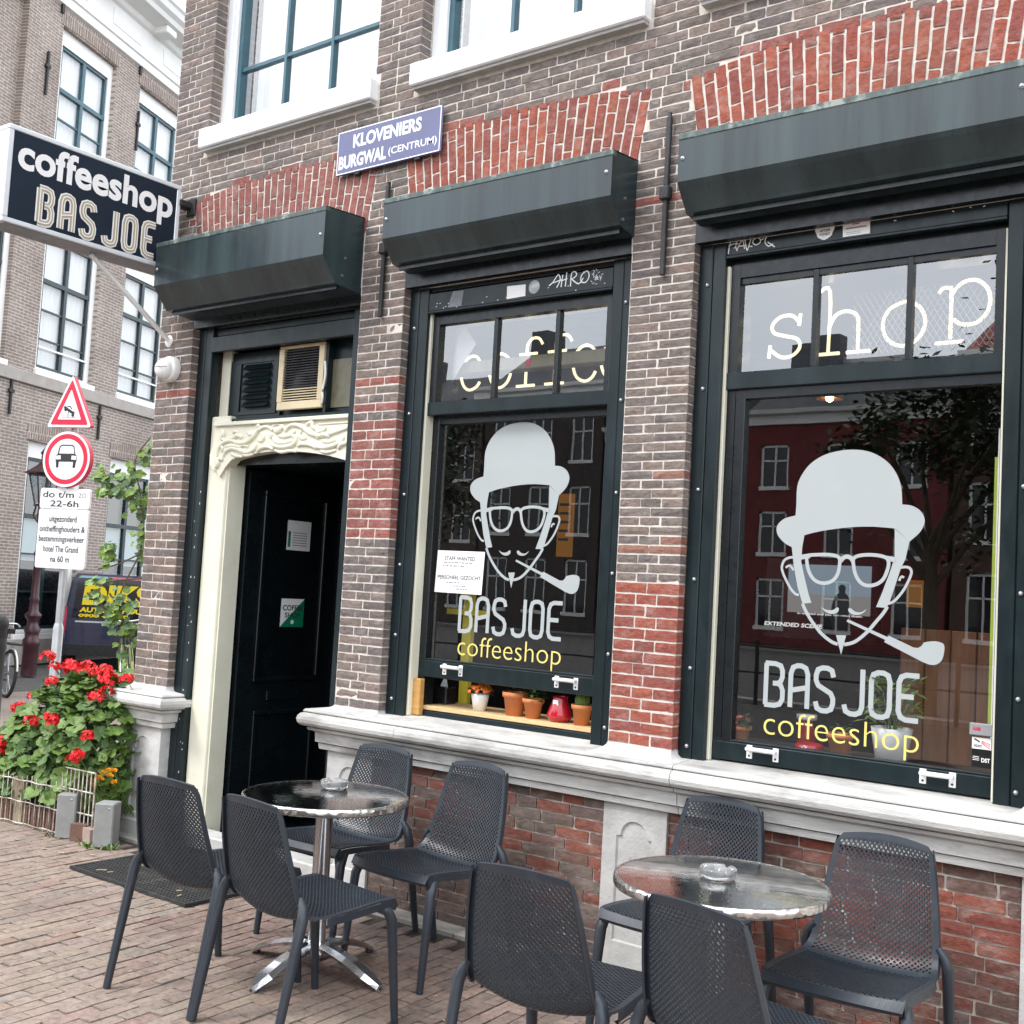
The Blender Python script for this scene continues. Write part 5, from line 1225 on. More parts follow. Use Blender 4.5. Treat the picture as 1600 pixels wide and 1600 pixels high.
def shell_mesh(name, v0, v1, nu, nv, th=.0075, round_top=False, **kw):
    uv, fs = perforated(v0, v1, nu, nv, **kw)
    def S(u, v):
        if round_top:      # softened top corners
            e = max(0, (v - .955) / .045); lim = 1 - .10 * e * e
            u = max(-lim, min(lim, u))
        return CS(u, v)
    top = [S(u, v) for u, v in uv]
    nrm = []
    for u, v in uv:
        e = 1e-3; a = CS(min(1, u + e), v) - CS(max(-1, u - e), v); b = CS(u, min(1, v + e)) - CS(u, max(0, v - e)); n = b.cross(a).normalized() * -1; nrm.append(n)
    bot = [p + n * (-th) for p, n in zip(top, nrm)]
    n = len(top); F = list(fs) + [tuple(i + n for i in f[::-1]) for f in fs]
    cnt = {}
    for f in fs:
        for i in range(len(f)): e = (f[i], f[(i + 1) % len(f)]); cnt[e] = 1
    for (a, b) in list(cnt):
        if (b, a) not in cnt: F.append((b, a, a + n, b + n))
    me = bpy.data.meshes.new(name); me.from_pydata([tuple(p) for p in top + bot], [], F); me.materials.append(M['plastic']); me.update()
    bm = bmesh.new(); bm.from_mesh(me); bmesh.ops.recalc_face_normals(bm, faces=bm.faces); bm.to_mesh(me); bm.free()
    return me
def make_chair():
    r = empty('cafe_chair', (0, 0, 0))
    for nm, args, kw in (('seat', (0.0, .475, 22, 23), dict(mlo=.035, mhi=.012, mu=.075)), ('backrest', (.475, 1.0, 20, 22), dict(mlo=.012, mhi=.020, mu=.075, round_top=True))):
        o = bpy.data.objects.new(nm, shell_mesh(nm, *args, **kw)); COL.objects.link(o); o.parent = r; ORG[o.name] = Vector((0, 0, 0))
    for s in (-1, 1):
        # rear leg with shoulder that grips the shell, front leg, side rail
        q = MB(); p = [(s * .212, -.196, .520), (s * .232, -.198, .492), (s * .243, -.206, .452), (s * .243, -.226, .36), (s * .243, -.262, .18), (s * .243, -.298, 0)]
        q.tube(p, [.012, .019, .022, .0205, .018, .016], 8, squash=.9); q.build('leg', M['plastic'], r)
        q = MB(); p = [(s * .208, .170, .428), (s * .224, .205, .418), (s * .230, .224, .38), (s * .233, .238, .25), (s * .238, .262, 0)]
        q.tube(p, [.016, .022, .0225, .0195, .0155], 8, squash=.95); q.build('leg', M['plastic'], r)
        q = MB(); vs = []; n = 16
        for k in range(n + 1):
            v = .03 + .40 * k / n; a = CS(s * .995, v); vs += [(a.x, a.y, a.z - .001), (a.x + s * .001, a.y, a.z - .028 - .008 * (k in (0, n))), (a.x - s * .012, a.y, a.z - .028)]
        q.add(vs, [(3 * k, 3 * k + 1, 3 * k + 4, 3 * k + 3) for k in range(n)] + [(3 * k + 1, 3 * k + 2, 3 * k + 5, 3 * k + 4) for k in range(n)]); q.build('side_rail', M['plastic'], r)
        q = MB(); vs = []
        for k in range(13):
            v = .47 + .525 * k / 12; a = CS(s, v); b = CS(s * .965, v); vs += [(a.x, a.y + .001, a.z), (a.x, a.y - .016, a.z - .004), (b.x, b.y - .012, b.z - .004)]
        q.add(vs, [(3 * k, 3 * k + 1, 3 * k + 4, 3 * k + 3) for k in range(12)] + [(3 * k + 1, 3 * k + 2, 3 * k + 5, 3 * k + 4) for k in range(12)], smooth=False); q.build('back_flange', M['plastic'], r)
    q = MB(); vs = []
    for k in range(13):
        u = -1 + 2 * k / 12; a = CS(u, 0.0); vs += [(a.x, a.y, a.z), (a.x, a.y - .003, a.z - .011)]
    q.add(vs, [(2 * k, 2 * k + 1, 2 * k + 3, 2 * k + 2) for k in range(12)], smooth=True); q.build('front_lip', M['plastic'], r)
    return r
CH = make_chair(); index_kids(CH)
chairs = [  # x, y of the seat centre, turn (0 = facing the house), label
    (-3.785, -1.345, 3, 'perforated grey chair with its back to the street, farthest left at the far table'),
    (-3.245, -1.355, -5, 'perforated grey chair right of the leftmost chair, back to the street at the far table'),
    (-3.350, -.535, 176, 'perforated grey chair against the brick wall right of the far table'),
    (-3.945, -.500, 181, 'perforated grey chair behind the far table, nearest the doorway'),
    (-2.035, -1.425, 6, 'perforated grey chair with its back to the street, left of the near table'),
    (-1.425, -1.375, -11, 'perforated grey chair in the foreground right under the near table edge'),
    (-2.175, -.405, 179, 'perforated grey chair behind the near table against the plinth stone'),
    (-1.435, -.590, 183, 'perforated grey chair right of the near table against dark red bricks')]
for i, (x, y, a, lab) in enumerate(chairs):
    c = CH if i == 0 else copy_tree(CH)
    c.location = (x, y, 0); c.rotation_euler = (0, 0, rad(a)); tag(c, lab, 'chair', 'perforated chairs round the two cafe tables')

# ------------------------------------------------------------------ round metal tables
def swirl():
    m, nt, b, o = NT('swirled_steel'); v = coords(nt, 'Object')
    vo = node(nt, 'ShaderNodeTexVoronoi'); vo.inputs['Scale'].default_value = 15; vo.inputs['Randomness'].default_value = .35; nt.links.new(v, vo.inputs['Vector'])
    mu = node(nt, 'ShaderNodeMath', operation='MULTIPLY'); mu.inputs[1].default_value = 46; nt.links.new(vo.outputs['Distance'], mu.inputs[0])
    sn = node(nt, 'ShaderNodeMath', operation='SINE'); nt.links.new(mu.outputs[0], sn.inputs[0])
    b.inputs['Metallic'].default_value = 1
    nt.links.new(ramp(nt, noise(nt, v, 9, 4), [(.3, (.50, .51, .52)), (.7, (.66, .66, .66))]), b.inputs['Base Color'])
    nt.links.new(ramp(nt, noise(nt, v, 30, 4), [(.3, (.07,) * 3), (.7, (.16,) * 3)]), b.inputs['Roughness'])
    ad = node(nt, 'ShaderNodeMath', operation='ADD'); nt.links.new(sn.outputs[0], ad.inputs[0]); nt.links.new(noise(nt, v, 6, 3), ad.inputs[1])
    bump(nt, b, ad.outputs[0], .055, .0012); return m
M['swirl'] = swirl()
def rimmat():
    m, nt, b, o = NT('dented_rim'); v = coords(nt, 'Object'); b.inputs['Metallic'].default_value = 1; b.inputs['Roughness'].default_value = .22; b.inputs['Base Color'].default_value = (.66, .66, .64, 1)
    vo = node(nt, 'ShaderNodeTexVoronoi'); vo.inputs['Scale'].default_value = 30; nt.links.new(v, vo.inputs['Vector']); bump(nt, b, vo.outputs['Distance'], .5, .01); return m
M['rim'] = rimmat()
def make_table():
    r = empty('cafe_table', (0, 0, 0))
    q = MB().lathe([(0, .7285), (.332, .7285), (.338, .7275)], (0, 0, 0), 64); q.build('table_top', M['swirl'], r)
    q = MB().lathe([(.336, .728), (.343, .7300), (.349, .7265), (.351, .718), (.351, .702), (.347, .696), (.30, .694), (0, .692)], (0, 0, 0), 64); q.build('rim', M['rim'], r)
    q = MB().lathe([(.030, .10), (.0365, .12), (.0365, .66), (.05, .665), (.055, .694)], (0, 0, 0), 24); q.lathe([(.12, .680), (.12, .6945)], (0, 0, 0), 4); q.build('column', M['chrome'], r)
    q = MB().lathe([(0, .05), (.06, .055), (.065, .085), (.045, .115), (.036, .13)], (0, 0, 0), 20); q.build('hub', M['chrome'], r)
    for k in range(4):
        a = k * math.pi / 2 + .06; d = Vector((math.cos(a), math.sin(a), 0)); s = Vector((-math.sin(a), math.cos(a), 0)); q = MB(); vs = []; n = 9
        for i in range(n + 1):
            t = i / n; R = .045 + .315 * t; z = .100 * (1 - t ** 1.7) + .018; w = .030 + .016 * math.sin(math.pi * (.15 + .6 * t)) - (.018 * max(0, t - .8) / .2); hh = .030 * (1 - t * .5)
            vs += [d * R - s * w + Vector((0, 0, z - .010)), d * R - s * w * .45 + Vector((0, 0, z + .004)), d * R + s * w * .45 + Vector((0, 0, z + .004)), d * R + s * w + Vector((0, 0, z - .010)), d * R + s * w * .8 + Vector((0, 0, z - .010 - hh * .6)), d * R - s * w * .8 + Vector((0, 0, z - .010 - hh * .6))]
        fs = [(6 * i + j, 6 * i + (j + 1) % 6, 6 * i + 6 + (j + 1) % 6, 6 * i + 6 + j) for i in range(n) for j in range(6)] + [(0, 1, 2, 3, 4, 5), tuple(6 * n + j for j in (5, 4, 3, 2, 1, 0))]
        q.add(vs, fs); fo = q.build('foot', M['chrome'], r, recalc=True)
        q = MB().lathe([(.016, 0), (.018, .012), (0, .014)], d * .345, 10); q.build('foot_pad', M['blackpl'], fo)
    return r
TB = make_table(); index_kids(TB)
for i, (x, y, a, lab) in enumerate(((-3.620, -.925, 0, 'round swirled metal cafe table in front of the doorway'), (-1.765, -.930, 20, 'round swirled metal cafe table in front of the near window'))):
    t = TB if i == 0 else copy_tree(TB); t.location = (x, y, 0); t.rotation_euler = (0, 0, rad(a)); tag(t, lab, 'table', 'round metal cafe tables')
# glass ashtrays
def ashmat():
    m, nt, b, o = NT('clear_pressed_glass'); b.inputs['Base Color'].default_value = (.93, .95, .95, 1); b.inputs['Roughness'].default_value = .06; b.inputs['Transmission Weight'].default_value = .85; b.inputs['IOR'].default_value = 1.5; return m
M['ash'] = ashmat()
def make_ash():
    r = empty('glass_ashtray', (0, 0, 0)); q = MB(); n = 48
    prof = [(0, 0), (.052, 0), (.058, .006), (.062, .032), (.058, .036), (.050, .034), (.044, .014), (0, .012)]
    vs = []
    for k in range(n):
        a = 2 * math.pi * k / n; notch = max(0, math.cos(3 * a)) ** 16
        for pr, ph in prof: vs.append((pr * math.cos(a), pr * math.sin(a), ph - (.012 * notch if ph > .03 else 0)))
    m_ = len(prof); q.add(vs, [(k * m_ + i, ((k + 1) % n) * m_ + i, ((k + 1) % n) * m_ + i + 1, k * m_ + i + 1) for k in range(n) for i in range(m_ - 1)], smooth=True); q.build('dish', M['ash'], r, recalc=True)
    q = MB()
    for k in range(3):
        a = k * 2.1 + .4; q.tube([(.01 * math.cos(a), .01 * math.sin(a), .017), (.038 * math.cos(a), .038 * math.sin(a), .021)], .0035, 6)
    q.lathe([(.0, .0145), (.03, .0135)], (0, 0, 0), 12); q.build('stubs', M['ashes'], r)
    return r
M['ashes'] = pmat('ash_and_stubs', (.55, .52, .48), .9, .3, 90)
AS = make_ash(); index_kids(AS)
for i, (x, y, lab) in enumerate(((-3.700, -.800, 'clear glass ashtray on the far round table'), (-1.785, -.915, 'clear glass ashtray on the near round table'))):
    t = AS if i == 0 else copy_tree(AS); t.location = (x, y, .7288); t.rotation_euler = (0, 0, .5 + i); tag(t, lab, 'ashtray', 'glass ashtrays')

# ------------------------------------------------------------------ rubber doormat
M['rubber'] = pmat('dusty_black_rubber', (.022, .022, .022), .75, .3, 20, .2, 100, .003, dirt=(.10, .09, .075), dirt_t=(.55, .8))
dm = empty('doormat', (-5.38, -.5, 0), 'black rubber ring mat lying on the pavers before the door', 'doormat')
q = MB(); ax0, ax1, ay0, ay1 = -5.72, -4.72, -.755, -.185
for a, b, c, d in ((ax0, ax1, ay0, ay0 + .018), (ax0, ax1, ay1 - .018, ay1), (ax0, ax0 + .018, ay0 + .018, ay1 - .018), (ax1 - .018, ax1, ay0 + .018, ay1 - .018)): q.box(a, b, c, d, .002, .017)
q.build('mat_border', M['rubber'], dm)
q = MB(); nx, ny = 38, 22; w = (ax1 - ax0 - .036) / nx; h_ = (ay1 - ay0 - .036) / ny
key = {}
for i in range(nx):
    for j in range(ny):
        cx_, c_y = ax0 + .018 + (i + .5) * w, ay0 + .018 + (j + .5) * h_; sh = 0
        o_ = [(cx_ + w / 2 * a, c_y + h_ / 2 * b, .015) for a, b in ((-1, -1), (1, -1), (1, 1), (-1, 1))]
        i_ = [(cx_ + w * .30 * a, c_y + h_ * .30 * b, .015) for a, b in ((-1, -1), (1, -1), (1, 1), (-1, 1))]; l_ = [(p[0], p[1], .003) for p in i_]
        q.add(o_ + i_ + l_, [(k, (k + 1) % 4, 4 + (k + 1) % 4, 4 + k) for k in range(4)] + [(4 + k, 4 + (k + 1) % 4, 8 + (k + 1) % 4, 8 + k) for k in range(4)])
q.build('ring_grid', M['rubber'], dm)
q = MB(); rg = random.Random(4)
for i in range(16):
    x, y = rg.uniform(ax0 + .03, ax1 - .03), rg.uniform(ay0 + .03, ay1 - .03); a = rg.uniform(0, 3); q.obox((x, y, .018), (.014 * math.cos(a), .014 * math.sin(a), 0), (-.004 * math.sin(a), .004 * math.cos(a), 0), (0, 0, .002))
q.build('litter', M['leaf_dry'] if 'leaf_dry' in M else M['paper'], dm, kind='stuff')
# ------------------------------------------------------------------ geranium bed at the corner
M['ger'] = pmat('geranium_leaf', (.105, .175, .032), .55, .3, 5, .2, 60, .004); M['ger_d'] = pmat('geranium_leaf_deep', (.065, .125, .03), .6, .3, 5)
M['ger_red'] = pmat('geranium_petal', (.72, .012, .018), .5, .18, 40); M['mar_y'] = pmat('marigold_petal', (.82, .36, .01), .6, .15, 60); M['stem'] = pmat('green_stem', (.10, .17, .04), .6, .2, 20)
rg = random.Random(21)
def ger_leaf():
    vs = [(0, 0, 0)]; n = 21
    for k in range(n):
        a = rad(-160 + 320 * k / (n - 1)) + math.pi / 2; r = .5 * (1 + .07 * (1 if k % 3 else -1)); vs.append((r * math.cos(a), r * math.sin(a) + .05, .035 * math.sin(k * 1.1) + .12))
    me = bpy.data.meshes.new('leaf'); me.from_pydata(vs, [], [(0, 1 + k, 2 + k) for k in range(n - 1)]); me.update(); return me
LM = []
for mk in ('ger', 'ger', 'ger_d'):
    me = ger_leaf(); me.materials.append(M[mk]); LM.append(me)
gb = empty('geranium_bush', (-6.85, 0, 0), 'large geranium bush with red flower heads behind white wire fence', 'plant')
env = smooth([(-7.72, .16), (-7.62, .40), (-7.40, .60), (-7.15, .84), (-6.95, .93), (-6.70, .96), (-6.45, .93), (-6.30, .86), (-6.22, .6)], k=6)
def top_at(x): return float(np.interp(x, [p[0] for p in env], [p[1] for p in env]))
def shell_pt():
    while True:
        x = rg.uniform(-7.72, -6.24); zt = top_at(x)
        z = zt * (1 - rg.random() ** 1.3 * .8) if rg.random() < .85 else rg.uniform(.15, zt)
        if z < .13: continue
        f = z / zt; dep = .34 * math.sqrt(max(0.02, 1 - f ** 2.4))
        y = -.02 - dep * rg.uniform(.85, 1.08)
        if x > -6.4: y = max(y, -.16 - .5 * max(0, -6.24 - x))
        return Vector((x, y, z)), Vector((.25 * rg.uniform(-1, 1) + .25, -1 + .75 * f, .35 + f * 1.0)).normalized()
def leaf_matrix(p, nrm, size):
    nrm = (nrm + Vector((rg.gauss(0, .32), rg.gauss(0, .32), rg.gauss(0, .32)))).normalized()
    x = nrm.cross(Vector((0, 0, 1))).normalized(); y = nrm.cross(x); a = rg.uniform(0, 6.28); x2 = x * math.cos(a) + y * math.sin(a); y2 = nrm.cross(x2)
    return Matrix(((x2.x * size, y2.x * size, nrm.x * size, p.x), (x2.y * size, y2.y * size, nrm.y * size, p.y), (x2.z * size, y2.z * size, nrm.z * size, p.z), (0, 0, 0, 1)))
gorg = ORG[gb.name]
for i in range(298):
    p, nrm = shell_pt(); o = bpy.data.objects.new('leaf', LM[rg.randrange(3)]); COL.objects.link(o); o.parent = gb
    o.matrix_local = leaf_matrix(p - gorg, nrm, rg.uniform(.065, .125))
q = MB(); q2 = MB()
for i in range(1500):
    p, nrm = shell_pt(); p = p + Vector((0, rg.uniform(.0, .30), -rg.uniform(0, .07)))
    mtx = leaf_matrix(p, nrm, rg.uniform(.055, .10)); me = LM[0]
    (q if rg.random() < .5 else q2).add([mtx @ v.co for v in me.vertices], [tuple(f.vertices) for f in me.polygons])
q.build('inner_foliage', M['ger_d'], gb, kind='stuff'); q2.build('outer_foliage', M['ger'], gb, kind='stuff')  # darker leaves mixed in: shade of the leaf gaps put into the colour
q = MB()
for i in range(40):
    p, _n = shell_pt(); q.tube([(p.x + rg.uniform(-.06, .06), .0, .08), (p.x * .5 + p.x * .5, p.y * .5, p.z * .6), tuple(p)], .005, 4)
q.build('stems', M['stem'], gb)
def ger_head(c, r):
    q = MB()
    for k in range(22):
        a = rg.uniform(0, 6.28); e = math.acos(rg.uniform(-.35, 1)); d = Vector((math.sin(e) * math.cos(a), math.sin(e) * math.sin(a), math.cos(e) * .8)); p = Vector(c) + d * r * rg.uniform(.7, 1.0)
        t1 = d.cross(Vector((.2, .4, .9))).normalized(); t2 = d.cross(t1); s = r * rg.uniform(.38, .55); w = rg.uniform(0, 6)
        vs = [p]
        for j in range(10):
            rr = s if j % 2 == 0 else s * .55
            vs.append(p + (t1 * math.cos(w + j * .6283) + t2 * math.sin(w + j * .6283)) * rr + d * s * rg.uniform(.0, .35))
        q.add(vs, [(0, 1 + j, 1 + (j + 1) % 10) for j in range(10)])
    o = q.build('flower_head', M['ger_red'], gb)
    b = Vector(c); q = MB().tube([b, b + Vector((rg.uniform(-.03, .03), .08, -.12))], .003, 4); q.build('flower_stalk', M['stem'], o)
for x, z in ((-7.143, 1.019), (-7.06, .965), (-6.876, .985), (-6.85, .96), (-6.694, .985), (-6.50, .985), (-6.46, .94), (-6.407, .93), (-6.949, .875), (-7.274, .745), (-7.442, .65), (-7.40, .60), (-7.586, .426), (-7.239, .468), (-7.23, .41), (-7.358, .369), (-6.723, .683), (-6.68, .66), (-6.919, .631), (-6.365, .87), (-6.40, .83), (-6.31, .614), (-6.335, .50), (-6.36, .47), (-6.25, .955), (-7.605, .238), (-6.585, .965)):
    zt = top_at(x); f = min(1, z / zt); y = -.04 - .34 * math.sqrt(max(.02, 1 - f ** 2.4)) - .03
    ger_head((x + (.0), y, z), rg.uniform(.040, .056))
# soil mound and white wire fence
q = MB(); n = 14; vs = []
for i in range(n + 1):
    for j in range(6):
        u, v = i / n, j / 5; vs.append((-7.8 + 1.45 * u, -.34 + .75 * v, .02 + .10 * math.sin(math.pi * u) * math.sin(math.pi * v) + rg.uniform(0, .02)))
q.add(vs, [(i * 6 + j, (i + 1) * 6 + j, (i + 1) * 6 + j + 1, i * 6 + j + 1) for i in range(n) for j in range(5)]); tag(q.build('soil_bed', M['soil'], org=(-7.1, 0, 0)), kind='structure')
M['wire'] = pmat('white_coated_wire', (.60, .57, .51), .5, .15, 40, dirt=(.22, .16, .11), dirt_t=(.42, .62))
wf = empty('wire_fence', (-6.8, -.36, 0), 'low white wire garden fence round the geranium bed', 'fence')
fa, fb = Vector((-7.60, -.445, 0)), Vector((-6.44, -.355, 0)); n = 24
def fpt(t, z): p = fa.lerp(fb, t); return (p.x, p.y, z)
for z in (.012, .145, .275):
    q = MB(); q.tube([fpt(t / 30, z + .003 * math.sin(t * 1.3)) for t in range(31)], .0048, 5); q.build('rail', M['wire'], wf)
for i in range(n + 1):
    q = MB(); q.tube([fpt(i / n, .0), fpt(i / n, .295 + .02 * math.sin(i / n * math.pi * 5) ** 2)], .0030, 5, caps=False); q.build('wire_bar', M['wire'], wf)
ea, eb = Vector((-6.50, -.345, 0)), Vector((-6.19, -.325, 0))
for z0 in (.155, .285, .405):
    q = MB().tube([ea + Vector((0, 0, z0)), eb + Vector((0, 0, z0))], .0055, 5); q.build('rail', M['wire'], wf)
for i in range(9):
    p = ea.lerp(eb, i / 8); q = MB().tube([p + Vector((0, 0, .06)), p + Vector((0, 0, .408))], .0042 if i < 8 else .006, 5); q.build('wire_bar', M['wire'], wf)
M['conc'] = pmat('grey_concrete', (.25, .25, .24), .85, .14, 12, .4, 90, .004, dirt=(.38, .37, .35), dirt_t=(.6, .75))
def post(x, y, a, h_, label):
    r = empty('concrete_post', (0, 0, 0), label, 'post', 'concrete posts of the flower bed'); q = MB(); q.box(-.058, .058, -.058, .058, 0, h_, bev=.007); q.build('shaft', M['conc'], r)
    q = MB().lathe([(0, .002), (.005, .001), (.006, 0)], (.03, -.0585, h_ - .03), 8, axis='y'); q.build('screw', M['bolt'], r)
    r.location = (x, y, 0); r.rotation_euler = (0, 0, rad(a))
post(-6.405, -.345, 38, .262, 'square concrete post at the end of the wire fence'); post(-6.055, -.315, 34, .258, 'square concrete post nearest the stone pedestal')
def block(name, c, ax, size, mat, label, ribs=0, group=None):
    r = empty(name, c, label, 'brick' if 'post' not in name else 'board', group); X = Vector((math.cos(rad(ax)), math.sin(rad(ax)), 0)); Y = Vector((-X.y, X.x, 0)); lx, ly, lz = size
    q = MB(); q.obox(Vector(c) + Vector((0, 0, lz / 2)), X * lx / 2, Y * ly / 2, Vector((0, 0, lz / 2))); q.build('body', mat, r)
    for i in range(ribs):
        q = MB(); t = -lx / 2 + lx * (i + .5) / ribs; q.obox(Vector(c) + X * t - Y * (ly / 2 + .004) + Vector((0, 0, lz / 2)), X * lx / ribs * .32, Y * .0055, Vector((0, 0, lz / 2 - .006))); q.build('rib', mat, r)
M['clay'] = pmat('brown_clay_block', (.155, .085, .06), .8, .2, 16, .3, 80, .004); M['pink'] = pmat('pink_grey_setts', (.34, .25, .22), .85, .15, 20, .4, 90, .004); M['greyst'] = pmat('grey_sett', (.30, .28, .26), .85, .15, 20, .4, 90, .004); M['board'] = pmat('weathered_board', (.30, .24, .16), .8, .2, 8, .3, 50, .003, stretch=(4, 4, 1))
block('ribbed_block', (-6.735, -.30, 0), 4, (.33, .08, .115), M['clay'], 'ribbed brown clay block behind the wire fence, larger one near its end', 11, 'ribbed clay blocks')
block('ribbed_block', (-7.10, -.33, 0), 4, (.20, .08, .11), M['clay'], 'ribbed brown clay block behind the wire fence, half hidden far end', 7, 'ribbed clay blocks')
block('timber_post', (-6.965, -.345, 0), 4, (.11, .03, .30), M['board'], 'weathered tan board standing behind the wire fence')
block('timber_post', (-7.40, -.34, 0), 4, (.30, .03, .28), M['board'], 'wide pale board standing at the far end of the wire fence')
block('edging_brick', (-6.275, -.345, 0), 30, (.10, .055, .10), M['clay'], 'small brown brick standing between the two concrete posts')
block('edging_brick', (-6.185, -.335, 0), -10, (.115, .055, .088), M['pink'], 'pinkish brick standing between the two concrete posts')
block('edging_brick', (-6.20, -.24, .0), -6, (.13, .06, .165), M['greyst'], 'pale grey sett standing behind the pinkish brick')
# marigolds
mg = empty('marigold_plant', (-6.225, -.19, 0), 'yellow marigold plant in a dark pot beside the stone pedestal', 'plant')
q = MB().lathe([(0, .02), (.06, .02), (.085, .19), (.078, .19), (.07, .17), (0, .165)], (-6.225, -.19, 0), 18); q.build('pot', M['blackpl'], mg)
q = MB()
for i in range(420):
    a = rg.uniform(0, 6.28); rr = .10 * math.sqrt(rg.random()); p = Vector((-6.225 + rr * math.cos(a) * 1.25, -.19 + rr * math.sin(a), .16 + rg.random() * .17)); d = Vector((math.cos(a) * .6, math.sin(a) * .6, rg.uniform(.2, 1))).normalized(); s = d.cross(Vector((0, 0, 1))).normalized() * .0035
    q.add([p - s, p + s, p + d * .05], [(0, 1, 2)])
q.build('feathery_leaves', M['ger'], mg, kind='stuff')
for x, z in ((-6.367, .325), (-6.33, .30), (-6.276, .345), (-6.248, .385), (-6.181, .375), (-6.124, .345), (-6.14, .41), (-6.20, .405), (-6.30, .35)):
    q = MB(); c = Vector((x, -.235, z))
    for k in range(30):
        a = rg.uniform(0, 6.28); e = rg.uniform(0, 1.25); d = Vector((math.sin(e) * math.cos(a), math.sin(e) * math.sin(a) - .3, math.cos(e))).normalized(); t = d.cross(Vector((.1, .9, .2))).normalized(); p = c + d * .014; q.add([p - t * .007, p + t * .007, p + t * .009 + d * .012, p - t * .009 + d * .012], [(0, 1, 2, 3)])
    q.build('marigold_head', M['mar_y'], mg)
# weeds and litter on the pavement
q = MB()
for cx_, cy_, n_, r in ((-6.46, -.40, 18, .05), (-6.12, -.40, 30, .05), (-5.98, -.33, 40, .06), (-2.50, -.17, 46, .06), (-6.24, -.33, 20, .03)):
    for i in range(n_):
        a = rg.uniform(0, 6.28); p = Vector((cx_ + rg.gauss(0, r * .5), cy_ + rg.gauss(0, r * .3), .0)); d = Vector((math.cos(a), math.sin(a), rg.uniform(.5, 1.4))).normalized(); s = d.cross(Vector((0, 0, 1))).normalized() * .006; L = rg.uniform(.02, .055)
        q.add([p - s, p + d * L * .6 - s * 1.2, p + d * L, p + d * L * .6 + s * 1.2, p + s], [(0, 1, 2, 3, 4)])
tag(q.build('weeds', M['leaf_l']), kind='stuff')
q = MB()
for i in range(90):
    x, y = rg.uniform(-6.6, -2.4), rg.uniform(-2.2, -.2); a = rg.uniform(0, 3); s = rg.uniform(.004, .010); q.obox((x, y, .004), (s * math.cos(a), s * math.sin(a), 0), (-s * .4 * math.sin(a), s * .4 * math.cos(a), 0), (0, 0, .001))
for x, y in ((-6.5, -.62), (-6.2, -.62), (-6.05, -.60), (-5.9, -.50), (-6.6, -.75), (-3.85, -.75), (-3.55, -.50)): q.poly([(x + .026 * math.cos(t) * rg.uniform(.6, 1.1), y + .016 * math.sin(t) * rg.uniform(.6, 1.1), .004 + .004 * rg.random()) for t in (0, .9, 1.9, 2.8, 3.8, 5.0)])
tag(q.build('litter', M['leaf_dry']), kind='stuff')

# ------------------------------------------------------------------ climbing vine at the corner
M['vine'] = pmat('vine_leaf', (.15, .24, .04), .5, .35, 4); M['vine_d'] = pmat('vine_leaf_dark', (.08, .15, .05), .5, .3, 4); M['bark'] = pmat('brown_twig', (.12, .09, .06), .9, .2, 20)  # second vine leaf is a darker green, dealt out at random
vn = empty('climbing_vine', (-7.1, .45, 0), 'loose light green climbing vine beside the corner of the house', 'plant')
vl = []
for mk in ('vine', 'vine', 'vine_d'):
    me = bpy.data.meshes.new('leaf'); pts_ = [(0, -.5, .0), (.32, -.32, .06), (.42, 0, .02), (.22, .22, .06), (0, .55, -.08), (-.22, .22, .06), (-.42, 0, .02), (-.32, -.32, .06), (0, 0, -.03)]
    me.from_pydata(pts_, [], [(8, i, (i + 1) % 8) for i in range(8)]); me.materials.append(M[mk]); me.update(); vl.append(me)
clus = [((-7.13, .53, 2.50), .07, 9), ((-7.15, .50, 2.40), .09, 12), ((-7.20, .42, 2.26), .14, 36), ((-7.31, .28, 2.30), .08, 20), ((-7.26, .34, 2.17), .11, 26), ((-7.16, .49, 2.13), .11, 26), ((-7.12, .55, 2.06), .08, 16), ((-7.26, .345, 1.78), .06, 11), ((-7.265, .335, 1.70), .06, 10), ((-7.14, .52, 1.84), .10, 20), ((-7.12, .55, 1.72), .07, 12), ((-7.28, .31, 1.53), .07, 10), ((-7.195, .44, 1.40), .10, 18), ((-7.22, .40, 1.29), .12, 24), ((-7.165, .486, 1.22), .10, 20), ((-7.29, .30, 1.41), .07, 8), ((-7.15, .51, 1.10), .07, 7), ((-7.16, .48, 1.0), .06, 5)]
vorg = ORG[vn.name]; cnt = 0
for c, r, n_ in clus:
    for i in range(n_):
        p = Vector(c) + Vector((rg.gauss(0, r * .42), rg.gauss(0, r * .42), rg.gauss(0, r * .42)))
        o = bpy.data.objects.new('leaf', vl[rg.randrange(3)]); COL.objects.link(o); o.parent = vn; o.matrix_local = leaf_matrix(p - vorg, Vector((.4, -.7, .5)), rg.uniform(.045, .085)); cnt += 1
q = MB()
for path in ([(-6.95, .75, 0), (-7.05, .6, .9), (-7.16, .48, 1.2), (-7.20, .43, 1.45), (-7.13, .53, 1.8), (-7.15, .5, 2.15), (-7.18, .45, 2.4), (-7.13, .53, 2.58)], [(-7.15, .5, 2.1), (-7.25, .35, 2.2), (-7.33, .26, 2.3)], [(-7.13, .53, 1.75), (-7.22, .4, 1.66), (-7.30, .3, 1.62)], [(-7.05, .6, 1.58), (-7.2, .42, 1.55), (-7.35, .24, 1.50)], [(-7.17, .47, 1.25), (-7.26, .34, 1.36), (-7.33, .25, 1.45)]): q.tube(smooth(path, k=4), .006, 5)
q.build('vine_stem', M['bark'], vn)

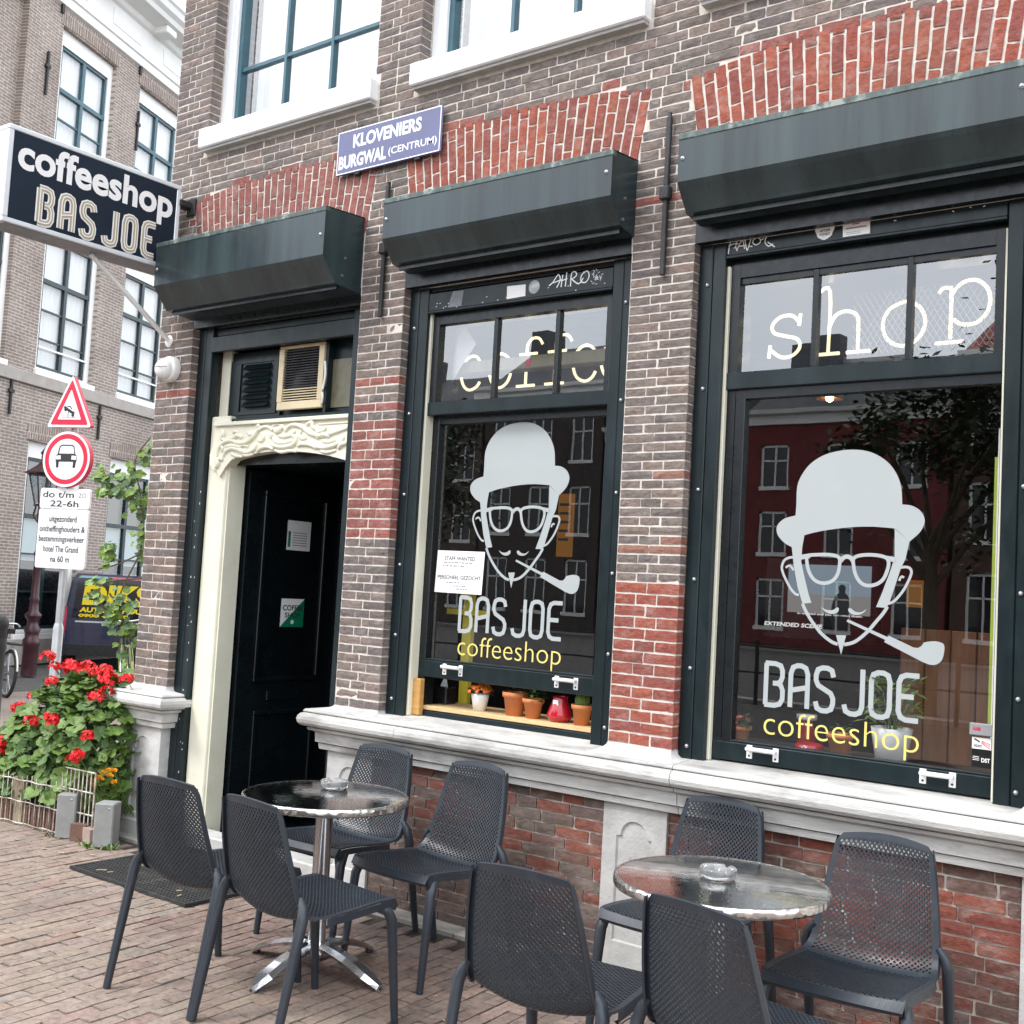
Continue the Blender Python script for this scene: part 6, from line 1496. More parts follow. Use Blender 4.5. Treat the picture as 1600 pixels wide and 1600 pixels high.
# ------------------------------------------------------------------ traffic sign post
M['galv'] = pmat('galvanised_steel', (.50, .52, .54), .4, .1, 12, metal=.5)
SPX = Vector((-8.52, .78, 0)); nA = rad(-70); e1 = Vector((-math.sin(nA), math.cos(nA), 0)); nS = Vector((math.cos(nA), math.sin(nA), 0))
if e1.x < 0: e1 = -e1
sp_ = empty('traffic_sign_post', SPX, 'galvanised post with red triangle, round car ban and two white text plates', 'traffic sign')
lean = Vector((.012, .0, 0))
def SGN(off): return lambda a, b, d=0: SPX + e1 * a + nS * (off + d) + Vector((0, 0, b)) + lean * (b / 3)
q = MB().tube([SPX + Vector((0, 0, 0)), SPX + Vector((0, 0, 1.13)) + lean * .4, SPX + Vector((0, 0, 1.17)) + lean * .4], [.040, .040, .030], 14); q.tube([SPX + Vector((0, 0, 1.17)) + lean * .4, SPX + Vector((0, 0, 3.05)) + lean], .027, 12); q.build('pole', M['galv'], sp_)
def rtri(cx_, cz, w, h_, r, n=5):
    P = [np.array((cx_ - w / 2, cz)), np.array((cx_ + w / 2, cz)), np.array((cx_, cz + h_))]; out = []
    for i in range(3):
        a, b, c = P[i - 1], P[i], P[(i + 1) % 3]; d1 = (a - b) / np.linalg.norm(a - b); d2 = (c - b) / np.linalg.norm(c - b)
        for t in np.linspace(0, 1, n): 
            p0, p1 = b + d1 * r, b + d2 * r; out.append(tuple((1 - t) ** 2 * p0 + 2 * t * (1 - t) * b + t * t * p1))
    return out
tz = 2.735; th_, tw = .425, .425
q = MB(); q.prism(rtri(0, tz, tw, th_, .03), SGN(.03), 0, .045); tr_ = q.build('warning_triangle', M['red'], sp_)
q = MB(); q.prism(rtri(0, tz, tw, th_, .03), SGN(.0755), 0, .001); q.build('white_edge', M['signwhite'], tr_)
q = MB(); q.prism(rtri(0, tz + .020, tw - .065, th_ - .058, .02), SGN(.077), 0, .001); q.build('red_band', M['red'], tr_)
q = MB(); q.prism(rtri(0, tz + .062, tw - .200, th_ - .180, .012), SGN(.0785), 0, .001); q.build('white_field', M['signwhite'], tr_)
q = MB(); f_ = SGN(.0805)
q.ribbon([(-.055, tz + .165), (-.035, tz + .150), (.02, tz + .120), (.045, tz + .112)], .022, f_); q.ribbon([(-.028, tz + .165), (.0, tz + .168), (.020, tz + .145)], .008, lambda a, b: f_(a, b, .0004)); q.ribbon([(-.012, tz + .14), (-.014, tz + .085)], .006, lambda a, b: f_(a, b, .0004))
for a, b in ((-.040, tz + .142), (.032, tz + .098)): q.add([f_(a + .014 * math.cos(t), b + .014 * math.sin(t), .0008) for t in np.linspace(0, 6, 12)], [tuple(range(12))])
q.ribbon([(-.07, tz + .080), (.07, tz + .080)], .003, f_); q.build('symbol', M['ink'], tr_)
def disc(mb, fn, cx_, cz, r0, r1=0, n=44, ex=1.0):
    o_ = [(cx_ + r0 * math.cos(2 * math.pi * k / n), cz + r0 * math.sin(2 * math.pi * k / n)) for k in range(n)]
    if r1: i_ = [(cx_ + r1 * math.cos(2 * math.pi * k / n), cz + r1 * math.sin(2 * math.pi * k / n)) for k in range(n)]; mb.add([fn(*p) for p in o_] + [fn(*p) for p in i_], [(k, (k + 1) % n, n + (k + 1) % n, n + k) for k in range(n)])
    else: mb.prism(o_, fn, 0, .045)
cz = 2.478; R_ = .225
q = MB(); disc(q, SGN(.03), 0, cz, R_); rd_ = q.build('car_ban_disc', M['red'], sp_)
q = MB(); disc(q, SGN(.0758), 0, cz, R_ - .002, R_ - .022); disc(q, SGN(.0756), 0, cz, R_ - .061, .001); q.build('white_field', M['signwhite'], rd_)
q = MB(); disc(q, SGN(.0758), 0, cz, R_ - .022, R_ - .061); q.build('red_ring', M['red'], rd_)
q = MB(); f_ = SGN(.0775)
q.add([f_(a, cz + b) for a, b in ((-.098, -.02), (.098, -.02), (.10, .028), (.078, .045), (-.078, .045), (-.10, .028))], [tuple(range(6))])
q.ribbon([(-.080, cz + .042), (-.066, cz + .100), (-.05, cz + .112), (.05, cz + .112), (.066, cz + .100), (.080, cz + .042)], .009, f_)
for s in (-1, 1): q.add([f_(s * .095, cz - .02), f_(s * .068, cz - .02), f_(s * .068, cz - .068), f_(s * .090, cz - .068)], [(0, 1, 2, 3)])
q.build('car_symbol', M['ink'], rd_)
f2 = SGN(.0785)
for s in (-1, 1): q = MB(); q.add([f2(s * .098, cz + .026), f2(s * .052, cz + .030), f2(s * .050, cz - .002), f2(s * .094, cz - .004)], [(0, 1, 2, 3)]); q.build('lamp_gap', M['signwhite'], rd_)
def rrect(x0, x1, z0, z1, r, n=5): return arc(x0 + r, z0 + r, r, 180, 270, n) + arc(x1 - r, z0 + r, r, 270, 360, n) + arc(x1 - r, z1 - r, r, 0, 90, n) + arc(x0 + r, z1 - r, r, 90, 180, n)
q = MB(); q.prism(rrect(-.235, .235, 2.083, 2.245, .02), SGN(.03), 0, .022); p1_ = q.build('text_plate', M['signwhite'], sp_, label='small white plate with times')
q = MB(); q.prism(rrect(-.235, .235, 1.605, 2.078, .02), SGN(.03), 0, .022); p2_ = q.build('text_plate', M['signwhite'], sp_, label='tall white plate with exemptions')
T = SGN(.0535)
q = MB(); text(q, 'do t/m', T, -.21, .085, 2.170, 2.222, bold=.01); q.build('print', M['ink'], p1_)
q = MB(); text(q, '22-6h', T, -.135, .135, 2.098, 2.148, bold=.01); q.build('print', M['ink'], p1_)
q = MB(); text(q, 'zo', T, .13, .20, 2.172, 2.210, bold=-.01); q.build('worn_print', M['ink_grey'], p1_)
q = MB()
for t, a, b, z in (('uitgezonderd', -.13, .13, 1.975), ('ontheffinghouders &', -.215, .215, 1.895), ('bestemmingsverkeer', -.215, .215, 1.815), ('hotel The Grand', -.165, .165, 1.735), ('na 60 m', -.09, .09, 1.655)): text(q, t, T, a, b, z - (.014 if any(c in t for c in 'gpqy') else 0), z + .050, bold=.012)
q.build('print', M['ink'], p2_)

# ------------------------------------------------------------------ bollard, street lamp, bicycles, van
bo_d = cam_ray(-7, 1000); bo_p = CAM + bo_d * (11.7 / math.hypot(bo_d.x, bo_d.y)); bo_p.z = 0
r = empty('bollard', bo_p, 'dark grey rounded bollard cut off at the left edge', 'bollard')
q = MB().lathe([(.12, 0), (.12, .10), (.095, .13), (.092, 1.02), (.105, 1.04), (.105, 1.09), (.09, 1.13), (.05, 1.155), (0, 1.16)], bo_p, 20); q.build('shaft', M['iron'], r); q = MB().lathe([(.098, .86), (.099, .90), (.098, .94)], bo_p, 20); q.build('band', M['iron'], r)
M['lampred'] = pmat('dark_red_lamp_paint', (.045, .012, .018), .35, .25, 12, dirt=(.09, .05, .06), dirt_t=(.5, .8)); M['lampglass'] = gmat('lamp_glass', 1.8, (.85, .9, .92)); M['lampwhite'] = pmat('lamp_reflector', (.75, .76, .76), .4, .05, 8)
LP_ = Vector((-15.95, 4.93, 0))
r = empty('street_lamp', LP_, 'dark red old street lamp with four sided glass lantern', 'street lamp')
q = MB().lathe([(.11, 0), (.11, .42), (.125, .46), (.125, .52), (.095, .56), (.10, .62), (.12, .68), (.08, .74), (.075, .80), (.115, .86), (.12, .89), (.07, .94), (.062, 1.08), (.075, 1.12), (.058, 1.16), (.052, 1.75), (.068, 1.78), (.048, 1.83), (.044, 2.22), (.06, 2.26), (.045, 2.3), (0, 2.32)], LP_, 16); q.build('column', M['lampred'], r)
zb_, zt_ = 2.50, 2.95
q = MB()
for a in range(4):
    t = a * math.pi / 2 + .6; d = Vector((math.cos(t), math.sin(t), 0)); q.tube(smooth([LP_ + d * .04 + Vector((0, 0, 2.24)), LP_ + d * .12 + Vector((0, 0, 2.34)), LP_ + d * .10 + Vector((0, 0, zb_ - .04)), LP_ + d * .115 + Vector((0, 0, zb_))], k=3), .014, 6); q.tube([LP_ + d * .115 + Vector((0, 0, zb_)), LP_ + d * .235 + Vector((0, 0, zt_))], .012, 5)
for z, rr in ((zb_, .125), (zt_, .245)): q.tube([LP_ + Vector((rr * math.cos(.6 + a * math.pi / 2), rr * math.sin(.6 + a * math.pi / 2), z)) for a in range(4)], .016, 5, closed=True)
q.build('lantern_frame', M['lampred'], r)
q = MB()
for a in range(4):
    t0, t1 = .6 + a * math.pi / 2, .6 + (a + 1) * math.pi / 2; q.add([LP_ + Vector((.112 * math.cos(t0), .112 * math.sin(t0), zb_)), LP_ + Vector((.112 * math.cos(t1), .112 * math.sin(t1), zb_)), LP_ + Vector((.23 * math.cos(t1), .23 * math.sin(t1), zt_)), LP_ + Vector((.23 * math.cos(t0), .23 * math.sin(t0), zt_))], [(0, 1, 2, 3)])
q.build('lantern_pane', M['lampglass'], r)
q = MB().lathe([(.25, zt_), (.30, zt_ + .02), (.22, zt_ + .07), (.12, zt_ + .14), (.07, zt_ + .2), (.07, zt_ + .30), (.09, zt_ + .32), (.05, zt_ + .38), (.02, zt_ + .42), (0, zt_ + .46)], LP_, 8, smooth=False); q.build('lantern_roof', M['lampred'], r)
q = MB().lathe([(.10, zb_ + .0), (.09, zb_ + .03), (.03, zb_ + .06), (.03, zb_ + .15), (0, zb_ + .17)], LP_, 12); q.build('lamp_bulb', M['lampwhite'], r)
M['tyre'] = pmat('rubber_tyre', (.02, .02, .02), .8, .1, 20); M['bikegrey'] = pmat('scratched_grey_frame', (.12, .12, .13), .4, .2, 20); M['bikelime'] = pmat('lime_tyre', (.42, .48, .12), .6, .1, 20)
def bicycle(p, ang_, R, fm, tm, label):
    r = empty('bicycle', (0, 0, 0), label, 'bicycle', 'bicycles parked by the far house'); L = R * 3.05
    for nm, x in (('rear_wheel', 0), ('front_wheel', L)):
        q = MB().tube([(x + R * math.cos(a), 0, R + R * math.sin(a)) for a in np.linspace(0, 2 * math.pi, 33)[:-1]], .022, 6, closed=True); w = q.build(nm, M[tm], r)
        q = MB().tube([(x + (R - .03) * math.cos(a), 0, R + (R - .03) * math.sin(a)) for a in np.linspace(0, 2 * math.pi, 33)[:-1]], .012, 6, closed=True)
        for k in range(14): a = k * .4488; q.tube([(x, 0, R), (x + (R - .03) * math.cos(a), 0, R + (R - .03) * math.sin(a))], .0025, 3, caps=False)
        q.build('rim', M['chrome'], w)
        q = MB().tube([(x + (R + .035) * math.cos(rad(a)), 0, R + (R + .035) * math.sin(rad(a))) for a in range(20, 171, 10)], .02, 5, squash=.5); q.build('mudguard', M['whitepl'] if nm == 'rear_wheel' else M[fm], w)
    s = R / .33; bb = (L * .43, 0, R * .92); st = (L * .33, 0, R * 2.35); hd_ = (L * .80, 0, R * 2.55)
    q = MB()
    for a, b in ((bb, st), (bb, (L * .79, 0, R * 2.2)), (st, hd_), (bb, (0, 0, R)), (st, (0, 0, R)), ((L * .77, 0, R * 2.8), (L * .85, 0, R * 1.7)), ((L * .85, 0, R * 1.7), (L, 0, R))): q.tube([a, b], .019 * s, 7)
    q.build('frame', M[fm], r)
    q = MB().tube(smooth([(L * .66, .28 * s, R * 3.0), (L * .74, .24 * s, R * 3.12), (L * .77, 0, R * 3.05), (L * .74, -.24 * s, R * 3.12), (L * .66, -.28 * s, R * 3.0)], k=3), .014 * s, 6); q.tube([(L * .77, 0, R * 2.8), (L * .77, 0, R * 3.05)], .016 * s, 6); q.build('handlebar', M['chrome'], r)
    q = MB().obox((L * .30, 0, R * 2.85), (.12 * s, 0, .01), (0, .07 * s, 0), (0, 0, .03)); q.tube([st, (L * .30, 0, R * 2.8)], .014 * s, 6); q.build('saddle', M['blackpl'], r)
    q = MB().lathe([(0, -.012), (.09 * s, -.01), (.09 * s, .01), (0, .012)], bb, 14, axis='y'); q.tube([bb, (bb[0] + .13 * s, -.07, bb[2] - .10 * s)], .012, 5); q.obox((bb[0] + .13 * s, -.10, bb[2] - .1 * s), (.05, 0, 0), (0, .04, 0), (0, 0, .012)); q.build('crank', M['iron'], r)
    q = MB().obox((.02, 0, R * 2.3), (.20 * s, 0, 0), (0, .07, 0), (0, 0, .012)); q.build('luggage_rack', M['iron'], r)
    r.location = p; r.rotation_euler = (rad(4), 0, rad(ang_)); return r
bicycle((-13.50, 3.20, 0), 168, .28, 'bikegrey', 'tyre', 'grey bicycle with white rear mudguard left of the street lamp')
bicycle((-14.55, 5.55, 0), -28, .30, 'iron', 'bikelime', 'bicycle with lime front tyre between street lamp and van')
# van seen from behind
M['vanblue'] = pmat('dark_blue_car_paint', (.010, .014, .045), .18, .1, 3, coat=.6); M['vanglass'] = pmat('black_car_glass', (.006, .008, .014), .06, .1, 3, coat=.5); M['vanyel'] = pmat('yellow_vinyl_lettering', (.80, .60, .0), .5, .03, 5); M['taill'] = pmat('red_tail_lamp', (.40, .02, .06), .2, .1, 5, coat=.5); M['vanpink'] = pmat('pink_stripe', (.62, .18, .26), .4, .05, 4); M['vanlb'] = pmat('light_blue_stripe', (.30, .50, .62), .4, .05, 4)
VP = Vector((-16.586, 6.726, 0)); va = rad(33)           # rear faces the camera
vn_ = Vector((.80, -.60, 0)).normalized(); vr = Vector((-vn_.y, vn_.x, 0))      # outward rear normal, right-hand vector
if vr.x < 0: vr = -vr
def VF(a, b, d=0): return VP + vr * a + Vector((0, 0, b)) + vn_ * d
r = empty('delivery_van', VP, 'small dark blue rental van seen from behind with yellow lettering', 'van')
st_ = [(0, .99), (.05, 1.0), (.5, 1.0), (1.2, 1.0), (2.4, .98), (2.9, .94), (3.6, .9)]
def sect(w, h_, z0): return [(-w * .96, z0), (w * .96, z0), (w, z0 + .25), (w, .82), (w * .90, h_ - .12), (w * .80, h_), (-w * .80, h_), (-w * .90, h_ - .12), (-w, .82), (-w, z0 + .25)]
q = MB(); rows = [(-.02, .74, 1.50), (.04, .78, 1.525), (.6, .79, 1.54), (1.6, .79, 1.52), (2.2, .77, 1.45), (2.7, .74, .95), (3.4, .70, .85), (3.55, .64, .6)]
secs = [[VF(a, b, -dd) for a, b in sect(w, h_, .22)] for dd, w, h_ in rows]; vs = [p for s in secs for p in s]; m_ = 10
q.add(vs, [(i * m_ + j, i * m_ + (j + 1) % m_, (i + 1) * m_ + (j + 1) % m_, (i + 1) * m_ + j) for i in range(len(rows) - 1) for j in range(m_)] + [tuple(range(m_))[::-1], tuple(range((len(rows) - 1) * m_, len(rows) * m_))]); q.build('body', M['vanblue'], r, recalc=True)
q = MB(); q.prism([(-.66, .80), (.66, .80), (.60, 1.40), (.55, 1.45), (-.55, 1.45), (-.60, 1.40)], lambda a, b, d=0: VF(a, b, .021 + d), 0, .006); rw = q.build('rear_window', M['vanglass'], r)
q = MB(); q.prism([(-.006, .3), (.006, .3), (.006, 1.47), (-.006, 1.47)], lambda a, b, d=0: VF(a, b, .0275 + d), 0, .001); q.build('door_gap', M['ink'], r)
YT = lambda a, b, d=0: VF(a, b, .029 + d)
for t_, a_, b_, c_, d_ in (('DIKS', -.52, .52, 1.02, 1.36), ('AUTOVERHUUR', -.55, .50, .905, .985), ('0900 - 0230', -.56, .20, .825, .878)): q = MB(); text(q, t_, YT, a_, b_, c_, d_, bold=.045, shear=.1); q.build('lettering', M['vanyel'], rw)
q = MB(); q.box(0, 0, 0, 0, 0, 0); q = MB(); q.prism([(-.60, 1.455), (-.15, 1.455), (-.15, 1.49), (-.56, 1.49)], lambda a, b, d=0: VF(a, b, .022 + d), 0, .004); q.build('blue_stripe', M['vanlb'], r)
q = MB(); q.prism([(-.14, 1.455), (.60, 1.455), (.56, 1.49), (-.14, 1.49)], lambda a, b, d=0: VF(a, b, .022 + d), 0, .004); q.build('pink_stripe', M['vanpink'], r)
for s in (-1, 1):
    q = MB(); q.prism([(s * .745, .55), (s * .785, .55), (s * .765, .98), (s * .728, .98)], lambda a, b, d=0: VF(a, b, -.02 + d), 0, .05); q.build('tail_lamp', M['taill'], r)
    q = MB(); c = VF(s * .70, .30, -.55); t_ = MB().lathe([(0, -.09), (.29, -.09), (.31, -.05), (.31, .05), (.29, .09), (0, .09)], (0, 0, 0), 24, axis='y'); R3 = Matrix((( vn_.x, vr.x, 0), (vn_.y, vr.y, 0), (0, 0, 1))).to_4x4(); q.merge(t_, Matrix.Translation(c) @ R3); q.build('wheel', M['tyre'], r)
    q = MB(); c = VF(s * .70, .30, -2.75); q.merge(t_, Matrix.Translation(c) @ R3); q.build('wheel', M['tyre'], r)
q = MB(); q.obox(VF(.42, .62, .03), vr * .13, vn_ * .012, Vector((0, 0, .018))); q.build('door_handle', M['blackpl'], r)
q = MB(); q.obox(VF(0, .30, .03), vr * .76, vn_ * .05, Vector((0, 0, .09))); q.build('bumper', M['blackpl'], r)
q = MB(); q.prism([(-.60, .74), (.60, .74), (.60, .765), (-.60, .765)], lambda a, b, d=0: VF(a, b, .021 + d), 0, .006); q.build('chrome_line', M['galv'], r)
q = MB(); q.obox(VF(.10, .60, .024), vr * .24, vn_ * .004, Vector((0, 0, .055))); q.build('number_plate_recess', M['vanblue'], r)
# ------------------------------------------------------------------ brick house across the side street
def wallmat(name, c1, c2, cm, bw=.19, bh=.052, bstr=-.3):
    m, nt, b, o = NT(name); tc = node(nt, 'ShaderNodeTexCoord'); sx = node(nt, 'ShaderNodeSeparateXYZ'); cx_ = node(nt, 'ShaderNodeCombineXYZ'); nt.links.new(tc.outputs['Object'], sx.inputs[0]); nt.links.new(sx.outputs[0], cx_.inputs[0]); nt.links.new(sx.outputs[2], cx_.inputs[1]); v = cx_.outputs[0]
    bt = node(nt, 'ShaderNodeTexBrick'); nt.links.new(v, bt.inputs[0]); bt.inputs['Scale'].default_value = 1; bt.inputs['Brick Width'].default_value = bw; bt.inputs['Row Height'].default_value = bh; bt.inputs['Mortar Size'].default_value = .007
    bt.inputs['Color1'].default_value = (*c1, 1); bt.inputs['Color2'].default_value = (*c2, 1); bt.inputs['Mortar'].default_value = (*cm, 1); bt.inputs['Bias'].default_value = -.1
    c = mixc(nt, 1, bt.outputs[0], ramp(nt, noise(nt, v, .9, 6, .65), [(.3, (.78, .76, .75)), (.7, (1.2, 1.2, 1.2))]), 'MULTIPLY'); c = mixc(nt, 1, c, ramp(nt, noise(nt, v, 14, 4, .7), [(.3, (.75, .75, .75)), (.7, (1.25, 1.25, 1.25))]), 'MULTIPLY')
    nt.links.new(c, b.inputs['Base Color']); b.inputs['Roughness'].default_value = .9; bump(nt, b, bt.outputs['Fac'], bstr, .006); return m
M['farbrick'] = wallmat('far_grey_brick', (.27, .215, .185), (.215, .175, .155), (.46, .42, .38))  # brick and mortar lightened: washed-out glare is put into the colour
M['soldier'] = wallmat('far_soldier_brick', (.26, .205, .178), (.22, .175, .155), (.46, .41, .37), .06, .25)
M['farstone'] = pmat('far_grey_stone', (.36, .33, .30), .85, .12, 5); M['cornice'] = pmat('white_cornice_paint', (.80, .80, .78), .6, .03, 3)
M['curt2'] = pmat('pale_curtain', (.70, .72, .72), .9, .08, 2, stretch=(14, 1, .3)); M['frost'] = pmat('frosted_film', (.34, .45, .48), .6, .06, 2)
hd_ = rad(22.8); P0 = Vector((-17.73, 5.841, 0)); dW = Vector((-math.sin(hd_), math.cos(hd_), 0))
FH = empty('corner_house', (0, 0, 0), 'large grey brick house with white cornice and tall sash windows across the side street', 'building')
WIN = [(-.28 + 2.27 * k, 1.30 + 2.27 * k - .06) for k in range(-3, 4)]
ROWS = [(.50, 3.62), (4.78, 7.30), (8.02, 10.52)]
S0, S1, ZT = -9, 11, 10.95
def holed(mb, s0, s1, z0, z1, holes, y, mi=0):
    xs_ = sorted({s0, s1, *[h_[0] for h_ in holes], *[h_[1] for h_ in holes]}); zs = sorted({z0, z1, *[h_[2] for h_ in holes], *[h_[3] for h_ in holes]})
    xs_ = [x for x in xs_ if s0 <= x <= s1]; zs = [z for z in zs if z0 <= z <= z1]
    for i in range(len(xs_) - 1):
        for j in range(len(zs) - 1):
            cx_, cz_ = (xs_[i] + xs_[i + 1]) / 2, (zs[j] + zs[j + 1]) / 2
            if any(h_[0] < cx_ < h_[1] and h_[2] < cz_ < h_[3] for h_ in holes): continue
            mb.add([(xs_[i], y, zs[j]), (xs_[i + 1], y, zs[j]), (xs_[i + 1], y, zs[j + 1]), (xs_[i], y, zs[j + 1])], [(0, 1, 2, 3)], mi)
    for a, b, c, d in holes:
        dd = .16
        for p0, p1 in (((a, c), (a, d)), ((b, d), (b, c)), ((a, d), (b, d)), ((b, c), (a, c))): mb.add([(p0[0], y, p0[1]), (p1[0], y, p1[1]), (p1[0], y + dd, p1[1]), (p0[0], y + dd, p0[1])], [(0, 1, 2, 3)], mi)
holes = [(a, b, c, d) for a, b in WIN for c, d in ROWS]
bay = (-4.2, -1.13, 8.30, 10.55)
holes = [h_ for h_ in holes if not (h_[0] < bay[1] and h_[1] > bay[0] and h_[2] > 7.6)] + [bay]
q = MB(); holed(q, S0, S1, 0, ZT, holes, 0.0); q.add([(bay[0], .12, bay[2]), (bay[1], .12, bay[2]), (bay[1], .12, bay[3]), (bay[0], .12, bay[3])], [(0, 1, 2, 3)])
q.box(S0, S1, .2, 6, 0, ZT); fw = q.build('wall', M['farbrick'], FH)
for a, b, c, d in holes:
    if (a, b, c, d) == bay: continue
    q = MB(); hgt = .24
    n = 18
    for i in range(n):
        x = a - .06 + (b - a + .12) * i / n; q.box(x + .004, x + (b - a + .12) / n - .004, -.012, .0, d + .01 + .03 * math.sin(math.pi * (i + .5) / n), d + .25 + .05 * math.sin(math.pi * (i + .5) / n))
    q.build('brick_lintel', M['soldier'], fw)
def far_window(a, b, c, d, kind):
    q = MB(); y = .075; w = .12
    q.box(a, a + w, y, .16, c, d, bev=.004); q.box(b - w, b, y, .16, c, d, bev=.004); q.box(a + w, b - w, y, .16, d - .26, d); q.box(a + w, b - w, y, .16, c, c + .06); q.box(a - .04, b + .04, -.05, .16, c - .09, c, bev=.004)
    f = q.build('window', M['cornice'], FH)
    A, B, C_, D_ = a + w, b - w, c + .06, d - .26
    zr = C_ + (D_ - C_) * .66
    q = MB(); q.box(A, A + .05, .10, .15, C_, D_); q.box(B - .05, B, .10, .15, C_, D_); q.box(A, B, .09, .15, zr - .035, zr + .035); q.box(A, B, .10, .15, C_, C_ + .05); q.box(A, B, .10, .15, D_ - .05, D_); q.box((A + B) / 2 - .04, (A + B) / 2 + .04, .095, .15, C_, D_)
    for k in (1, 2): z = C_ + (zr - C_) * k / 3; q.box(A + .05, B - .05, .105, .145, z - .014, z + .014)
    q.build('sash', M['teal2'] if kind != 2 else M['teal'], f)
    q = MB().poly([(A, .13, C_), (B, .13, C_), (B, .13, D_), (A, .13, D_)]); q.build('pane', M['glass_far'], f)
    q = MB()
    if kind == 0:
        q.poly([(A, .16, C_), (B, .16, C_), (B, .16, D_), (A, .16, D_)]); q.build('room_dark', M['blackpl'], f)
        q = MB().poly([(A, .155, C_ + (D_ - C_) * .40), (B, .155, C_ + (D_ - C_) * .40), (B, .155, zr), (A, .155, zr)]); q.build('frosted_film', M['frost'], f)
    else:
        n = 18
        for i in range(n):
            u0, u1 = A + (B - A) * i / n, A + (B - A) * (i + 1) / n; q.add([(u0, .175 + .015 * (i % 2), C_), (u1, .175 + .015 * ((i + 1) % 2), C_), (u1, .175 + .015 * ((i + 1) % 2), D_), (u0, .175 + .015 * (i % 2), D_)], [(0, 1, 2, 3)])
        q.build('curtain', M['curt2'], f)
        q = MB(); q.box(a + w, b - w, .055, .075, C_ + .32, C_ + .35); q.build('guard_bar', M['cornice'], f)
M['teal2'] = pmat('dark_green_sash', (.012, .03, .035), .35, .2, 8)
for h_ in holes:
    if h_ != bay: far_window(*h_, 0 if h_[2] < 1 else (1 if h_[2] < 6 else 2))
q = MB(); q.box(S0, S1, -.05, .02, 4.50, 4.70, bev=.01); q.build('stone_band', M['farstone'], FH)
q = MB(); q.box(S0, S1, -.06, .02, .0, .42, bev=.01); q.build('stone_base', M['farstone'], FH)
q = MB(); q.box(bay[0] - .1, bay[1] + .06, -.04, .02, bay[2] - .16, bay[2], bev=.01); q.build('bay_sill', M['farstone'], FH)
q = MB(); q.sweep([(S0, 0), (S1, 0)], [(0, ZT - .12), (.05, ZT - .10), (.06, ZT + .04), (.09, ZT + .06), (.07, ZT + .10), (.07, ZT + .58), (.13, ZT + .62), (.16, ZT + .70), (.45, ZT + .78), (.48, ZT + .86), (.55, ZT + .92), (.58, ZT + 1.02), (.62, ZT + 1.06), (.60, ZT + 1.12), (0, ZT + 1.16)]); co_ = q.build('cornice', M['cornice'], FH, recalc=True)
for k in range(-4, 5):
    q = MB(); x = .62 + k * 1.62; q.box(x - .16, x + .16, -.42, -.075, ZT + .60, ZT + .74, bev=.02); q.build('cornice_bracket', M['cornice'], co_)
    q = MB(); q.box(x + .30, x + 1.2, -.081, -.07, ZT + .22, ZT + .50, bev=.004); q.build('frieze_panel', M['cornice'], co_)
    for i in range(5): pass
q = MB()
for x in (-.36, 1.93, 4.2, -2.6): q.box(x - .03, x + .03, -.04, .0, ZT - .25, ZT - .03)
q.build('anchor_tip', M['iron'], FH)
for x, z0, z1 in ((-.62, 9.20, 9.92), (1.97, 9.28, 10.02), (4.2, 9.28, 10.02), (-.83, 3.95, 4.52), (1.52, 3.88, 4.48), (3.9, 3.9, 4.5)):
    q = MB(); q.box(x - .022, x + .022, -.045, -.008, z0, z1, bev=.006); o_ = q.build('wall_anchor', M['iron'], FH)
    q = MB(); zm = z0 + (z1 - z0) * .66; q.box(x - .06, x + .06, -.05, -.01, zm - .03, zm + .03, bev=.006); q.build('anchor_eye', M['iron'], o_)
# dormer on the roof
M['slate'] = pmat('slate_roof', (.07, .075, .085), .7, .2, 6)
q = MB(); q.prism([(S0, ZT + 1.1), (S1, ZT + 1.1), (S1, ZT + 3.6), (S0, ZT + 3.6)], lambda a, b, d=0: (a, .3 + (b - ZT - 1.1) * .7 + d, b), 0, .1); q.build('roof', M['slate'], FH)
q = MB(); q.box(2.6, 4.6, -.05, 1.5, ZT + 1.2, ZT + 2.9, bev=.02); q.box(2.45, 4.75, -.2, 1.5, ZT + 2.9, ZT + 3.05, bev=.02); dm_ = q.build('dormer', M['cornice'], FH)
FH.location = P0; FH.rotation_euler = (0, 0, math.atan2(dW.y, dW.x))

# ------------------------------------------------------------------ the other side of the canal (seen in the panes)
q = MB(); q.add([(-90, -35, -.8), (70, -35, -.8), (70, -13.2, -.8), (-90, -13.2, -.8)], [(0, 1, 2, 3)])
M['water'] = pmat('dark_canal_water', (.02, .03, .025), .08, .2, .6, .3, 2.5, .02); tag(q.build('canal_water', M['water']), kind='structure')
q = MB(); q.box(-90, 70, -13.6, -13.2, -1.4, .06); q.box(-90, 70, -35.4, -35, -1.4, .06); tag(q.build('quay_kerb', M['kerb']), kind='structure')
q = MB(); q.box(-90, 70, -6.3, -6.15, -.02, .004); tag(q.build('road_line', M['signwhite']), kind='structure')
SPEC = [(-58, 7.5, 11.0, (0.080, 0.050, 0.040), 3), (-50.3, 7.0, 12.2, (0.050, 0.045, 0.043), 3), (-43.1, 6.5, 10.4, (0.075, 0.060, 0.050), 3), (-36.4, 7.0, 11.6, (0.060, 0.050, 0.045), 3), (-29.2, 6.8, 9.2, (0.095, 0.070, 0.050), 3), (-22.2, 8.5, 9.6, (0.150, 0.030, 0.030), 3), (-13.5, 7.0, 11.5, (0.085, 0.050, 0.035), 3), (-6.3, 7.2, 10.6, (0.065, 0.045, 0.040), 3), (1.1, 7.5, 12.0, (0.100, 0.060, 0.045), 3)]  # fronts darkened: the shade they stand in is put into the brick tones
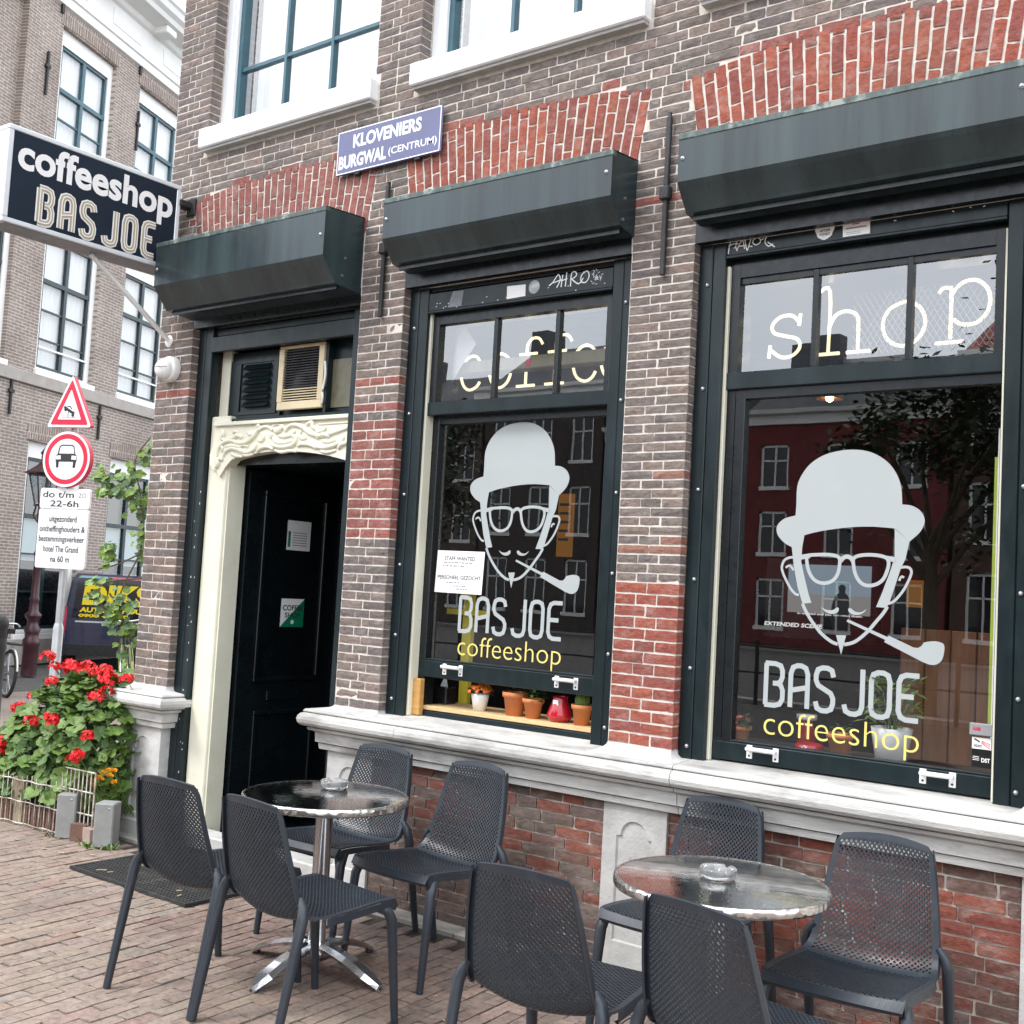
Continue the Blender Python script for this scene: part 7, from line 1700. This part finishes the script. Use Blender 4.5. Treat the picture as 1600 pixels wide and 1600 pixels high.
LABELS = ['brown brick canal house, farthest left across the water', 'charcoal brick canal house across the water', 'taupe brick canal house across the water', 'grey brown canal house across the water', 'ochre canal house with dark door across the water', 'red painted canal house with white cornice across the water', 'tan brick canal house right of the red one across the water', 'dull brown canal house across the water', 'warm brown canal house, farthest right across the water']
M['roofred'] = pmat('red_roof_tiles', (.20, .06, .045), .8, .25, 3)
for (x0, w, h_, c, nc), lab in zip(SPEC, LABELS):
    bm_ = wallmat('canal_brick', c, tuple(v * .8 for v in c), tuple(min(1, v * 1.6) for v in c))
    r = empty('canal_house', (0, 0, 0), lab, 'building', 'houses across the canal'); hs = []; nr = 3; fl = (h_ - 1.3) / nr
    for k in range(nc):
        for j in range(nr):
            a = w * (k + .5) / nc; hs.append((a - .62, a + .62, .7 + j * fl + (.25 if j else 0), .7 + j * fl + fl * .74))
    q = MB(); holed(q, 0, w, 0, h_, hs, 0.0); q.box(0, w, .18, 8, 0, h_); q.build('wall', bm_, r)
    q = MB(); q.sweep([(-.05, 0), (w + .05, 0)], [(0, h_ - .5), (.1, h_ - .48), (.1, h_ - .12), (.35, h_ - .05), (.40, h_ + .12), (0, h_ + .16)]); q.build('cornice', M['cornice'], r, recalc=True)
    q = MB(); q.add([(0, .1, h_ + .1), (w, .1, h_ + .1), (w * .86, 3, h_ + 2.6), (w * .14, 3, h_ + 2.6), (0, 8, h_), (w, 8, h_)], [(0, 1, 2, 3), (0, 3, 4), (1, 5, 2), (3, 2, 5, 4)]); q.box(w * .7, w * .85, 2.5, 3.3, h_ + 1.5, h_ + 3.6); q.build('roof', M['slate'] if x0 != -13.5 else M['roofred'], r)
    for a, b, c0, c1 in hs:
        q = MB(); q.box(a, a + .10, .06, .14, c0, c1); q.box(b - .10, b, .06, .14, c0, c1); q.box(a, b, .06, .14, c1 - .10, c1); q.box(a - .05, b + .05, -.04, .14, c0 - .09, c0 + .08); q.box((a + b) / 2 - .035, (a + b) / 2 + .035, .07, .13, c0, c1); q.box(a, b, .07, .13, c0 + (c1 - c0) * .62, c0 + (c1 - c0) * .62 + .07); f = q.build('window', M['cornice'], r)
        q = MB().poly([(a, .12, c0), (b, .12, c0), (b, .12, c1), (a, .12, c1)]); q.build('pane', M['vanglass'], f)
    r.location = (x0 + w, -40, 0); r.rotation_euler = (0, 0, math.pi)
# canal side trees, rail and lamp on our quay
M['tleaf'] = pmat('elm_leaf', (.03, .06, .018), .6, .35, 2)
def tree(x, y, zt, R, label, seed):
    rg_ = random.Random(seed); r = empty('elm_tree', (x, y, 0), label, 'tree', 'elms along the quay')
    q = MB(); q.tube([(x, y, 0), (x + .05, y, 1.2), (x, y + .05, zt * .5)], [.19, .15, .10], 9)
    for k in range(9): a = k * 2.4; q.tube(smooth([(x, y, zt * .36 + k * .1), (x + R * .45 * math.cos(a), y + R * .45 * math.sin(a), zt * .55 + k * .12), (x + R * .85 * math.cos(a), y + R * .85 * math.sin(a), zt * .66 + k * .15)], k=3), [.06 - .006 * i for i in range(7)], 6)
    q.build('trunk', M['bark'], r)
    q = MB(); cl = []
    for k in range(46):
        a, e = rg_.uniform(0, 6.28), rg_.uniform(-.5, 1.3); rr = R * rg_.uniform(.35, 1); cl.append((Vector((x + rr * math.cos(a) * math.cos(e * .7), y + rr * math.sin(a) * math.cos(e * .7), zt * .66 + (zt * .34) * math.sin(e))), R * rg_.uniform(.16, .30)))
    for c, s in cl:
        for i in range(95):
            p = c + Vector((rg_.gauss(0, s * .55), rg_.gauss(0, s * .55), rg_.gauss(0, s * .5))); d = Vector((rg_.gauss(0, 1), rg_.gauss(0, 1), rg_.gauss(0, .6))).normalized(); t = d.cross(Vector((0, 0, 1))).normalized() * .06; L = d * .16
            q.add([p - t * .3, p + L * .5 - t, p + L, p + L * .5 + t], [(0, 1, 2, 3)])
    q.build('crown', M['tleaf'], r)
tree(-6.3, -15.0, 5.6, 1.9, 'elm on the quay behind the photographer, nearest the shop', 1); tree(-18.3, -14.6, 5.6, 2.0, 'elm on the quay, left one of the row', 2); tree(-3.2, -15.0, 7.4, 2.7, 'elm on the quay, right one of the row', 3)
rl = empty('quay_railing', (-10, -13.0, 0), 'black iron railing along the canal quay', 'railing')
for k in range(14):
    q = MB(); x = -34 + k * 3.2; q.tube([(x, -13, 0), (x, -13, 1.0)], .035, 7); q.lathe([(0, 1.08), (.05, 1.04), (.035, 1.0)][::-1], (x, -13, 0), 10); q.build('post', M['iron'], rl)
for z in (.52, .95): q = MB().tube([(-34, -13, z), (8, -13, z)], .02, 6); q.build('rail', M['iron'], rl)
